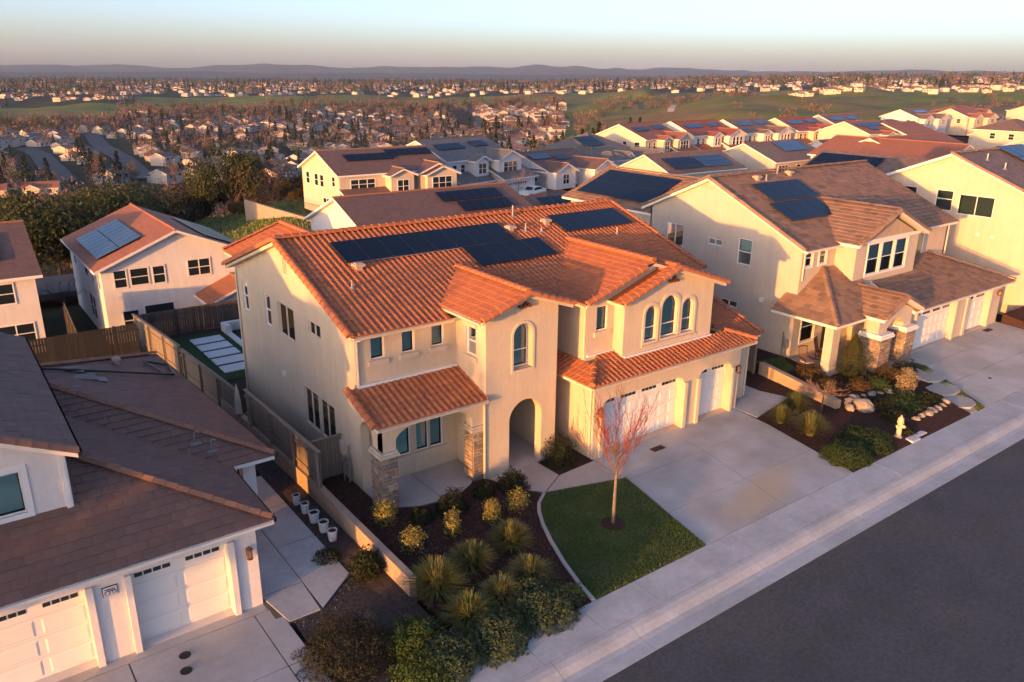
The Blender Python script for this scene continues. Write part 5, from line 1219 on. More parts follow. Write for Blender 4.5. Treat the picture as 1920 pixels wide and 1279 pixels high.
# boulders
def boulder(loc, sx, sy, sz, label):
    g = MB(); n, k = 9, 6; sd = random.uniform(0, 50); base = len(g.v)
    for i in range(k+1):
        ph = math.pi*(i/k)
        for j in range(n):
            a = 2*math.pi*j/n; d = V((math.sin(ph)*math.cos(a), math.sin(ph)*math.sin(a), math.cos(ph))); q = 1+.28*mnoise.noise(d*1.6+V((sd, 0, 0)))+.12*mnoise.noise(d*4+V((0, sd, 0)))
            g.v.append(V((d.x*sx*q, d.y*sy*q, d.z*sz*q+sz*.45)))
    for i in range(k):
        for j in range(n): g.f.append((i*n+j, (i+1)*n+j, (i+1)*n+(j+1) % n, i*n+(j+1) % n)); g.m.append(0); g.t.append(0)
    o = g.build('boulder', ['boulder']); o.location = loc; o.rotation_euler.z = random.uniform(0, 6); tag(o, label, 'boulder', 'boulders edging the right garden')
boulder((24.0,-7.3,.08), .66, .40, .34, 'largest boulder, at the end of the retaining wall')
up_ = [(23.3,-7.0,.24), (24.0,-6.5,.25), (24.6,-6.45,.27), (25.2,-6.55,.24), (25.75,-6.7,.28), (26.3,-6.85,.24), (26.85,-7.0,.26), (28.05,-7.05,.34)]
lo_ = [(24.45,-9.25,.22), (24.95,-9.5,.24), (25.5,-9.5,.25), (26.0,-9.55,.27), (26.55,-9.5,.26), (27.1,-9.5,.27), (27.65,-9.45,.26), (28.2,-9.35,.30)]
for nm, L_, z in (('upper', up_, .12), ('lower', lo_, .0)):
    for i, (x, y, s_) in enumerate(L_): s_ *= random.uniform(.85, 1.15); boulder((x, y, z), s_, s_*.8, s_*.7, 'tan boulder number %s from the left in the %s garden row' % (('one', 'two', 'three', 'four', 'five', 'six', 'seven', 'eight')[i], nm))
# hydrant
t = thing('fire_hydrant', 'cream yellow fire hydrant beside the spreading mat shrub', 'hydrant', (22.5,-9.95,-.06)); t.scale = (1.15, 1.15, 1.2)
b = MB(); b.lathe([(.16, 0), (.16, .06), (.105, .07), (.10, .62), (.135, .64), (.135, .69), (.10, .70)], n=14); b.build('barrel', ['hydrant_paint'], t, world=False, smooth=False)
b = MB(); b.lathe([(.125, .70), (.115, .80), (.07, .87), (.03, .89), (.03, .95), (.0, .95)], n=14); b.build('bonnet', ['hydrant_paint'], t, world=False)
for d in (V((1,0,0)), V((-1,0,0)), V((0,-1,0))): b = MB(); b.tube([V((0,0,.52))+d*.08, V((0,0,.52))+d*.20], .065, 10); b.tube([V((0,0,.52))+d*.20, V((0,0,.52))+d*.23], .045, 6); b.build('outlet_cap', ['hydrant_paint'], t, world=False)
for (x, y), w, l, m, lb in (((23.75,-10.2), .42, .28, 'paver', 'pale rectangular utility lid by the pavement'), ((22.95,-10.4), .35, .22, 'paver', 'pale utility lid beside the hydrant foot')):
    b = MB(); b.box(x-w, x+w, y-l, y+l, -.2, -.04); b.box(x-w*.85, x+w*.85, y-l*.8, y+l*.8, -.04, -.03); tag(b.build('utility_lid', [m]), lb, 'utility lid')
def grate(x, y, w, l, z, lb):
    t = thing('drain_grate', lb, 'drain grate', (x, y, z)); b = MB(); b.box(-w, w, -l, l, .0, .006); b.build('grate_frame', ['ink'], t, world=False)
    for i in range(7): b = MB(); u = -w*.85+i*w*1.7/6; b.box(u-.012, u+.012, -l*.8, l*.8, .007, .012); b.build('grate_bar', ['metal_black'], t, world=False)
grate(12.4,-4.3,.36,.17,gz(-4.4)+.002,'black drain grate in the middle of the driveway'); grate(41.9,-5.3,.40,.17,.422,'black drain grate in the right neighbour driveway')
for (x, y), lb in (((-8.35,-5.33), 'round metal cover in left driveway nearest the garage'), ((-8.5,-6.03), 'round metal cover in left driveway farther from garage')):
    b = MB(); b.lathe([(.17, -.02), (.17, .012), (.12, .016), (.0, .016)], n=16); o = b.build('access_cover', ['metal_black']); o.location = (x, y, zl((x, y))+.002); tag(o, lb, 'cover')
b = MB(); b.lathe([(.10, -.02), (.10, .012), (.0, .014)], n=12); o = b.build('access_cover', ['metal_black']); o.location = (33.9,-9.0,zr((33.9,-9.0))+.002); tag(o, 'small round cover in right neighbour driveway', 'cover')
# white pots along the path
for i, (x, y, r_, lb) in enumerate(((-2.42,.90,.19,'white pot nearest the brown house porch'), (-2.40,.10,.20,'second white pot from the porch'), (-2.38,-.72,.24,'middle white pot of the five'), (-2.36,-1.55,.23,'fourth white pot from the porch'), (-2.34,-2.28,.22,'white pot nearest the gravel end'))):
    r_ *= .82; t = thing('flower_pot', lb, 'flower pot', (x, y, -.30), group='white pots along the low wall')
    b = MB(); b.lathe([(r_*.68, 0), (r_*.82, .06), (r_, .40), (r_*1.06, .41), (r_*1.06, .46), (r_*.9, .46), (r_*.86, .40)], n=16); b.f.pop(); b.m.pop(); b.t.pop(); b.build('pot', ['pot_white'], t, world=False, smooth=False)
    b = MB(); b.lathe([(r_*.86, .41), (0, .43)], n=12); b.build('soil', ['soil_dark'], t, world=False)
    b = MB()
    for _ in range(14): a = random.uniform(0, 6.28); b.tube([V((0,0,.4)), V((math.cos(a)*.06, math.sin(a)*.06, .55)), V((math.cos(a)*.16, math.sin(a)*.16, random.uniform(.55, .75)))], [.006, .005, .003], 3)
    b.build('dry_stems', ['bark_brown'], t, world=False)
# rocking chair on the porch
t = thing('rocking_chair', 'dark wooden rocking chair with pale cushion on the porch', 'chair', (25.75,-2.75,.41), R(-20))
def part(nm, fn, m='chair_wood'): b = MB(); fn(b); b.build(nm, [m], t, world=False)
for sx in (-.27, .27):
    part('rocker', lambda b: b.tube([V((sx, -.48, .10)), V((sx, -.25, .03)), V((sx, .1, .02)), V((sx, .42, .07)), V((sx, .6, .15))], .022, 6))
    part('leg', lambda b: b.tube([V((sx, -.25, .03)), V((sx, -.25, .64))], .022, 6)); part('back_post', lambda b: b.tube([V((sx, .22, .04)), V((sx, .26, .45)), V((sx, .46, 1.22))], .022, 6)); part('armrest', lambda b: b.box(sx-.045, sx+.045, -.32, .34, .64, .67))
part('seat', lambda b: b.box(-.29, .29, -.30, .27, .40, .44)); part('cushion', lambda b: b.box(-.26, .26, -.27, .22, .441, .50), 'cushion'); part('top_rail', lambda b: b.tube([V((-.30, .455, 1.2)), V((0, .475, 1.24)), V((.30, .455, 1.2))], .035, 6))
for i in range(6): x = -.2+i*.08; part('back_slat', lambda b: b.tube([V((x, .27, .46)), V((x, .45, 1.2))], .014, 5))
t = thing('rocking_chair', 'second rocking chair half hidden behind the porch post', 'chair', (27.9,-2.3,.435), R(15))
for sx in (-.27, .27):
    part('rocker', lambda b: b.tube([V((sx, -.48, .10)), V((sx, -.25, .03)), V((sx, .1, .02)), V((sx, .42, .07)), V((sx, .6, .15))], .022, 6))
    part('back_post', lambda b: b.tube([V((sx, .22, .04)), V((sx, .26, .45)), V((sx, .46, 1.22))], .022, 6)); part('leg', lambda b: b.tube([V((sx, -.25, .03)), V((sx, -.25, .64))], .022, 6))
part('seat', lambda b: b.box(-.29, .29, -.30, .27, .40, .44)); part('top_rail', lambda b: b.tube([V((-.30, .455, 1.2)), V((.30, .455, 1.2))], .035, 6))
for i in range(6): x = -.2+i*.08; part('back_slat', lambda b: b.tube([V((x, .27, .46)), V((x, .45, 1.2))], .014, 5))
# ------------------------------------------------------------------ houses farther back
def mid_window(parent, O, U, Nn, u, z, w, h, n=1, arch_top=False, fm='white_trim'):
    b = MB(); q = lambda uu, zz, d: O+U*uu+UPV*zz+Nn*d; t = .09
    ol = arch(u, u+w, z, z+h-w/2, n=8) if arch_top else rect(u, u+w, z, z+h)
    il = inset(ol, t); k = len(ol)
    for i in range(k):
        j = (i+1) % k; b.face([q(*ol[i], .05), q(*ol[j], .05), q(*il[j], .05), q(*il[i], .05)]); b.face([q(*ol[i], 0), q(*ol[j], 0), q(*ol[j], .05), q(*ol[i], .05)]); b.face([q(*il[i], .05), q(*il[j], .05), q(*il[j], .012), q(*il[i], .012)])
    b.face([q(*p, .012) for p in il], 1)
    for i in range(1, n): b.obox(O, U, Nn, u+w*i/n-.04, u+w*i/n+.04, .013, .045, z+t, z+h-t)
    b.obox(O, U, Nn, u+t, u+w-t, .013, .04, z+h*.5-.03, z+h*.5+.03)
    return b.build('window', [fm, 'glass_dark'], parent, world=False)
def block(wm, rm, x0, x1, y0, y1, z0, ze, kind, k=.38, oh=.45, th=.2, band=None):
    wm.box(x0, x1, y0, y1, z0, ze)
    X0, X1, Y0, Y1 = x0-oh, x1+oh, y0-oh, y1+oh
    if kind == 'gx':
        ym = (y0+y1)/2; zr_ = ze+k*(y1-y0)/2; e = ze-k*oh+.06
        rm.slab(P3((X0,Y0,e), (X1,Y0,e), (X1,ym,zr_+.06), (X0,ym,zr_+.06)), th, 0, 1); rm.slab(P3((X1,Y1,e), (X0,Y1,e), (X0,ym,zr_+.06), (X1,ym,zr_+.06)), th, 0, 1)
        for x, d in ((x0, -1), (x1, 1)): ext(wm, V((x,0,0)), Y_, X_*d, [(y0, ze-.001), (y1, ze-.001), (ym, zr_-.12)], -.1, .0)
        rm.tube(P3((X0,ym,zr_+.08), (X1,ym,zr_+.08)), .10, 6, 2)
    elif kind == 'gy':
        xm = (x0+x1)/2; zr_ = ze+k*(x1-x0)/2; e = ze-k*oh+.06
        rm.slab(P3((X0,Y1,e), (X0,Y0,e), (xm,Y0,zr_+.06), (xm,Y1,zr_+.06)), th, 0, 1); rm.slab(P3((X1,Y0,e), (X1,Y1,e), (xm,Y1,zr_+.06), (xm,Y0,zr_+.06)), th, 0, 1)
        for y, d in ((y0, -1), (y1, 1)): ext(wm, V((0,y,0)), X_, Y_*d, [(x0, ze-.001), (x1, ze-.001), (xm, zr_-.12)], -.1, .0)
        rm.tube(P3((xm,Y0,zr_+.08), (xm,Y1,zr_+.08)), .10, 6, 2)
    elif kind == 'hip':
        w, d = x1-x0, y1-y0; m_ = min(w, d)/2+oh; e = ze-k*oh+.06; zr_ = e+k*m_
        if w >= d: r0, r1 = V((X0+m_, (y0+y1)/2, zr_)), V((X1-m_, (y0+y1)/2, zr_))
        else: r0, r1 = V(((x0+x1)/2, Y0+m_, zr_)), V(((x0+x1)/2, Y1-m_, zr_))
        a, b, c, d_ = P3((X0,Y0,e), (X1,Y0,e), (X1,Y1,e), (X0,Y1,e))
        if w >= d: F_ = [[a, b, r1, r0], [b, c, r1], [c, d_, r0, r1], [d_, a, r0]]
        else: F_ = [[a, b, r0], [b, c, r1, r0], [c, d_, r1], [d_, a, r0, r1]]
        for f in F_: rm.slab(f, th, 0, 1)
        for p, q in ((a, r0), (b, r0 if w < d else r1), (c, r1), (d_, r0 if w >= d else r1)): rm.tube([p+UPV*.03, q+UPV*.03], .09, 6, 2)
        rm.tube([r0+UPV*.03, r1+UPV*.03], .09, 6, 2)
    elif kind == 'shed': rm.slab(P3((X0,Y0,ze), (X1,Y0,ze), (X1,y1,ze+k*(y1-Y0)), (X0,y1,ze+k*(y1-Y0))), th, 0, 1)
FR = (V((0,0,0)), X_, -Y_)
def mid_house(label, loc, rz_, wallm, roofm, blocks, wins=(), garages=(), arrays=(), capm='tile_tan', fm='white_trim', group='houses along the rear street'):
    """house of gabled/hipped blocks in local coordinates, front towards -y. wins: (side, pos, u, z, w, h, n, arch); garages: (y, u0, u1, h); arrays: (x, y, z, axis, cols, rows, k, blue)"""
    t = thing('house', label, 'house', loc, R(rz_), group); wm, rm = MB(), MB()
    for b in blocks: block(wm, rm, *b[:7], **(b[7] if len(b) > 7 else {}))
    wm.build('wall', [wallm], t, world=False); roof = rm.build('roof', [roofm, fm, capm], t, world=False)
    for w in wins:
        sd, pos, u, z, ww, hh = w[:6]; n = w[6] if len(w) > 6 else 1; at = w[7] if len(w) > 7 else False
        if sd == 'f': mid_window(t, V((0,pos,0)), X_, -Y_, u, z, ww, hh, n, at, fm)
        elif sd == 'l': mid_window(t, V((pos,0,0)), Y_, -X_, u, z, ww, hh, n, at, fm)
        else: mid_window(t, V((pos,0,0)), Y_, X_, u, z, ww, hh, n, at, fm)
    for y, u0, u1, h in garages:
        b = MB(); O = V((0,y,0)); b.obox(O, X_, -Y_, u0, u1, .0, .03, 0, h)
        for i in range(1, 4): b.obox(O, X_, -Y_, u0+.05, u1-.05, .03, .036, h*i/4-.015, h*i/4+.015, 1)
        n = int((u1-u0)/.55)
        for i in range(n): uu = u0+(u1-u0)*(i+.14)/n; b.obox(O, X_, -Y_, uu, uu+(u1-u0)/n*.72, .03, .04, h*.80, h*.93, 1)
        b.build('garage_door', ['door_white', 'glass_dark'], t, world=False)
    for a in arrays:
        x, y, z, ax, nc, nr, k = a[:7]; mt = 'solar_blue' if len(a) > 7 and a[7] else 'solar_cell'
        if ax == 'f': U, Vv = X_, V((0, 1, k)).normalized()
        elif ax == 'r': U, Vv = Y_, V((-1, 0, k)).normalized()
        else: U, Vv = -Y_, V((1, 0, k)).normalized()
        solar(t, V((x, y, z)), U, Vv, [(c, r_) for c in range(nc) for r_ in range(nr)], 1.1, 1.75, one=True, mt=mt, world=False, lift=.2)
    return t
def plan_two(label, loc, rz_, wallm, roofm, w=15, d=11, k=.38, solar_=True, arches=False, flip=False, lower=True, blue=False, capm='tile_tan', group='houses along the rear street', fm='white_trim'):
    """two-storey plan: side gables, two front gables, low garage and porch roofs"""
    a, b = (w*.30, w*.50), (w*.58, w*.96)
    B = [(0, w, 0, d, 0, 5.6, 'gx', dict(k=k)), (a[0], a[1], -1.6, 3.0, 0 if not lower else 2.6, 5.45, 'gy', dict(k=k)), (b[0], b[1], -2.6, 3.0, 2.6, 5.45, 'gy', dict(k=k)),
         (.2, a[1]-.4, -2.6, .2, 0, 2.55, 'shed', dict(k=k)), (b[0]-.6, w+.8, -4.2, .2, 0, 2.7, 'shed', dict(k=k))]
    Wn = [('l', 0, 1.2, 3.5, 1.3, 1.5), ('l', 0, 4.2, 3.5, 1.0, 1.5), ('l', 0, 7.0, 3.5, 1.5, 1.5, 2), ('l', 0, 2.8, .9, 2.0, 1.4, 2), ('f', 0, .9, 3.6, 1.0, 1.3), ('f', 0, 2.6, 3.6, 1.0, 1.3)]
    if arches: Wn += [('f', -1.6, a[0]+.6+i*.95, 3.4, .8, 1.6, 1, True) for i in range(2)]+[('f', -2.6, b[0]+1.2+i*1.25, 3.4, 1.0, 1.75, 1, True) for i in range(3)]
    else: Wn += [('f', -1.6, (a[0]+a[1])/2-.9, 3.4, 1.8, 1.6, 2), ('f', -2.6, (b[0]+b[1])/2-1.6, 3.4, 3.2, 1.6, 3)]
    ar = []
    if solar_:
        y0 = 2.6; z0 = 5.6+k*y0+.05; ar = [(w*.08, y0, z0, 'f', int(w*.42/1.1), 1, k, blue), (w*.62, y0+.2, z0+k*.2, 'f', int(w*.3/1.1), 1, k, blue)]
    return mid_house(label, loc, rz_, wallm, roofm, B, Wn, [(-4.2, b[0]+.2, b[0]+4.6, 2.2)], ar, capm, fm, group)
# --- second row: backs towards the camera
mid_house('white two-storey house with orange-brown roof and big blue solar array at left', (-2.9, 35.2, -3.3), 0, 'stucco_white', 'roof_orange',
    [(0, 10.6, 0, 13.5, 0, 5.8, 'gy', dict(k=.42, oh=.5)), (6.6, 11.5, -3.2, .2, 0, 3.1, 'gy', dict(k=.42))],
    [('f', 0, .75, 4.15, .95, 1.4), ('f', 0, 1.85, 4.2, 1.35, 1.35), ('f', 0, 3.4, 4.15, .95, 1.4), ('f', 0, 5.9, 4.35, 1.75, 1.35, 2), ('f', 0, 1.0, .9, 1.2, 1.6), ('f', 0, 2.5, 1.2, 2.2, 1.5), ('l', 0, .6, 4.0, .8, 1.5), ('l', 0, 3.0, 4.0, .9, 1.5), ('l', 0, 5.2, 4.0, 1.6, 1.5), ('l', 0, 8.6, 4.5, .7, .7), ('l', 0, 10.6, 4.0, .8, 1.6), ('l', 0, 4.0, .8, 2.4, 2.0, 2), ('l', 0, 8.0, 2.0, .9, .5)],
    (), [(.25, 10.6, 5.8+.42*.3, 'l', 8, 2, .42, True), (10.9, 1.2, 5.65, 'r', 9, 2, .42, False)], 'roof_orange', fm='stucco_white', group='houses behind the main row')
mid_house('tan house cut by the left picture edge, dark solar panels on brown roof', (-21, 35.5, -3.0), 0, 'stucco_white', 'roof_brown',
    [(0, 14.1, 0, 12, 0, 5.7, 'gx', dict(k=.42))], [('f', 0, 11.2, 3.7, 1.6, 1.5), ('f', 0, 11.3, .8, 2.3, 1.5, 2)], (), [(8.0, 1.4, 5.7+.42*1.5, 'f', 4, 2, .42)], 'tile_brown_cap', group='houses behind the main row')
mid_house('white gable house with long brown roof and stepped black solar array', (16.3, 30.6, -2.4), 0, 'stucco_white', 'roof_brown',
    [(0, 17.2, 0, 12.6, 0, 5.6, 'gx', dict(k=.40, oh=.5))], [('l', 0, 1.2, 4.0, 1.5, 1.4, 2), ('l', 0, 4.4, 4.0, 1.0, 1.4)], (), [(9.0, 3.9, 5.6+.40*4.0, 'f', 6, 1, .40), (10.2, 2.15, 5.6+.40*2.25, 'f', 5, 1, .40)], 'tile_brown_cap', group='houses behind the main row')
mid_house('brown hip roof with solar behind the orange ridge', (38.5, 37.5, -3.5), 0, 'stucco_pale', 'roof_brown',
    [(0, 14, 0, 12, 0, 4.6, 'hip', dict(k=.36))], [], (), [(3.4, 3.2, 4.6+.36*3.2, 'f', 7, 1, .36)], 'tile_brown_cap', group='houses behind the main row')
mid_house('tan house with yellow gable and long blue and black solar array', (79.5, 57.0, -1.4), 0, 'stucco_pale', 'roof_tan',
    [(0, 17, 0, 11, 0, 3.2, 'gx', dict(k=.42))], [('l', 0, 3, .9, 1.3, 1.3)], (), [(1.6, .6, 3.2+.42*.7, 'f', 6, 2, .42), (8.6, .6, 3.2+.42*.7, 'f', 6, 2, .42, True)], group='houses behind the main row')
mid_house('tan stucco house with brown gable roof and bright blue solar array', (106.5, 58.0, -1.2), 3, 'stucco_tan', 'roof_tan',
    [(0, 17, 0, 13, 0, 3.2, 'gx', dict(k=.40))], [('f', 0, 1.0, .6, 3.0, 1.9, 3), ('f', 0, 6.5, .7, 1.5, 1.7), ('f', 0, 11.5, .7, 1.6, 1.7)], (), [(7.0, 2.6, 3.2+.40*2.7, 'f', 7, 2, .40, True)], group='houses behind the main row')
mid_house('large house with orange roof and long white rake beyond the yellow gable', (112, 33.0, -1.0), 0, 'stucco_white', 'roof_orange',
    [(0, 15, 0, 22, 0, 4.4, 'gy', dict(k=.36)), (6, 30, 8, 22, 0, 4.6, 'gx', dict(k=.36))], [('f', 0, 3, 1, 2, 1.5, 2)], (), [], 'roof_orange', group='houses behind the main row')
# --- third row, fronts towards the camera
mid_house('yellow-lit two-storey house with board gable and three front gables', (28.9, 64.2, -1.5), 0, 'stucco_pale', 'roof_brown',
    [(0, 15.0, 0, 11.5, 0, 5.6, 'gx', dict(k=.40)), (6.2, 9.4, -1.6, 2.6, 0, 5.35, 'gy', dict(k=.40)), (10.6, 15.6, -1.3, 2.6, 2, 5.4, 'gy', dict(k=.40)), (11.2, 15.6, -1.9, 2.6, 0, 5.2, 'gy', dict(k=.40)), (.3, 6.2, -2.4, .2, 0, 2.7, 'shed')],
    [('l', 0, 1.2, 3.9, 1.0, 1.3), ('l', 0, 4.6, 3.5, 1.2, 1.6), ('l', 0, 6.3, 3.5, 1.2, 1.6), ('l', 0, 9.0, 3.5, 1.2, 1.6), ('l', 0, 3.0, 1.0, 2.2, 1.3, 2), ('f', 0, 1.4, 3.6, 3.4, 1.3, 3), ('f', -1.6, 7.0, 3.0, 1.7, 1.7, 2), ('f', -1.9, 11.9, 3.1, 3.0, 1.7, 3)],
    (), [(2.4, 2.6, 5.6+.40*2.7, 'f', 6, 1, .40), (8.6, 3.4, 5.6+.40*3.5, 'f', 6, 1, .40)])
plan_two('grey-roofed two-storey house behind the white car', (48.6, 71.0, -1.5), 14, 'stucco_white', 'roof_grey', 14, 12, .40, True, capm='roof_grey')
mid_house('single-storey house with orange front gable and white garage', (66.9, 71.1, -1.2), 10, 'stucco_white', 'roof_brown',
    [(0, 13, 0, 12, 0, 2.9, 'gx', dict(k=.36)), (0, 4.8, -1.8, 4, 0, 2.8, 'gy', dict(k=.45)), (7.6, 13, -3.4, 4, 0, 2.9, 'gy', dict(k=.45))], [('f', -1.8, 1.6, .7, 1.6, 1.6, 2), ('l', 0, 2, .9, 1.2, 1.3), ('f', 0, 5.4, .8, 1.5, 1.5)], [(-3.4, 8.2, 12.4, 2.2)], [(.4, 3.2, 2.9+.36*3.3, 'f', 4, 1, .36, True), (5.4, 2.4, 2.9+.36*2.5, 'f', 3, 1, .36)])
mid_house('wide single-storey house with grey hip roof and arched entry', (82, 77.0, -1.2), 10, 'stucco_white', 'roof_grey',
    [(0, 16.5, 0, 16, 0, 3.2, 'hip', dict(k=.45)), (2.0, 6.4, -2.6, 3, 0, 3.2, 'hip', dict(k=.45)), (11.4, 16.2, -4.0, 4, 0, 3.1, 'gy', dict(k=.5)), (7.0, 9.0, -1.6, 2.2, 0, 3.4, 'gy', dict(k=.7))],
    [('f', -2.6, 2.4, .1, .9, 2.3, 1, True), ('f', -2.6, 3.8, .1, .9, 2.3, 1, True), ('f', -2.6, 5.2, .1, .9, 2.3, 1, True), ('l', 2.0, -1.8, .4, .9, 2.0, 1, True), ('f', -1.6, 7.5, .1, 1.0, 2.4, 1, True)], [(-4.0, 11.9, 15.7, 2.2)], [(2.0, 3.6, 3.2+.45*3.7, 'f', 5, 2, .45)], 'roof_grey')
plan_two('two-storey house with bright orange roof and bay windows', (99.6, 82.2, -1.2), 12, 'stucco_pale', 'roof_orange', 13, 12, .40, True, capm='roof_orange')
plan_two('white two-storey house with red roof, blue solar and arched windows', (115.8, 84.5, -1.2), 4, 'stucco_white', 'roof_red', 14.5, 12, .40, True, True, blue=True, capm='roof_red')
plan_two('tan-roofed two-storey house with twin front gables', (132.2, 84.3, -1.2), 4, 'stucco_white', 'roof_tan', 14, 12, .40, True, True, blue=True)
plan_two('cream two-storey house with red roof and three slim windows', (148.6, 83.0, -1.2), 2, 'stucco_cream', 'roof_red', 14, 12, .40, True, True, blue=True, capm='roof_red')
plan_two('cream two-storey house with tan roof right of the red roofs', (170.5, 86.3, -1.2), 2, 'stucco_pale', 'roof_tan', 15, 12, .42, True, blue=True)
mid_house('small single-storey white house with arched garage and round shrubs', (135.4, 64.5, -.8), 0, 'stucco_white', 'roof_brown',
    [(0, 8.4, 0, 9, 0, 2.6, 'gx', dict(k=.42)), (0, 3.6, -1.2, 3, 0, 2.6, 'gy', dict(k=.5)), (5.2, 8.8, -1.6, 3, 0, 2.6, 'gy', dict(k=.5))], [('f', -1.2, .9, .7, 1.8, 1.5, 2), ('f', 0, 3.9, .8, 1.0, 1.3)], [(-1.6, 5.5, 8.4, 2.1)], [])
mid_house('yellow two-storey house with orange roof and long dark solar array', (150.5, 67.0, -1.0), 0, 'stucco_pale', 'roof_orange',
    [(0, 12, 0, 12, 0, 5.6, 'gx', dict(k=.36)), (4.2, 7.4, -1.6, 2, 0, 5.4, 'gy', dict(k=.36)), (0, 4.2, -2.4, .2, 0, 2.8, 'shed'), (11, 24, -4, 11, 0, 4.6, 'gx', dict(k=.36)), (11.5, 18, -8, 0, 0, 3.8, 'gy', dict(k=.4))],
    [('f', 0, .8, 3.8, 2.6, 1.2, 3), ('f', -1.6, 4.9, 3.4, 1.7, 1.7, 2), ('f', -2.4, 1.2, .7, 2.4, 1.6, 3), ('f', -8, 13.5, 1.2, 1.2, 1.4)], (), [(1.2, 3.0, 5.6+.36*3.1, 'f', 9, 1, .36), (3.0, 1.3, 5.6+.36*1.4, 'f', 3, 1, .36)], 'roof_orange')
# --- more roofs beyond, at the right
RM = ['roof_tan', 'roof_orange', 'roof_brown', 'roof_red', 'roof_tan']; WM = ['stucco_pale', 'stucco_cream', 'stucco_white']
far = [(188, 52, 0, 'tan roof house with yellow gable far right of the solar roofs', 1), (205, 60, 5, 'orange roof house behind the yellow gable at far right', 0), (222, 52, 0, 'brown roof house near right edge with grey gable', 1), (240, 44, 0, 'tan gable house at the right edge, second from the hill', 1), (205, 92, 2, 'red-roofed house standing alone below the hillside', 0), (226, 96, 4, 'cream house below the hillside beside red roof', 1), (248, 92, 0, 'pale house below hillside right of centre', 0), (262, 70, 0, 'orange house near right edge below the hill', 1), (270, 104, 3, 'small pale house touching the hillside grass', 0), (290, 84, 0, 'tan house at the far right below hill', 1), (168, 38, 0, 'grey-gabled house with blue solar near right edge', 1), (190, 30, 0, 'low tan roof near the right edge with dark panels', 1), (150, 24, 0, 'wide tan roof at right edge behind the yellow gable', 1), (215, 30, 0, 'brown roof at the right edge beyond the wide tan roof', 0), (126, 12, 0, 'tan roof just behind the yellow gable house', 1), (312, 96, 0, 'pale house far right against the brown thicket', 0), (300, 60, 0, 'yellow-lit gable house cut by right edge', 1)]
for i, (x, y, rz_, lb, s_) in enumerate(far):
    two = i % 3 != 1; ze = 5.6 if two else 3.2; w = 14+(i*5) % 6; d = 11+(i*3) % 3
    B = [(0, w, 0, d, 0, ze, 'gx' if i % 4 else 'hip', dict(k=.38)), (w*.08, w*.42, -1.6, 3, 0, ze-.2, 'gy', dict(k=.4)), (w*.55, w*.95, -2.6, 3, 0, ze-.3 if two else 3.0, 'gy', dict(k=.4))]
    Wn = [('f', -1.6, w*.25-.9, ze-2.1, 1.8, 1.4, 2), ('f', -2.6, w*.75-1.2, ze-2.1, 2.4, 1.4, 3), ('l', 0, 2, ze-2.1, 1.3, 1.4), ('l', 0, 6, ze-2.1, 1.3, 1.4)]
    mid_house(lb, (x, y, -.8), rz_, WM[i % 3], RM[i % 5], B, Wn, (), [(w*.3, 2.6, ze+.38*2.7, 'f', 5+i % 3, 1, .38, i % 2)] if s_ and i % 4 else (), group='houses at the right below the hill')
taken = [(h[0], h[1]) for h in far]+[(150.5, 67), (135.4, 64.5), (170.5, 86.3), (112, 33), (130, 45), (148.6, 83), (162, 62), (106.5, 58)]; random.seed(3); kx = 0
for row, yy in enumerate((26, 44, 62, 80, 98)):
    for cx in range(158, 345, 19):
        x, y = cx+random.uniform(-3, 3)+row*5, yy+random.uniform(-3, 3)+(cx-158)*.06
        if any(abs(x-a) < 16 and abs(y-c) < 15 for a, c in taken) or kx >= 24: continue
        taken.append((x, y)); kx += 1; i = random.randrange(5); ze = random.choice((3.2, 5.4)); w = random.uniform(12, 15)
        mid_house('%s-roofed %s house in the packed rows at the right' % (('tan', 'orange', 'brown', 'red', 'tan')[i], 'single-storey' if ze < 4 else 'two-storey'), (x, y, -1.0), random.uniform(-6, 6), WM[kx % 3], RM[i], [(0, w, 0, 11, 0, ze, random.choice(('gx', 'gx', 'hip')), dict(k=.38)), (w*.5, w*.95, -2.2, 3, 0, ze-.25, 'gy', dict(k=.4))], [('f', -2.2, w*.72-1.1, ze-2.1, 2.2, 1.4, 3), ('l', 0, 4, ze-2.1, 1.3, 1.4)], (), [(w*.15, 2.6, ze+.38*2.7, 'f', 5, 1, .38, kx % 2)] if kx % 2 else (), group='%s roofs in the packed rows at the right' % ('tan', 'orange', 'brown', 'red', 'tan')[i])
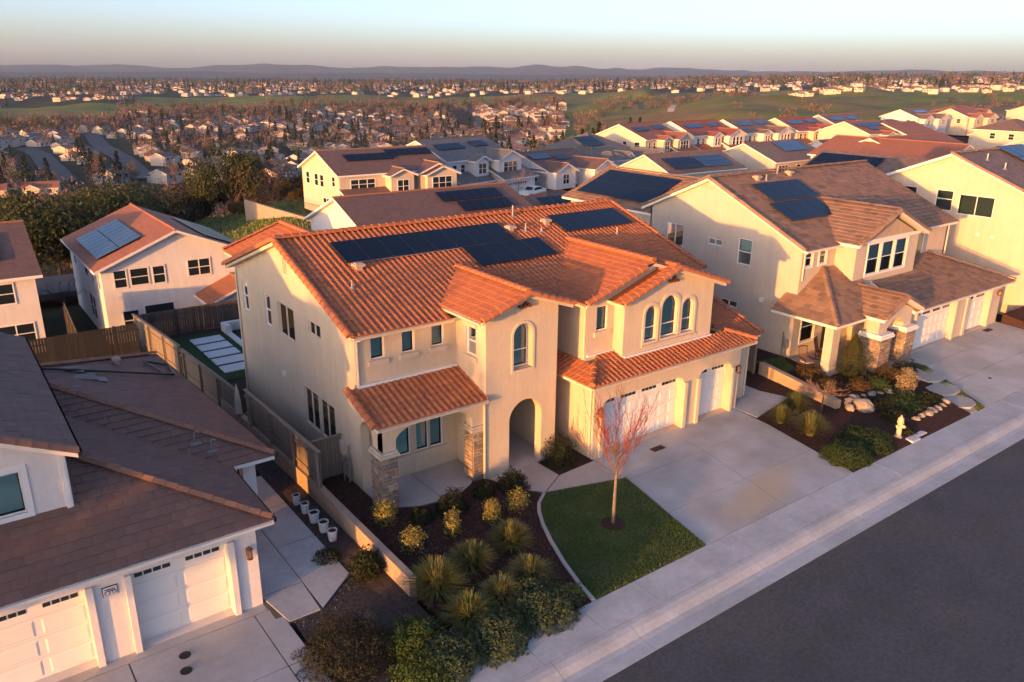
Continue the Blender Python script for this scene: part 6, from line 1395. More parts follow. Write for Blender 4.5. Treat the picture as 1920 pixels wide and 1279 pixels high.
# --- rear street and what stands on it
b = MB(); b.prism([(44, 62), (52, 58), (90, 67), (140, 76), (200, 80), (200, 74), (140, 70), (92, 60), (54, 50), (30, 52), (-30, 50), (-30, 57), (30, 59)], -2.6, [-1.72, -1.75, -1.62, -1.4, -1.3, -1.3, -1.4, -1.62, -1.8, -2.4, -3.6, -3.6, -2.4]); struct('rear_street', b, ['asphalt'])
for i, (x, y, w, l, rz_) in enumerate(((57.6, 69.2, 6, 6.5, 14), (76, 70.5, 6, 6, 10), (94.5, 76.5, 5.5, 6, 10))):
    b = MB(); b.prism([(0, -6), (w, -6), (w, 0), (0, 0)], -.6, [0, 0, .12, .12]); o = struct('rear_driveway', b, ['concrete_walk']); o.location = (x, y, -1.62); o.rotation_euler.z = R(rz_)
def car(label, loc, rz_, m):
    t = thing('car', label, 'car', loc, R(rz_)); L_, w = 4.5, .88
    prof = [(-2.25, .35), (-2.25, .75), (-2.1, .95), (-1.15, 1.02), (-.55, 1.48), (.75, 1.52), (1.55, 1.12), (2.15, 1.05), (2.25, .75), (2.25, .35)]
    b = MB(); ext(b, V((0,0,0)), X_, -Y_, prof, -w, w); b.build('body', [m], t, world=False)
    for s_ in (-1, 1):
        b = MB(); ext(b, V((0,-s_*(w+.001),0)), X_, -Y_*s_, [(-1.0, 1.03), (-.5, 1.40), (.7, 1.44), (1.35, 1.12)], 0, .012); b.build('side_window', ['glass_dark'], t, world=False)
        for x in (-1.4, 1.4):
            b = MB(); b.tube([V((x, s_*(w-.16), .33)), V((x, s_*(w+.03), .33))], .33, 14); b.tube([V((x, s_*(w+.031), .33)), V((x, s_*(w+.04), .33))], .2, 10, 1); b.build('wheel', ['tyre', 'metal_grey'], t, world=False)
    b = MB(); b.face(P3((-1.13,-.75,1.045), (-1.13,.75,1.045), (-.60,.68,1.455), (-.60,-.68,1.455))); b.build('windscreen', ['glass_dark'], t, world=False)
    for y in (-.6, .6): b = MB(); b.box(-2.262, -2.2, y-.18, y+.18, .66, .80); b.build('headlight', ['white_vinyl'], t, world=False)
car('white car parked on the drive of grey-roofed house', (61.3, 67.6, -1.48), 14, 'car_white')
twig_tree('street_tree', 'thin bare tree beside the white car', (57.0, 65.5, -1.6), 5.2, 1.6, .06, 16, .8, .7, 'twig_tan', 5)
twig_tree('yard_tree', 'small bare tree behind the left fences', (-4.6, 44.0, -3.2), 4.0, 1.4, .06, 14, .5, .9, 'bark_brown', 5, 'bark_brown')
t = thing('street_lamp', 'black street lamp before the grassy slope', 'street lamp', (10.3, 50.6, -3.2))
b = MB(); b.lathe([(.14, 0), (.14, .5), (.07, .6), (.055, 4.9)], n=8); b.build('post', ['metal_black'], t, world=False)
b = MB(); b.tube(P3((0,0,4.7), (-.35,0,4.9), (-.38,0,4.6)), .03, 6); b.lathe([(.05, 4.55), (.22, 4.35), (.2, 4.3)][::-1], V((-.38,0,0)), 8); b.lathe([(.02, 5.6), (.06, 4.9)][::-1], V((0,0,0)), 6); b.build('lamp_head', ['metal_black'], t, world=False)
b = MB(); b.lathe([(.0, 3.98), (.12, 4.02), (.16, 4.3)], V((-.38,0,0)), 8); b.build('lamp_globe', ['white_vinyl'], t, world=False)
for (x, y), r_, lb in (((136.2, 61.6), .8, 'round shrub before the small white house, leftmost'), ((138.2, 61.8), .7, 'round shrub before small white house, middle'), ((140.0, 61.6), .75, 'round shrub before the small white garage'), ((73.5, 67.6), 1.3, 'dark hedge shrub before the single-storey gable house'), ((76.5, 68.6), 1.0, 'dark shrub beside the white garage'), ((88, 71.5), 1.4, 'brown-green planting before grey hip house'), ((91.5, 72.6), 1.2, 'low planting beside arched entry')):
    shrub((x, y, -1.5 if x < 120 else -.9), r_, r_*1.1, 900, .14, lb, 'leaf_dark', twig=False, group='shrubs along the rear street')
# block wall and iron fence at the top of the grassy slope
b = MB(); b.prism([(24.2, 86), (24.6, 86.1), (27.9, 63.5), (27.5, 63.4)], -4.5, [-1.3, -1.3, -1.9, -1.9]); tag(b.build('slope_wall', ['block_wall']), 'orange-lit retaining wall at top of the grassy slope', 'wall')
def iron_fence(label, pts, z0, h):
    t = thing('iron_fence', label, 'fence', (*pts[0], z0)); (xa, ya), (xb, yb_) = pts; L_ = math.hypot(xb-xa, yb_-ya); t.rotation_euler.z = math.atan2(yb_-ya, xb-xa)
    for z in (.12, h-.1): b = MB(); b.box(0, L_, -.02, .02, z-.02, z+.02); b.build('rail', ['metal_black'], t, world=False)
    q = MB(); q.box(-.012, .012, -.012, .012, 0, h); me = q.data('picket', ['metal_black']); n = int(L_/.22)
    for i in range(n): o = obj('picket', me, t, False); o.location.x = i*L_/n
iron_fence('black iron fence above the retaining wall by the yellow-lit house', ((25.6, 84.0), (28.4, 63.6)), -1.6, 1.6)
iron_fence('black iron fence behind the houses at the left', ((-7.5, 60.0), (2.5, 62)), -3.6, 1.6)
# ------------------------------------------------------------------ land: plateau, valley, far ridge, mountains
C0 = (CAM.x, CAM.y)
PROF = {
 -170: [(0,-.95),(60,-.95),(150,-5),(500,-15),(3000,-25),(11500,-25)],
 -40: [(0,-.95),(50,-.95),(90,-6),(150,-17),(350,-33),(900,-39),(3000,-25),(5000,-24),(11500,-20)],
 -4: [(0,-.95),(46,-.95),(56,-2.2),(62,-3.35),(80,-3.6),(95,-6),(115,-13),(150,-19),(220,-26),(350,-33),(500,-38),(900,-39),(1150,-36),(1300,-30),(1500,-26),(2000,-24),(3500,-22),(5500,-22),(11500,-20)],
 10: [(0,-.95),(48,-.95),(56,-2.2),(62,-3.35),(84,-4.2),(100,-6.4),(122,-10),(155,-18.5),(220,-26),(350,-33),(500,-38),(900,-39),(1150,-36),(1300,-30),(1500,-25),(2000,-23),(3500,-22),(5500,-22),(11500,-20)],
 16: [(0,-.95),(50,-.95),(58,-2.5),(66,-3.4),(90,-3.6),(110,-4.8),(128,-5.4),(142,-8.5),(170,-17),(220,-26),(350,-34),(500,-38),(950,-38.5),(1200,-33),(1350,-28),(1550,-24),(2000,-22),(3500,-22),(5500,-22),(11500,-20)],
 22: [(0,-.95),(54,-.95),(62,-2.45),(90,-2.7),(108,-1.9),(124,-2.2),(142,-7),(170,-16),(250,-27),(400,-35),(600,-38),(1000,-38),(1250,-30),(1500,-24),(2000,-20),(3500,-22),(5500,-22),(11500,-20)],
 30: [(0,-.95),(54,-.95),(64,-2.3),(100,-2.1),(125,-1.7),(145,-2.6),(175,-12),(250,-25),(400,-35),(700,-38),(1000,-36),(1200,-29),(1500,-22),(2000,-18),(3000,-19),(5500,-22),(11500,-20)],
 37: [(0,-.95),(56,-.95),(68,-1.8),(90,-1.95),(125,-1.7),(160,-1.9),(200,-8),(300,-24),(450,-34),(700,-36),(1000,-32),(1250,-26),(1700,-18),(2200,-16),(3000,-19),(5500,-22),(11500,-20)],
 45: [(0,-.95),(60,-1.1),(100,-1.75),(150,-1.45),(190,-1.6),(230,-6),(320,-16),(450,-23),(600,-25),(800,-21),(1000,-17),(1300,-16),(1800,-11),(2500,-6),(3500,-18),(5500,-22),(11500,-20)],
 52: [(0,-.95),(60,-1.1),(150,-1.4),(230,-1.6),(280,-5),(360,-13),(500,-14),(700,-11.5),(900,-11),(1300,-12.5),(1800,-3),(2500,6),(3200,-5),(5500,-22),(11500,-20)],
 60: [(0,-.95),(60,-1.1),(200,-1.2),(300,-1.4),(360,-5),(450,-9),(600,-9.5),(800,-8),(1100,-8.5),(1500,-3),(2500,12),(3200,0),(5500,-22),(11500,-20)],
 72: [(0,-.95),(60,-1.1),(200,-1.2),(330,-1.4),(400,-5),(500,-8),(700,-6.5),(1000,-6),(1500,2),(2500,20),(3200,5),(5500,-22),(11500,-20)],
 110: [(0,-.95),(60,-1.0),(330,-2),(1000,-6),(2500,10),(5500,-22),(11500,-20)],
 190: [(0,-.95),(60,-.95),(150,-5),(500,-15),(3000,-25),(11500,-25)]}
PK = sorted(PROF)
MTN = [(-60,10),(-4,26),(4,34),(10,52),(16,62),(20,74),(28,84),(33,100),(38,125),(42,110),(46,92),(52,90),(58,78),(66,74),(90,40),(120,0)]
def lerp1(tab, x):
    if x <= tab[0][0]: return tab[0][1]
    for (a, va), (b, vb) in zip(tab, tab[1:]):
        if x <= b:
            t = (x-a)/(b-a); return va+(vb-va)*(t*t*(3-2*t))
    return tab[-1][1]
def land(x, y):
    dx, dy = x-C0[0], y-C0[1]; r_ = math.hypot(dx, dy); th = math.degrees(math.atan2(dx, dy))
    if th < PK[0]: th += 360
    for a, b in zip(PK, PK[1:]):
        if th <= b: break
    t = min(1, max(0, (th-a)/(b-a))); t = t*t*(3-2*t)
    z = lerp1(PROF[a], r_)*(1-t)+lerp1(PROF[b], r_)*t
    if r_ > 130:
        f = min(1, (r_-130)/400); z += f*(3.2*mnoise.noise(V((x*.006, y*.006, 1)))+1.3*mnoise.noise(V((x*.018, y*.018, 5))))
    m1 = max(0, 1-abs(r_-1280)/330) if th < 46 else 0; m2 = (min(1, max(0, (th-40)/6))*min(1, max(0, (r_-420)/200))*min(1, max(0, (1500-r_)/200))) if th < 100 else 0
    if m1 or m2: z += (m1*12+m2*15)*(mnoise.noise(V((x*.0075, y*.0075, 17)))+.35*mnoise.noise(V((x*.02, y*.02, 19))))
    if r_ > 4200:
        g = math.exp(-((r_-8600)/1300)**2); n_ = .74+.34*mnoise.noise(V((x*.0009, y*.0009, 2)))+.20*mnoise.noise(V((x*.0026, y*.0026, 7)))+.09*mnoise.noise(V((x*.007, y*.007, 3)))
        h = lerp1(MTN, th)
        z += g*(h+38)*n_+.62*math.exp(-((r_-5900)/500)**2)*(h*.45+26)*(.75+.4*mnoise.noise(V((x*.0016, y*.0016, 9))))
    return z
mat('meadow', (.15,.175,.036), .95, var=.35, vscale=.03, spec=.05, col2=(.19,.13,.06), coord='World')
mat('meadow_near', (.105,.165,.030), .95, var=.4, vscale=.35, bump=.5, bscale=3, spec=.05, col2=(.10,.085,.03), coord='World')
mat('scrub', (.045,.042,.022), .95, var=.4, vscale=.2, spec=.05, col2=(.06,.045,.028), coord='World')
mat('town_ground', (.060,.050,.036), .95, var=.4, vscale=.06, spec=.05, col2=(.045,.050,.022), coord='World')
mat('far_land', (.040,.055,.055), .95, var=.35, vscale=.004, spec=.03, col2=(.055,.055,.048), coord='World')
def zone(th, r_, x, y):
    n_ = mnoise.noise(V((x*.004, y*.004, 11)))*120
    if r_ < 62: return 2
    if r_ < 175: return 1 if (12 < th < 27 and r_ > 84) else 2
    if th < 40:
        q = r_+n_
        lo = 880 if th < 11 else (1040 if th < 20 else 1110)
        if q < 330: return 2
        if q < lo: return 3
        if r_+n_*.4 < (1255 if th < 12 else 1470): return 0
        return 3 if r_ < 3200 else 4
    if th < 47: return 2 if r_ < 240 else (3 if r_+n_ < 560 else (0 if r_ < 1480 else (3 if r_ < 3200 else 4)))
    return 2 if r_ < 300 else (0 if r_+n_*.5 < 1450 else (3 if r_ < 3200 else 4))
ths = []; t = -170.0
while t < 190: ths.append(t); t += .45 if -8 <= t < 82 else 4.0
rs = [0, 25, 40, 50]+[56+4*i for i in range(32)]
while rs[-1] < 11400: rs.append(rs[-1]*1.035+1)
b = MB(); idx = {}
for i, th in enumerate(ths):
    s_, c_ = math.sin(R(th)), math.cos(R(th))
    for j, r_ in enumerate(rs):
        x, y = C0[0]+s_*r_, C0[1]+c_*r_; b.v.append(V((x, y, land(x, y))))
nr = len(rs)
for i in range(len(ths)):
    k = (i+1) % len(ths)
    for j in range(nr-1):
        th = (ths[i]+.2); r_ = (rs[j]+rs[j+1])/2; p = b.v[i*nr+j]
        if j == 0: f = (i*nr, k*nr+1, i*nr+1)
        else: f = (i*nr+j, k*nr+j, k*nr+j+1, i*nr+j+1)
        b.f.append(f[::-1]); b.m.append(zone(th, r_, p.x, p.y)); b.t.append(0)
gnd = struct('ground', b, ['meadow', 'meadow_near', 'scrub', 'town_ground', 'far_land'], smooth=True)
# ------------------------------------------------------------------ far trees
def polar(th, r_): x, y = C0[0]+math.sin(R(th))*r_, C0[1]+math.cos(R(th))*r_; return x, y
def crown_mesh(name, kind, n, size, seed, trunk=True):
    random.seed(seed); g = MB(); sd = seed*3.1
    lobes = [(V((random.uniform(-.55, .55), random.uniform(-.55, .55), random.uniform(.45, .85))), random.uniform(.28, .5)) for _ in range(9)]
    def fn():
        if kind == 'conifer':
            z = random.random()**.8; a = random.uniform(0, 6.28); q = (1-z)*.22*(1+.35*math.sin(a*5+z*30))*random.uniform(.5, 1.1)+.01
            return V((math.cos(a)*q, math.sin(a)*q, .08+z*.92)), V((math.cos(a), math.sin(a), .4))
        c, r_ = random.choice(lobes); d = V((random.gauss(0, 1), random.gauss(0, 1), random.gauss(0, 1))).normalized()
        k = r_*(1-.45*random.random()**2); p = c+V((d.x*k, d.y*k, d.z*k*.8))
        return V((p.x, p.y, max(.12, p.z))), d
    leafcloud(g, fn, n, size, .7)
    if trunk:
        g.tube(P3((0,0,-.12), (.01,0,.25), (0,.01,.55)), [.035, .028, .015], 5, 1)
        if kind != 'conifer':
            for c, r_ in lobes[:6]: g.tube([V((0,0,.25)), c*.6+V((0,0,.1)), c], [.016, .011, .004], 4, 1)
    return g
def tree_data(name, kind, n, size, seed, m): g = crown_mesh(name, kind, n, size, seed); return g.data(name, [m, 'bark_brown'], tint=True)
def split_tree(label, kind, n, size, seed, m, loc, s_, rz_, group, cache={}):
    """near tree: trunk and crown as parts"""
    key = (kind, seed, m)
    if key not in cache:
        g = crown_mesh('crown', kind, n, size, seed, False); tk = MB(); random.seed(seed)
        tk.tube(P3((0,0,-.15), (.015,0,.2), (0,.02,.5), (.03,0,.7)), [.045, .034, .022, .008], 7)
        for _ in range(12): a = random.uniform(0, 6.28); q = random.uniform(.35, .6); tk.tube([V((0,0,random.uniform(.18, .4))), V((math.cos(a)*q*.5, math.sin(a)*q*.5, .45)), V((math.cos(a)*q, math.sin(a)*q, random.uniform(.6, .85)))], [.016, .011, .004], 5)
        cache[key] = (g.data('crown', [m], tint=True), tk.data('trunk', ['bark_brown']))
    t = thing('oak_tree' if kind == 'round' else 'tree', label, 'tree', loc, rz_, group); t.scale = (s_[0], s_[0], s_[1])
    obj('crown', cache[key][0], t, False); obj('trunk', cache[key][1], t, False); return t
random.seed(21)
x, y = -31.0, -8.6; split_tree('unseen round evergreen tree added beyond the left picture edge to shade the brown-tiled house front', 'round', 9000, .027, 2, 'leaf_oak', (x, y, -.3), (4.6, 9.5), 1.0, None)  # unseen tree, added so its crown shades the left house's front
random.seed(21)
grove = [(3.2,104,15,11,'leaf_oak','dark oak at left edge behind the cut-off tan roof'), (4.8,112,15,12,'leaf_oak','dark oak second from the left edge'), (6.2,106,15,12,'leaf_oak','broad oak left of the white house roof'), (7.8,118,16,12,'leaf_oak','olive-topped oak above the white house roof'), (9.0,104,14,11,'leaf_oak','oak directly behind the blue solar roof'), (10.2,122,16,13,'leaf_oak','tall oak behind blue solar roof, centre of grove'), (11.6,132,15,11,'leaf_oak','dark oak at the grassy slope edge'), (12.8,140,14,9.5,'leaf_brown','greyish oak behind the grassy slope'), (14.0,144,14,9,'leaf_brown','brown-grey oak behind slope, middle'), (15.2,147,13,9,'leaf_brown','brown oak behind slope, right of middle'), (5.4,140,17,12,'leaf_oak','second-row oak far left of grove'), (8.4,146,17,12,'leaf_rust','yellow-tinged oak at back of the grove'), (3.0,130,16,12,'leaf_oak','back oak at left picture edge'), (17.2,146,15,15,'leaf_oak','tall dark evergreen oak left of the yellow-lit house'), (18.2,150,15,12,'leaf_bare','bare rust-brown oak beside tall dark oak'), (19.8,146,14,11,'leaf_bare','bare brown oak behind the iron fence'), (21.2,152,13,10,'leaf_rust','rusty oak left of the board gable'), (7.0,128,14,9,'leaf_rust','small yellowish oak in the grove front'), (10.6,96,9,6.5,'leaf_oak','small oak tucked behind white house ridge'), (13.4,160,14,9,'leaf_bare','bare brown crown above the grove'), (11.2,158,14,10,'leaf_bare','bare crown behind oaks near the slope'), (.8,112,16,12,'leaf_oak','oak just outside left of the grove')]
for i, (th, r_, w, h, m, lb) in enumerate(grove):
    if i in (4, 10, 12, 18, 19, 20): continue
    x, y = polar(th, r_); split_tree(lb, 'round', 9000 if m != 'leaf_bare' else 5000, .027 if m != 'leaf_bare' else .018, 1+i % 3, m, (x, y, land(x, y)-.3), (w*random.uniform(.36, .56), h*(random.uniform(.5, .82) if th < 16 else .8)), random.uniform(0, 6), 'oaks on the slope at the left')
for i, (th, r_, h) in enumerate(((20.6, 128, 3.2), (17.5, 126, 2.4), (21.5, 118, 2.2))):
    x, y = polar(th, r_); split_tree('scrubby bush on the slope, %s' % ('by the iron fence', 'left below the wall', 'under the wall end')[i], 'round', 9000, .027, 2, 'leaf_rust', (x, y, land(x, y)-.3), (h*.8, h), i, 'bushes on the slope')
slope_grass = MB()
for _ in range(9000):
    th, r_ = random.uniform(12.3, 26), random.uniform(86, 138); x, y = polar(th, r_); z = land(x, y); a = random.uniform(0, 6.28); h = random.uniform(.15, .4)*(1+.6*mnoise.noise(V((x*.15, y*.15, 0))))
    d = V((math.cos(a), math.sin(a), 0))*.10; p = V((x, y, z-.02)); slope_grass.face([p-d, p+d, p+V((random.uniform(-.1, .1), random.uniform(-.1, .1), h))], 0, min(.99, max(0, .5+.6*mnoise.noise(V((x*.08, y*.08, 4)))+random.uniform(-.2, .2))))
tag(slope_grass.build('grass', ['lawn_blade'], tint=True), 'rough green grass on the slope behind the houses', 'grass', kind='stuff')
# kinds of valley trees
KIND = {'bare': ([tree_data('bare_tree', 'round', 320, .058, s_, 'leaf_bare') for s_ in (31, 32, 33)], 'leaf_bare'),
        'conifer': ([tree_data('conifer', 'conifer', 130, .06, s_, 'leaf_pine') for s_ in (41, 42)], 'leaf_pine'),
        'evergreen': ([tree_data('evergreen_tree', 'round', 300, .075, s_, 'leaf_oak') for s_ in (51, 52)], 'leaf_oak')}
TREES = []
def tree_at(th, r_, kind, h, w): x, y = polar(th, r_); TREES.append((r_/h, kind, x, y, land(x, y)-.4, h, w, random.uniform(0, 6.28), th))
# ------------------------------------------------------------------ valley houses in rows along their streets
def far_house_mesh(w, d, h, kind, wallm, roofm, two):
    wm, rm = MB(), MB()
    block(wm, rm, -w/2, w/2, -d/2, d/2, -1.5, h, kind, .42, .5, .25)
    if two: block(wm, rm, -w*.1, w*.45, -d/2-2.5, 0, -1.5, h*.72, 'gy', .42, .4, .25)
    else: block(wm, rm, -w*.45, 0, -d/2-2.0, 0, -1.5, h, 'gy', .5, .4, .25)
    n = len(wm.v); wm.v += rm.v; wm.f += [tuple(i+n for i in f) for f in rm.f]; wm.m += [q+1 for q in rm.m]; wm.t += rm.t
    for x in (-w*.3, w*.25):
        for sy in (-1, 1):
            O = V((0, sy*(d/2+.03)-(2.0 if sy < 0 else 0)*(1 if x < 0 and not two else 0), 0)); wm.obox(O, X_, Y_*sy, x-.8, x+.8, 0, .04, h-2.0, h-.7, 3)
    return wm.data('house', [wallm, roofm, 'white_trim', 'glass_dark'])
mat_course('roof_sand', (.27,.155,.10), (.21,.125,.085), .25, .8)
FH = []; comb = [('stucco_pale','roof_sand','pale house with sandy roof'), ('stucco_cream','roof_orange','cream house with orange roof'), ('stucco_pale','roof_tan','pale house with tan roof'), ('stucco_tan','roof_sand','tan house with sandy roof'), ('stucco_tan','roof_brown','tan house with brown roof'), ('stucco_grey','roof_brown','grey house with brown roof')]
for i, (wm_, rm_, nm) in enumerate(comb):
    for j in range(2): FH.append((far_house_mesh(10.5+1.5*j+i % 3, 9+j, 5.2 if (i+j) % 2 else 3.1, ('gx', 'hip', 'gx')[(i+j) % 3], wm_, rm_, (i+j) % 2), nm+(', two-storey,' if (i+j) % 2 else ', single-storey,')))
def clear(x, y, d=14):
    for a, c in (((44, 395), (55, 660)), ((80, 400), (115, 780)), ((440, 650), (630, 980))):
        t_ = max(0, min(1, ((x-a[0])*(c[0]-a[0])+(y-a[1])*(c[1]-a[1]))/((c[0]-a[0])**2+(c[1]-a[1])**2)))
        if math.hypot(x-a[0]-t_*(c[0]-a[0]), y-a[1]-t_*(c[1]-a[1])) < d: return False
    return True
HS = []; random.seed(77)
def town(th0, th1, r0, r1, dr, dw, skip):
    """houses in street rows; every neighbourhood has its own street direction"""
    step = 210.0; X0, Y0 = C0
    cells = {}
    for gx in range(-3, 17):
        for gy in range(-1, 17):
            cx, cy = X0+gx*step+random.uniform(-50, 50), Y0+gy*step+random.uniform(-50, 50); cells[(gx, gy)] = (cx, cy, random.choice((.55, .85, 1.15, -.5, -.2, .3))+random.uniform(-.15, .15))
    for (gx, gy), (cx, cy, an) in cells.items():
        rr = math.hypot(cx-X0, cy-Y0)
        if rr > r1+200 or rr < r0-200: continue
        u, v = (math.cos(an), math.sin(an)), (-math.sin(an), math.cos(an)); row = -6
        y_ = -190.0
        while y_ < 190:
            x_ = -190+random.uniform(0, dw)
            while x_ < 190:
                bend = 14*math.sin(x_*.012+gx); px, py = cx+u[0]*x_+v[0]*(y_+bend), cy+u[1]*x_+v[1]*(y_+bend)
                near = min(cells.values(), key=lambda c: (c[0]-px)**2+(c[1]-py)**2)
                d = math.hypot(px-X0, py-Y0); th = math.degrees(math.atan2(px-X0, py-Y0))
                if near[0] == cx and th0 < th < th1 and r0 < d < r1 and zone(th, d, px, py) == 3 and random.random() > skip and clear(px, py, 17):
                    HS.append((d, th, px, py, land(px, py), an+random.choice((0, math.pi))+random.uniform(-.1, .1)))
                x_ += dw+random.uniform(-1.5, 4)
            row += 1; y_ += dr[row % 2]
town(-3, 47, 340, 1130, (20, 31), 15.5, .12); town(0, 74, 1300, 2700, (36, 64), 24, .45)
HS += [(rr, th, *polar(th, rr), land(*polar(th, rr)), -R(th)+random.uniform(-.3, .3)) for th, rr in [(random.uniform(56.5, 74), random.uniform(1250, 1480)) for _ in range(90)]+[(random.uniform(55.3, 59.5), random.uniform(1120, 1180)) for _ in range(16)]]
HS.sort(); vis = [h for h in HS if 2.6 < h[1] < 71]
rest = MB(); nI = 0
def area_of(th, r_):
    if r_ > 1400: return 'on the far ridge below the mountains'
    a = 'left part' if th < 12 else ('middle part' if th < 26 else 'right part'); q = 'near' if r_ < 520 else ('middle' if r_ < 760 else 'far')
    return '%s rows, %s of the valley town' % (q, a)
for h in HS:
    i = random.randrange(len(FH))
    if h[0] > 1100 and random.random() < .7: i = random.choice((0, 1, 5*2-2, 4))
    me, nm = FH[i]
    if 2.6 < h[1] < 71 and nI < 300:
        nI += 1; o = obj('house', me); o.location = h[2:5]; o.rotation_euler.z = h[5]; a = area_of(h[1], h[0]); tag(o, nm+' '+a, 'house', nm.split(',')[0]+'s '+a)
    else:
        M = Matrix.Translation(h[2:5]) @ Matrix.Rotation(h[5], 4, 'Z'); n = len(rest.v); c = (0, 1, 2, 3, 4, 5)[i//2]
        rest.v += [M @ v.co for v in me.vertices]; rest.f += [tuple(q+n for q in p.vertices) for p in me.polygons]; rest.m += [p.material_index if p.material_index > 1 else (p.material_index*6+c+4) for p in me.polygons]; rest.t += [0]*len(me.polygons)
o = rest.build('distant_houses', ['white_trim', 'white_trim', 'white_trim', 'glass_dark']+[c[0] for c in comb]+[c[1] for c in comb]); tag(o, 'distant houses across the valley and along the far ridge', 'houses', kind='stuff')
# valley streets
def strip(name, pts, w, lift=.5, m='asphalt'):
    b = MB(); P_ = []
    fine = []
    for (xa, ya), (xb, yb_) in zip(pts, pts[1:]):
        n = max(1, int(math.hypot(xb-xa, yb_-ya)/15)); fine += [(xa+(xb-xa)*i/n, ya+(yb_-ya)*i/n) for i in range(n)]
    fine.append(pts[-1])
    for i, (x, y) in enumerate(fine):
        x0_, y0_ = fine[max(0, i-1)]; x1_, y1_ = fine[min(len(fine)-1, i+1)]; d = V((x1_-x0_, y1_-y0_, 0)).normalized(); s_ = V((d.y, -d.x, 0))*w/2; z = land(x, y)+lift
        P_.append((V((x, y, z))-s_, V((x, y, z))+s_))
    for a, c in zip(P_, P_[1:]): b.face([a[0], a[1], c[1], c[0]])
    return struct(name, b, [m])
strip('valley_road', [(38, 395), (44, 416), (51, 510), (57, 600), (54, 660)], 13, .9); strip('valley_road', [(76, 400), (84, 437), (94, 528), (107, 681), (122, 800)], 13, .9); strip('valley_road', [(430, 640), (491, 707), (560, 820), (617, 929), (640, 1010)], 15, .9)
strip('hill_path', [(560, 500), (640, 560), (698, 560), (760, 545), (840, 555), (900, 590)], 6, .5, 'concrete_warm')
# trees among the houses, on the meadow edges and along the ridge
random.seed(91)
for _ in range(3600):
    th, r_ = random.uniform(1, 46), math.sqrt(random.uniform(330**2, 1150**2)); x, y = polar(th, r_)
    if zone(th, r_, x, y) != 3 or not clear(x, y): continue
    u = random.random(); clump = mnoise.noise(V((x*.008, y*.008, 21)))
    if clump < -.05 and random.random() < .8: continue
    if u < .50: tree_at(th, r_, 'bare', random.uniform(7, 12), random.uniform(3.6, 5.5))
    elif u < .68: tree_at(th, r_, 'conifer', random.uniform(9, 16), random.uniform(10, 16))
    else: tree_at(th, r_, 'evergreen', random.uniform(5, 9), random.uniform(3.5, 6))
for _ in range(640):           # creek line before the meadow
    th = random.uniform(1, 40); r_ = random.gauss(880 if th < 11 else (1040 if th < 20 else 1110), 50); tree_at(th, r_, 'bare' if random.random() < .8 else 'evergreen', random.uniform(9, 15), random.uniform(4.5, 7))
for _ in range(300):           # thickets at the right, below and on the hill
    c = random.choice(((44, 920, 2.5, 60), (48, 880, 2.5, 60), (51, 930, 2.0, 60), (46, 1080, 3, 50), (55, 1230, 5, 50), (68, 860, 4, 40), (71, 800, 3, 50), (41.5, 760, 2, 80)))
    tree_at(random.gauss(c[0], c[2]*.5), random.gauss(c[1], c[3]), 'bare' if random.random() < .8 else 'evergreen', random.uniform(5, 10), random.uniform(3.5, 6))
for _ in range(140): tree_at(random.uniform(43, 74), random.uniform(350, 420), 'bare' if random.random() < .7 else 'evergreen', random.uniform(2, 4.5), random.uniform(2, 4))
for _ in range(14): tree_at(random.uniform(44, 58), random.uniform(560, 800), 'bare', random.uniform(7, 10), random.uniform(4.5, 6.5))
for _ in range(2600):
    th, r_ = random.uniform(0, 74), random.uniform(1300, 3000)
    if zone(th, r_, *polar(th, r_)) != 3: continue
    if th > 44 and r_ < 1500: continue
    tree_at(th, r_, 'conifer' if random.random() < (.62 if th < 47 else .3) else random.choice(('bare', 'evergreen')), random.uniform(10, 19), random.uniform(11, 19))
for _ in range(240): tree_at(random.uniform(17, 34), random.uniform(175, 300), random.choice(('bare', 'evergreen')), random.uniform(5, 9), random.uniform(4, 6))
for _ in range(60): tree_at(random.uniform(0, 17), random.uniform(210, 330), random.choice(('bare', 'evergreen', 'bare')), random.uniform(7, 11), random.uniform(5, 8))
LBL = {'bare': ('bare_tree', 'leafless rusty-brown tree'), 'conifer': ('conifer', 'tall dark conifer'), 'evergreen': ('evergreen_tree', 'round dark green tree')}
LOW = {}
for k, (_, m) in KIND.items():
    LOW[k] = []
    for s_ in (61, 62):
        random.seed(s_); g = crown_mesh('x', 'conifer' if k == 'conifer' else 'round', 55, .13 if k != 'conifer' else .09, s_, False); LOW[k].append(g)
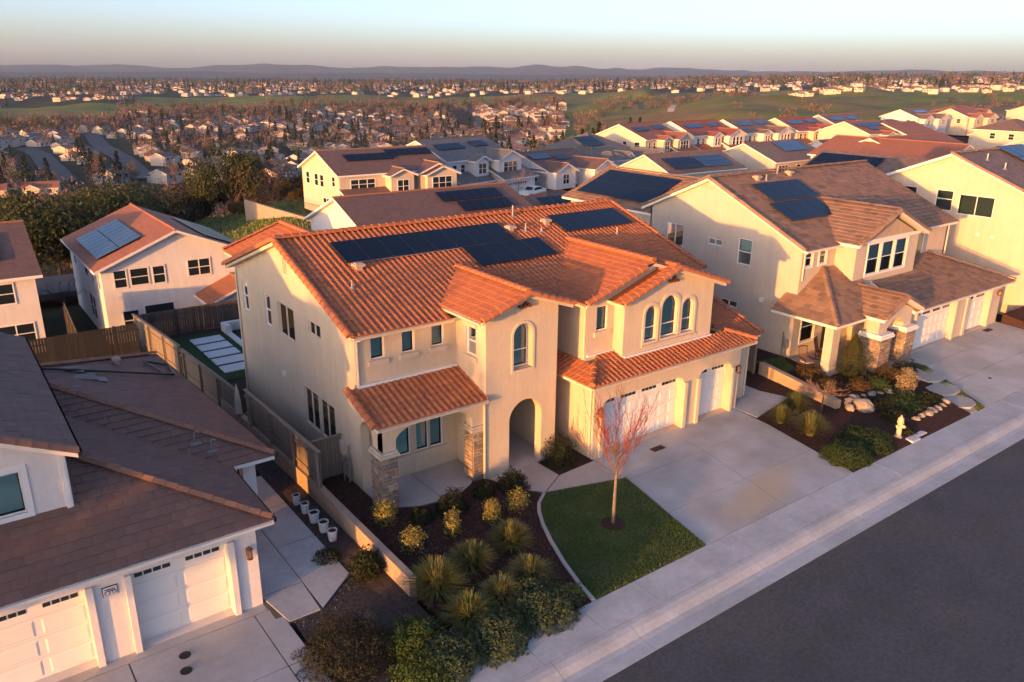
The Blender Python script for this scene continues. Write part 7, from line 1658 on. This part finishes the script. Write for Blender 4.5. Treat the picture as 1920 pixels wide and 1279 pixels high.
random.seed(5); TREES.sort(key=lambda t: t[0]); cnt = {'bare': 0, 'conifer': 0, 'evergreen': 0}; stuff = {k: MB() for k in cnt}
for q, kind, x, y, z, h, w, a, th in TREES:
    if kind == 'conifer': w = h
    rr = math.hypot(x-C0[0], y-C0[1])
    if cnt[kind] < 200 and 3 < th < 70:
        cnt[kind] += 1; o = obj(LBL[kind][0], random.choice(KIND[kind][0])); o.location = (x, y, z); o.scale = (w, w, h); o.rotation_euler.z = a
        ar = ('on the slope below the houses' if rr < 340 else area_of(th, rr)) if th < 41 else ('at the meadow edge beyond the right roofs' if rr < 450 else 'in the thickets on the right hill')
        tag(o, LBL[kind][1]+' '+ar, 'tree', LBL[kind][1]+'s '+ar)
    else:
        M = Matrix.Translation((x, y, z)) @ Matrix.Rotation(a, 4, 'Z') @ Matrix.Diagonal((w, w, h, 1)); g = random.choice(LOW[kind]); s_ = stuff[kind]; n = len(s_.v)
        s_.v += [M @ v for v in g.v]; s_.f += [tuple(i+n for i in f) for f in g.f]; s_.m += [0]*len(g.f); s_.t += g.t
for k, s_ in stuff.items(): tag(s_.build('distant_'+{'bare': 'bare_trees', 'conifer': 'conifers', 'evergreen': 'evergreens'}[k], [KIND[k][1]], tint=True), 'distant %s scattered through the valley and far ridge' % {'bare': 'leafless trees', 'conifer': 'dark conifers', 'evergreen': 'green trees'}[k], 'trees', kind='stuff')
# ------------------------------------------------------------------ evening air
b = MB(); b.box(-11700, 11700, -11700, 11700, -70, 260); hz = b.build('haze', [])
M = bpy.data.materials.new('haze_air'); M.use_nodes = True; t = M.node_tree; t.nodes.remove(t.nodes['Principled BSDF'])
pv_ = t.nodes.new('ShaderNodeVolumePrincipled'); pv_.inputs['Color'].default_value = (.52, .69, 1.0, 1); pv_.inputs['Density'].default_value = HAZE; pv_.inputs['Anisotropy'].default_value = 0.0
t.links.new(pv_.outputs[0], t.nodes['Material Output'].inputs['Volume']); hz.data.materials.append(M); hz['kind'] = 'stuff'; hz['label'] = 'pale evening haze over the valley'; hz['category'] = 'haze'
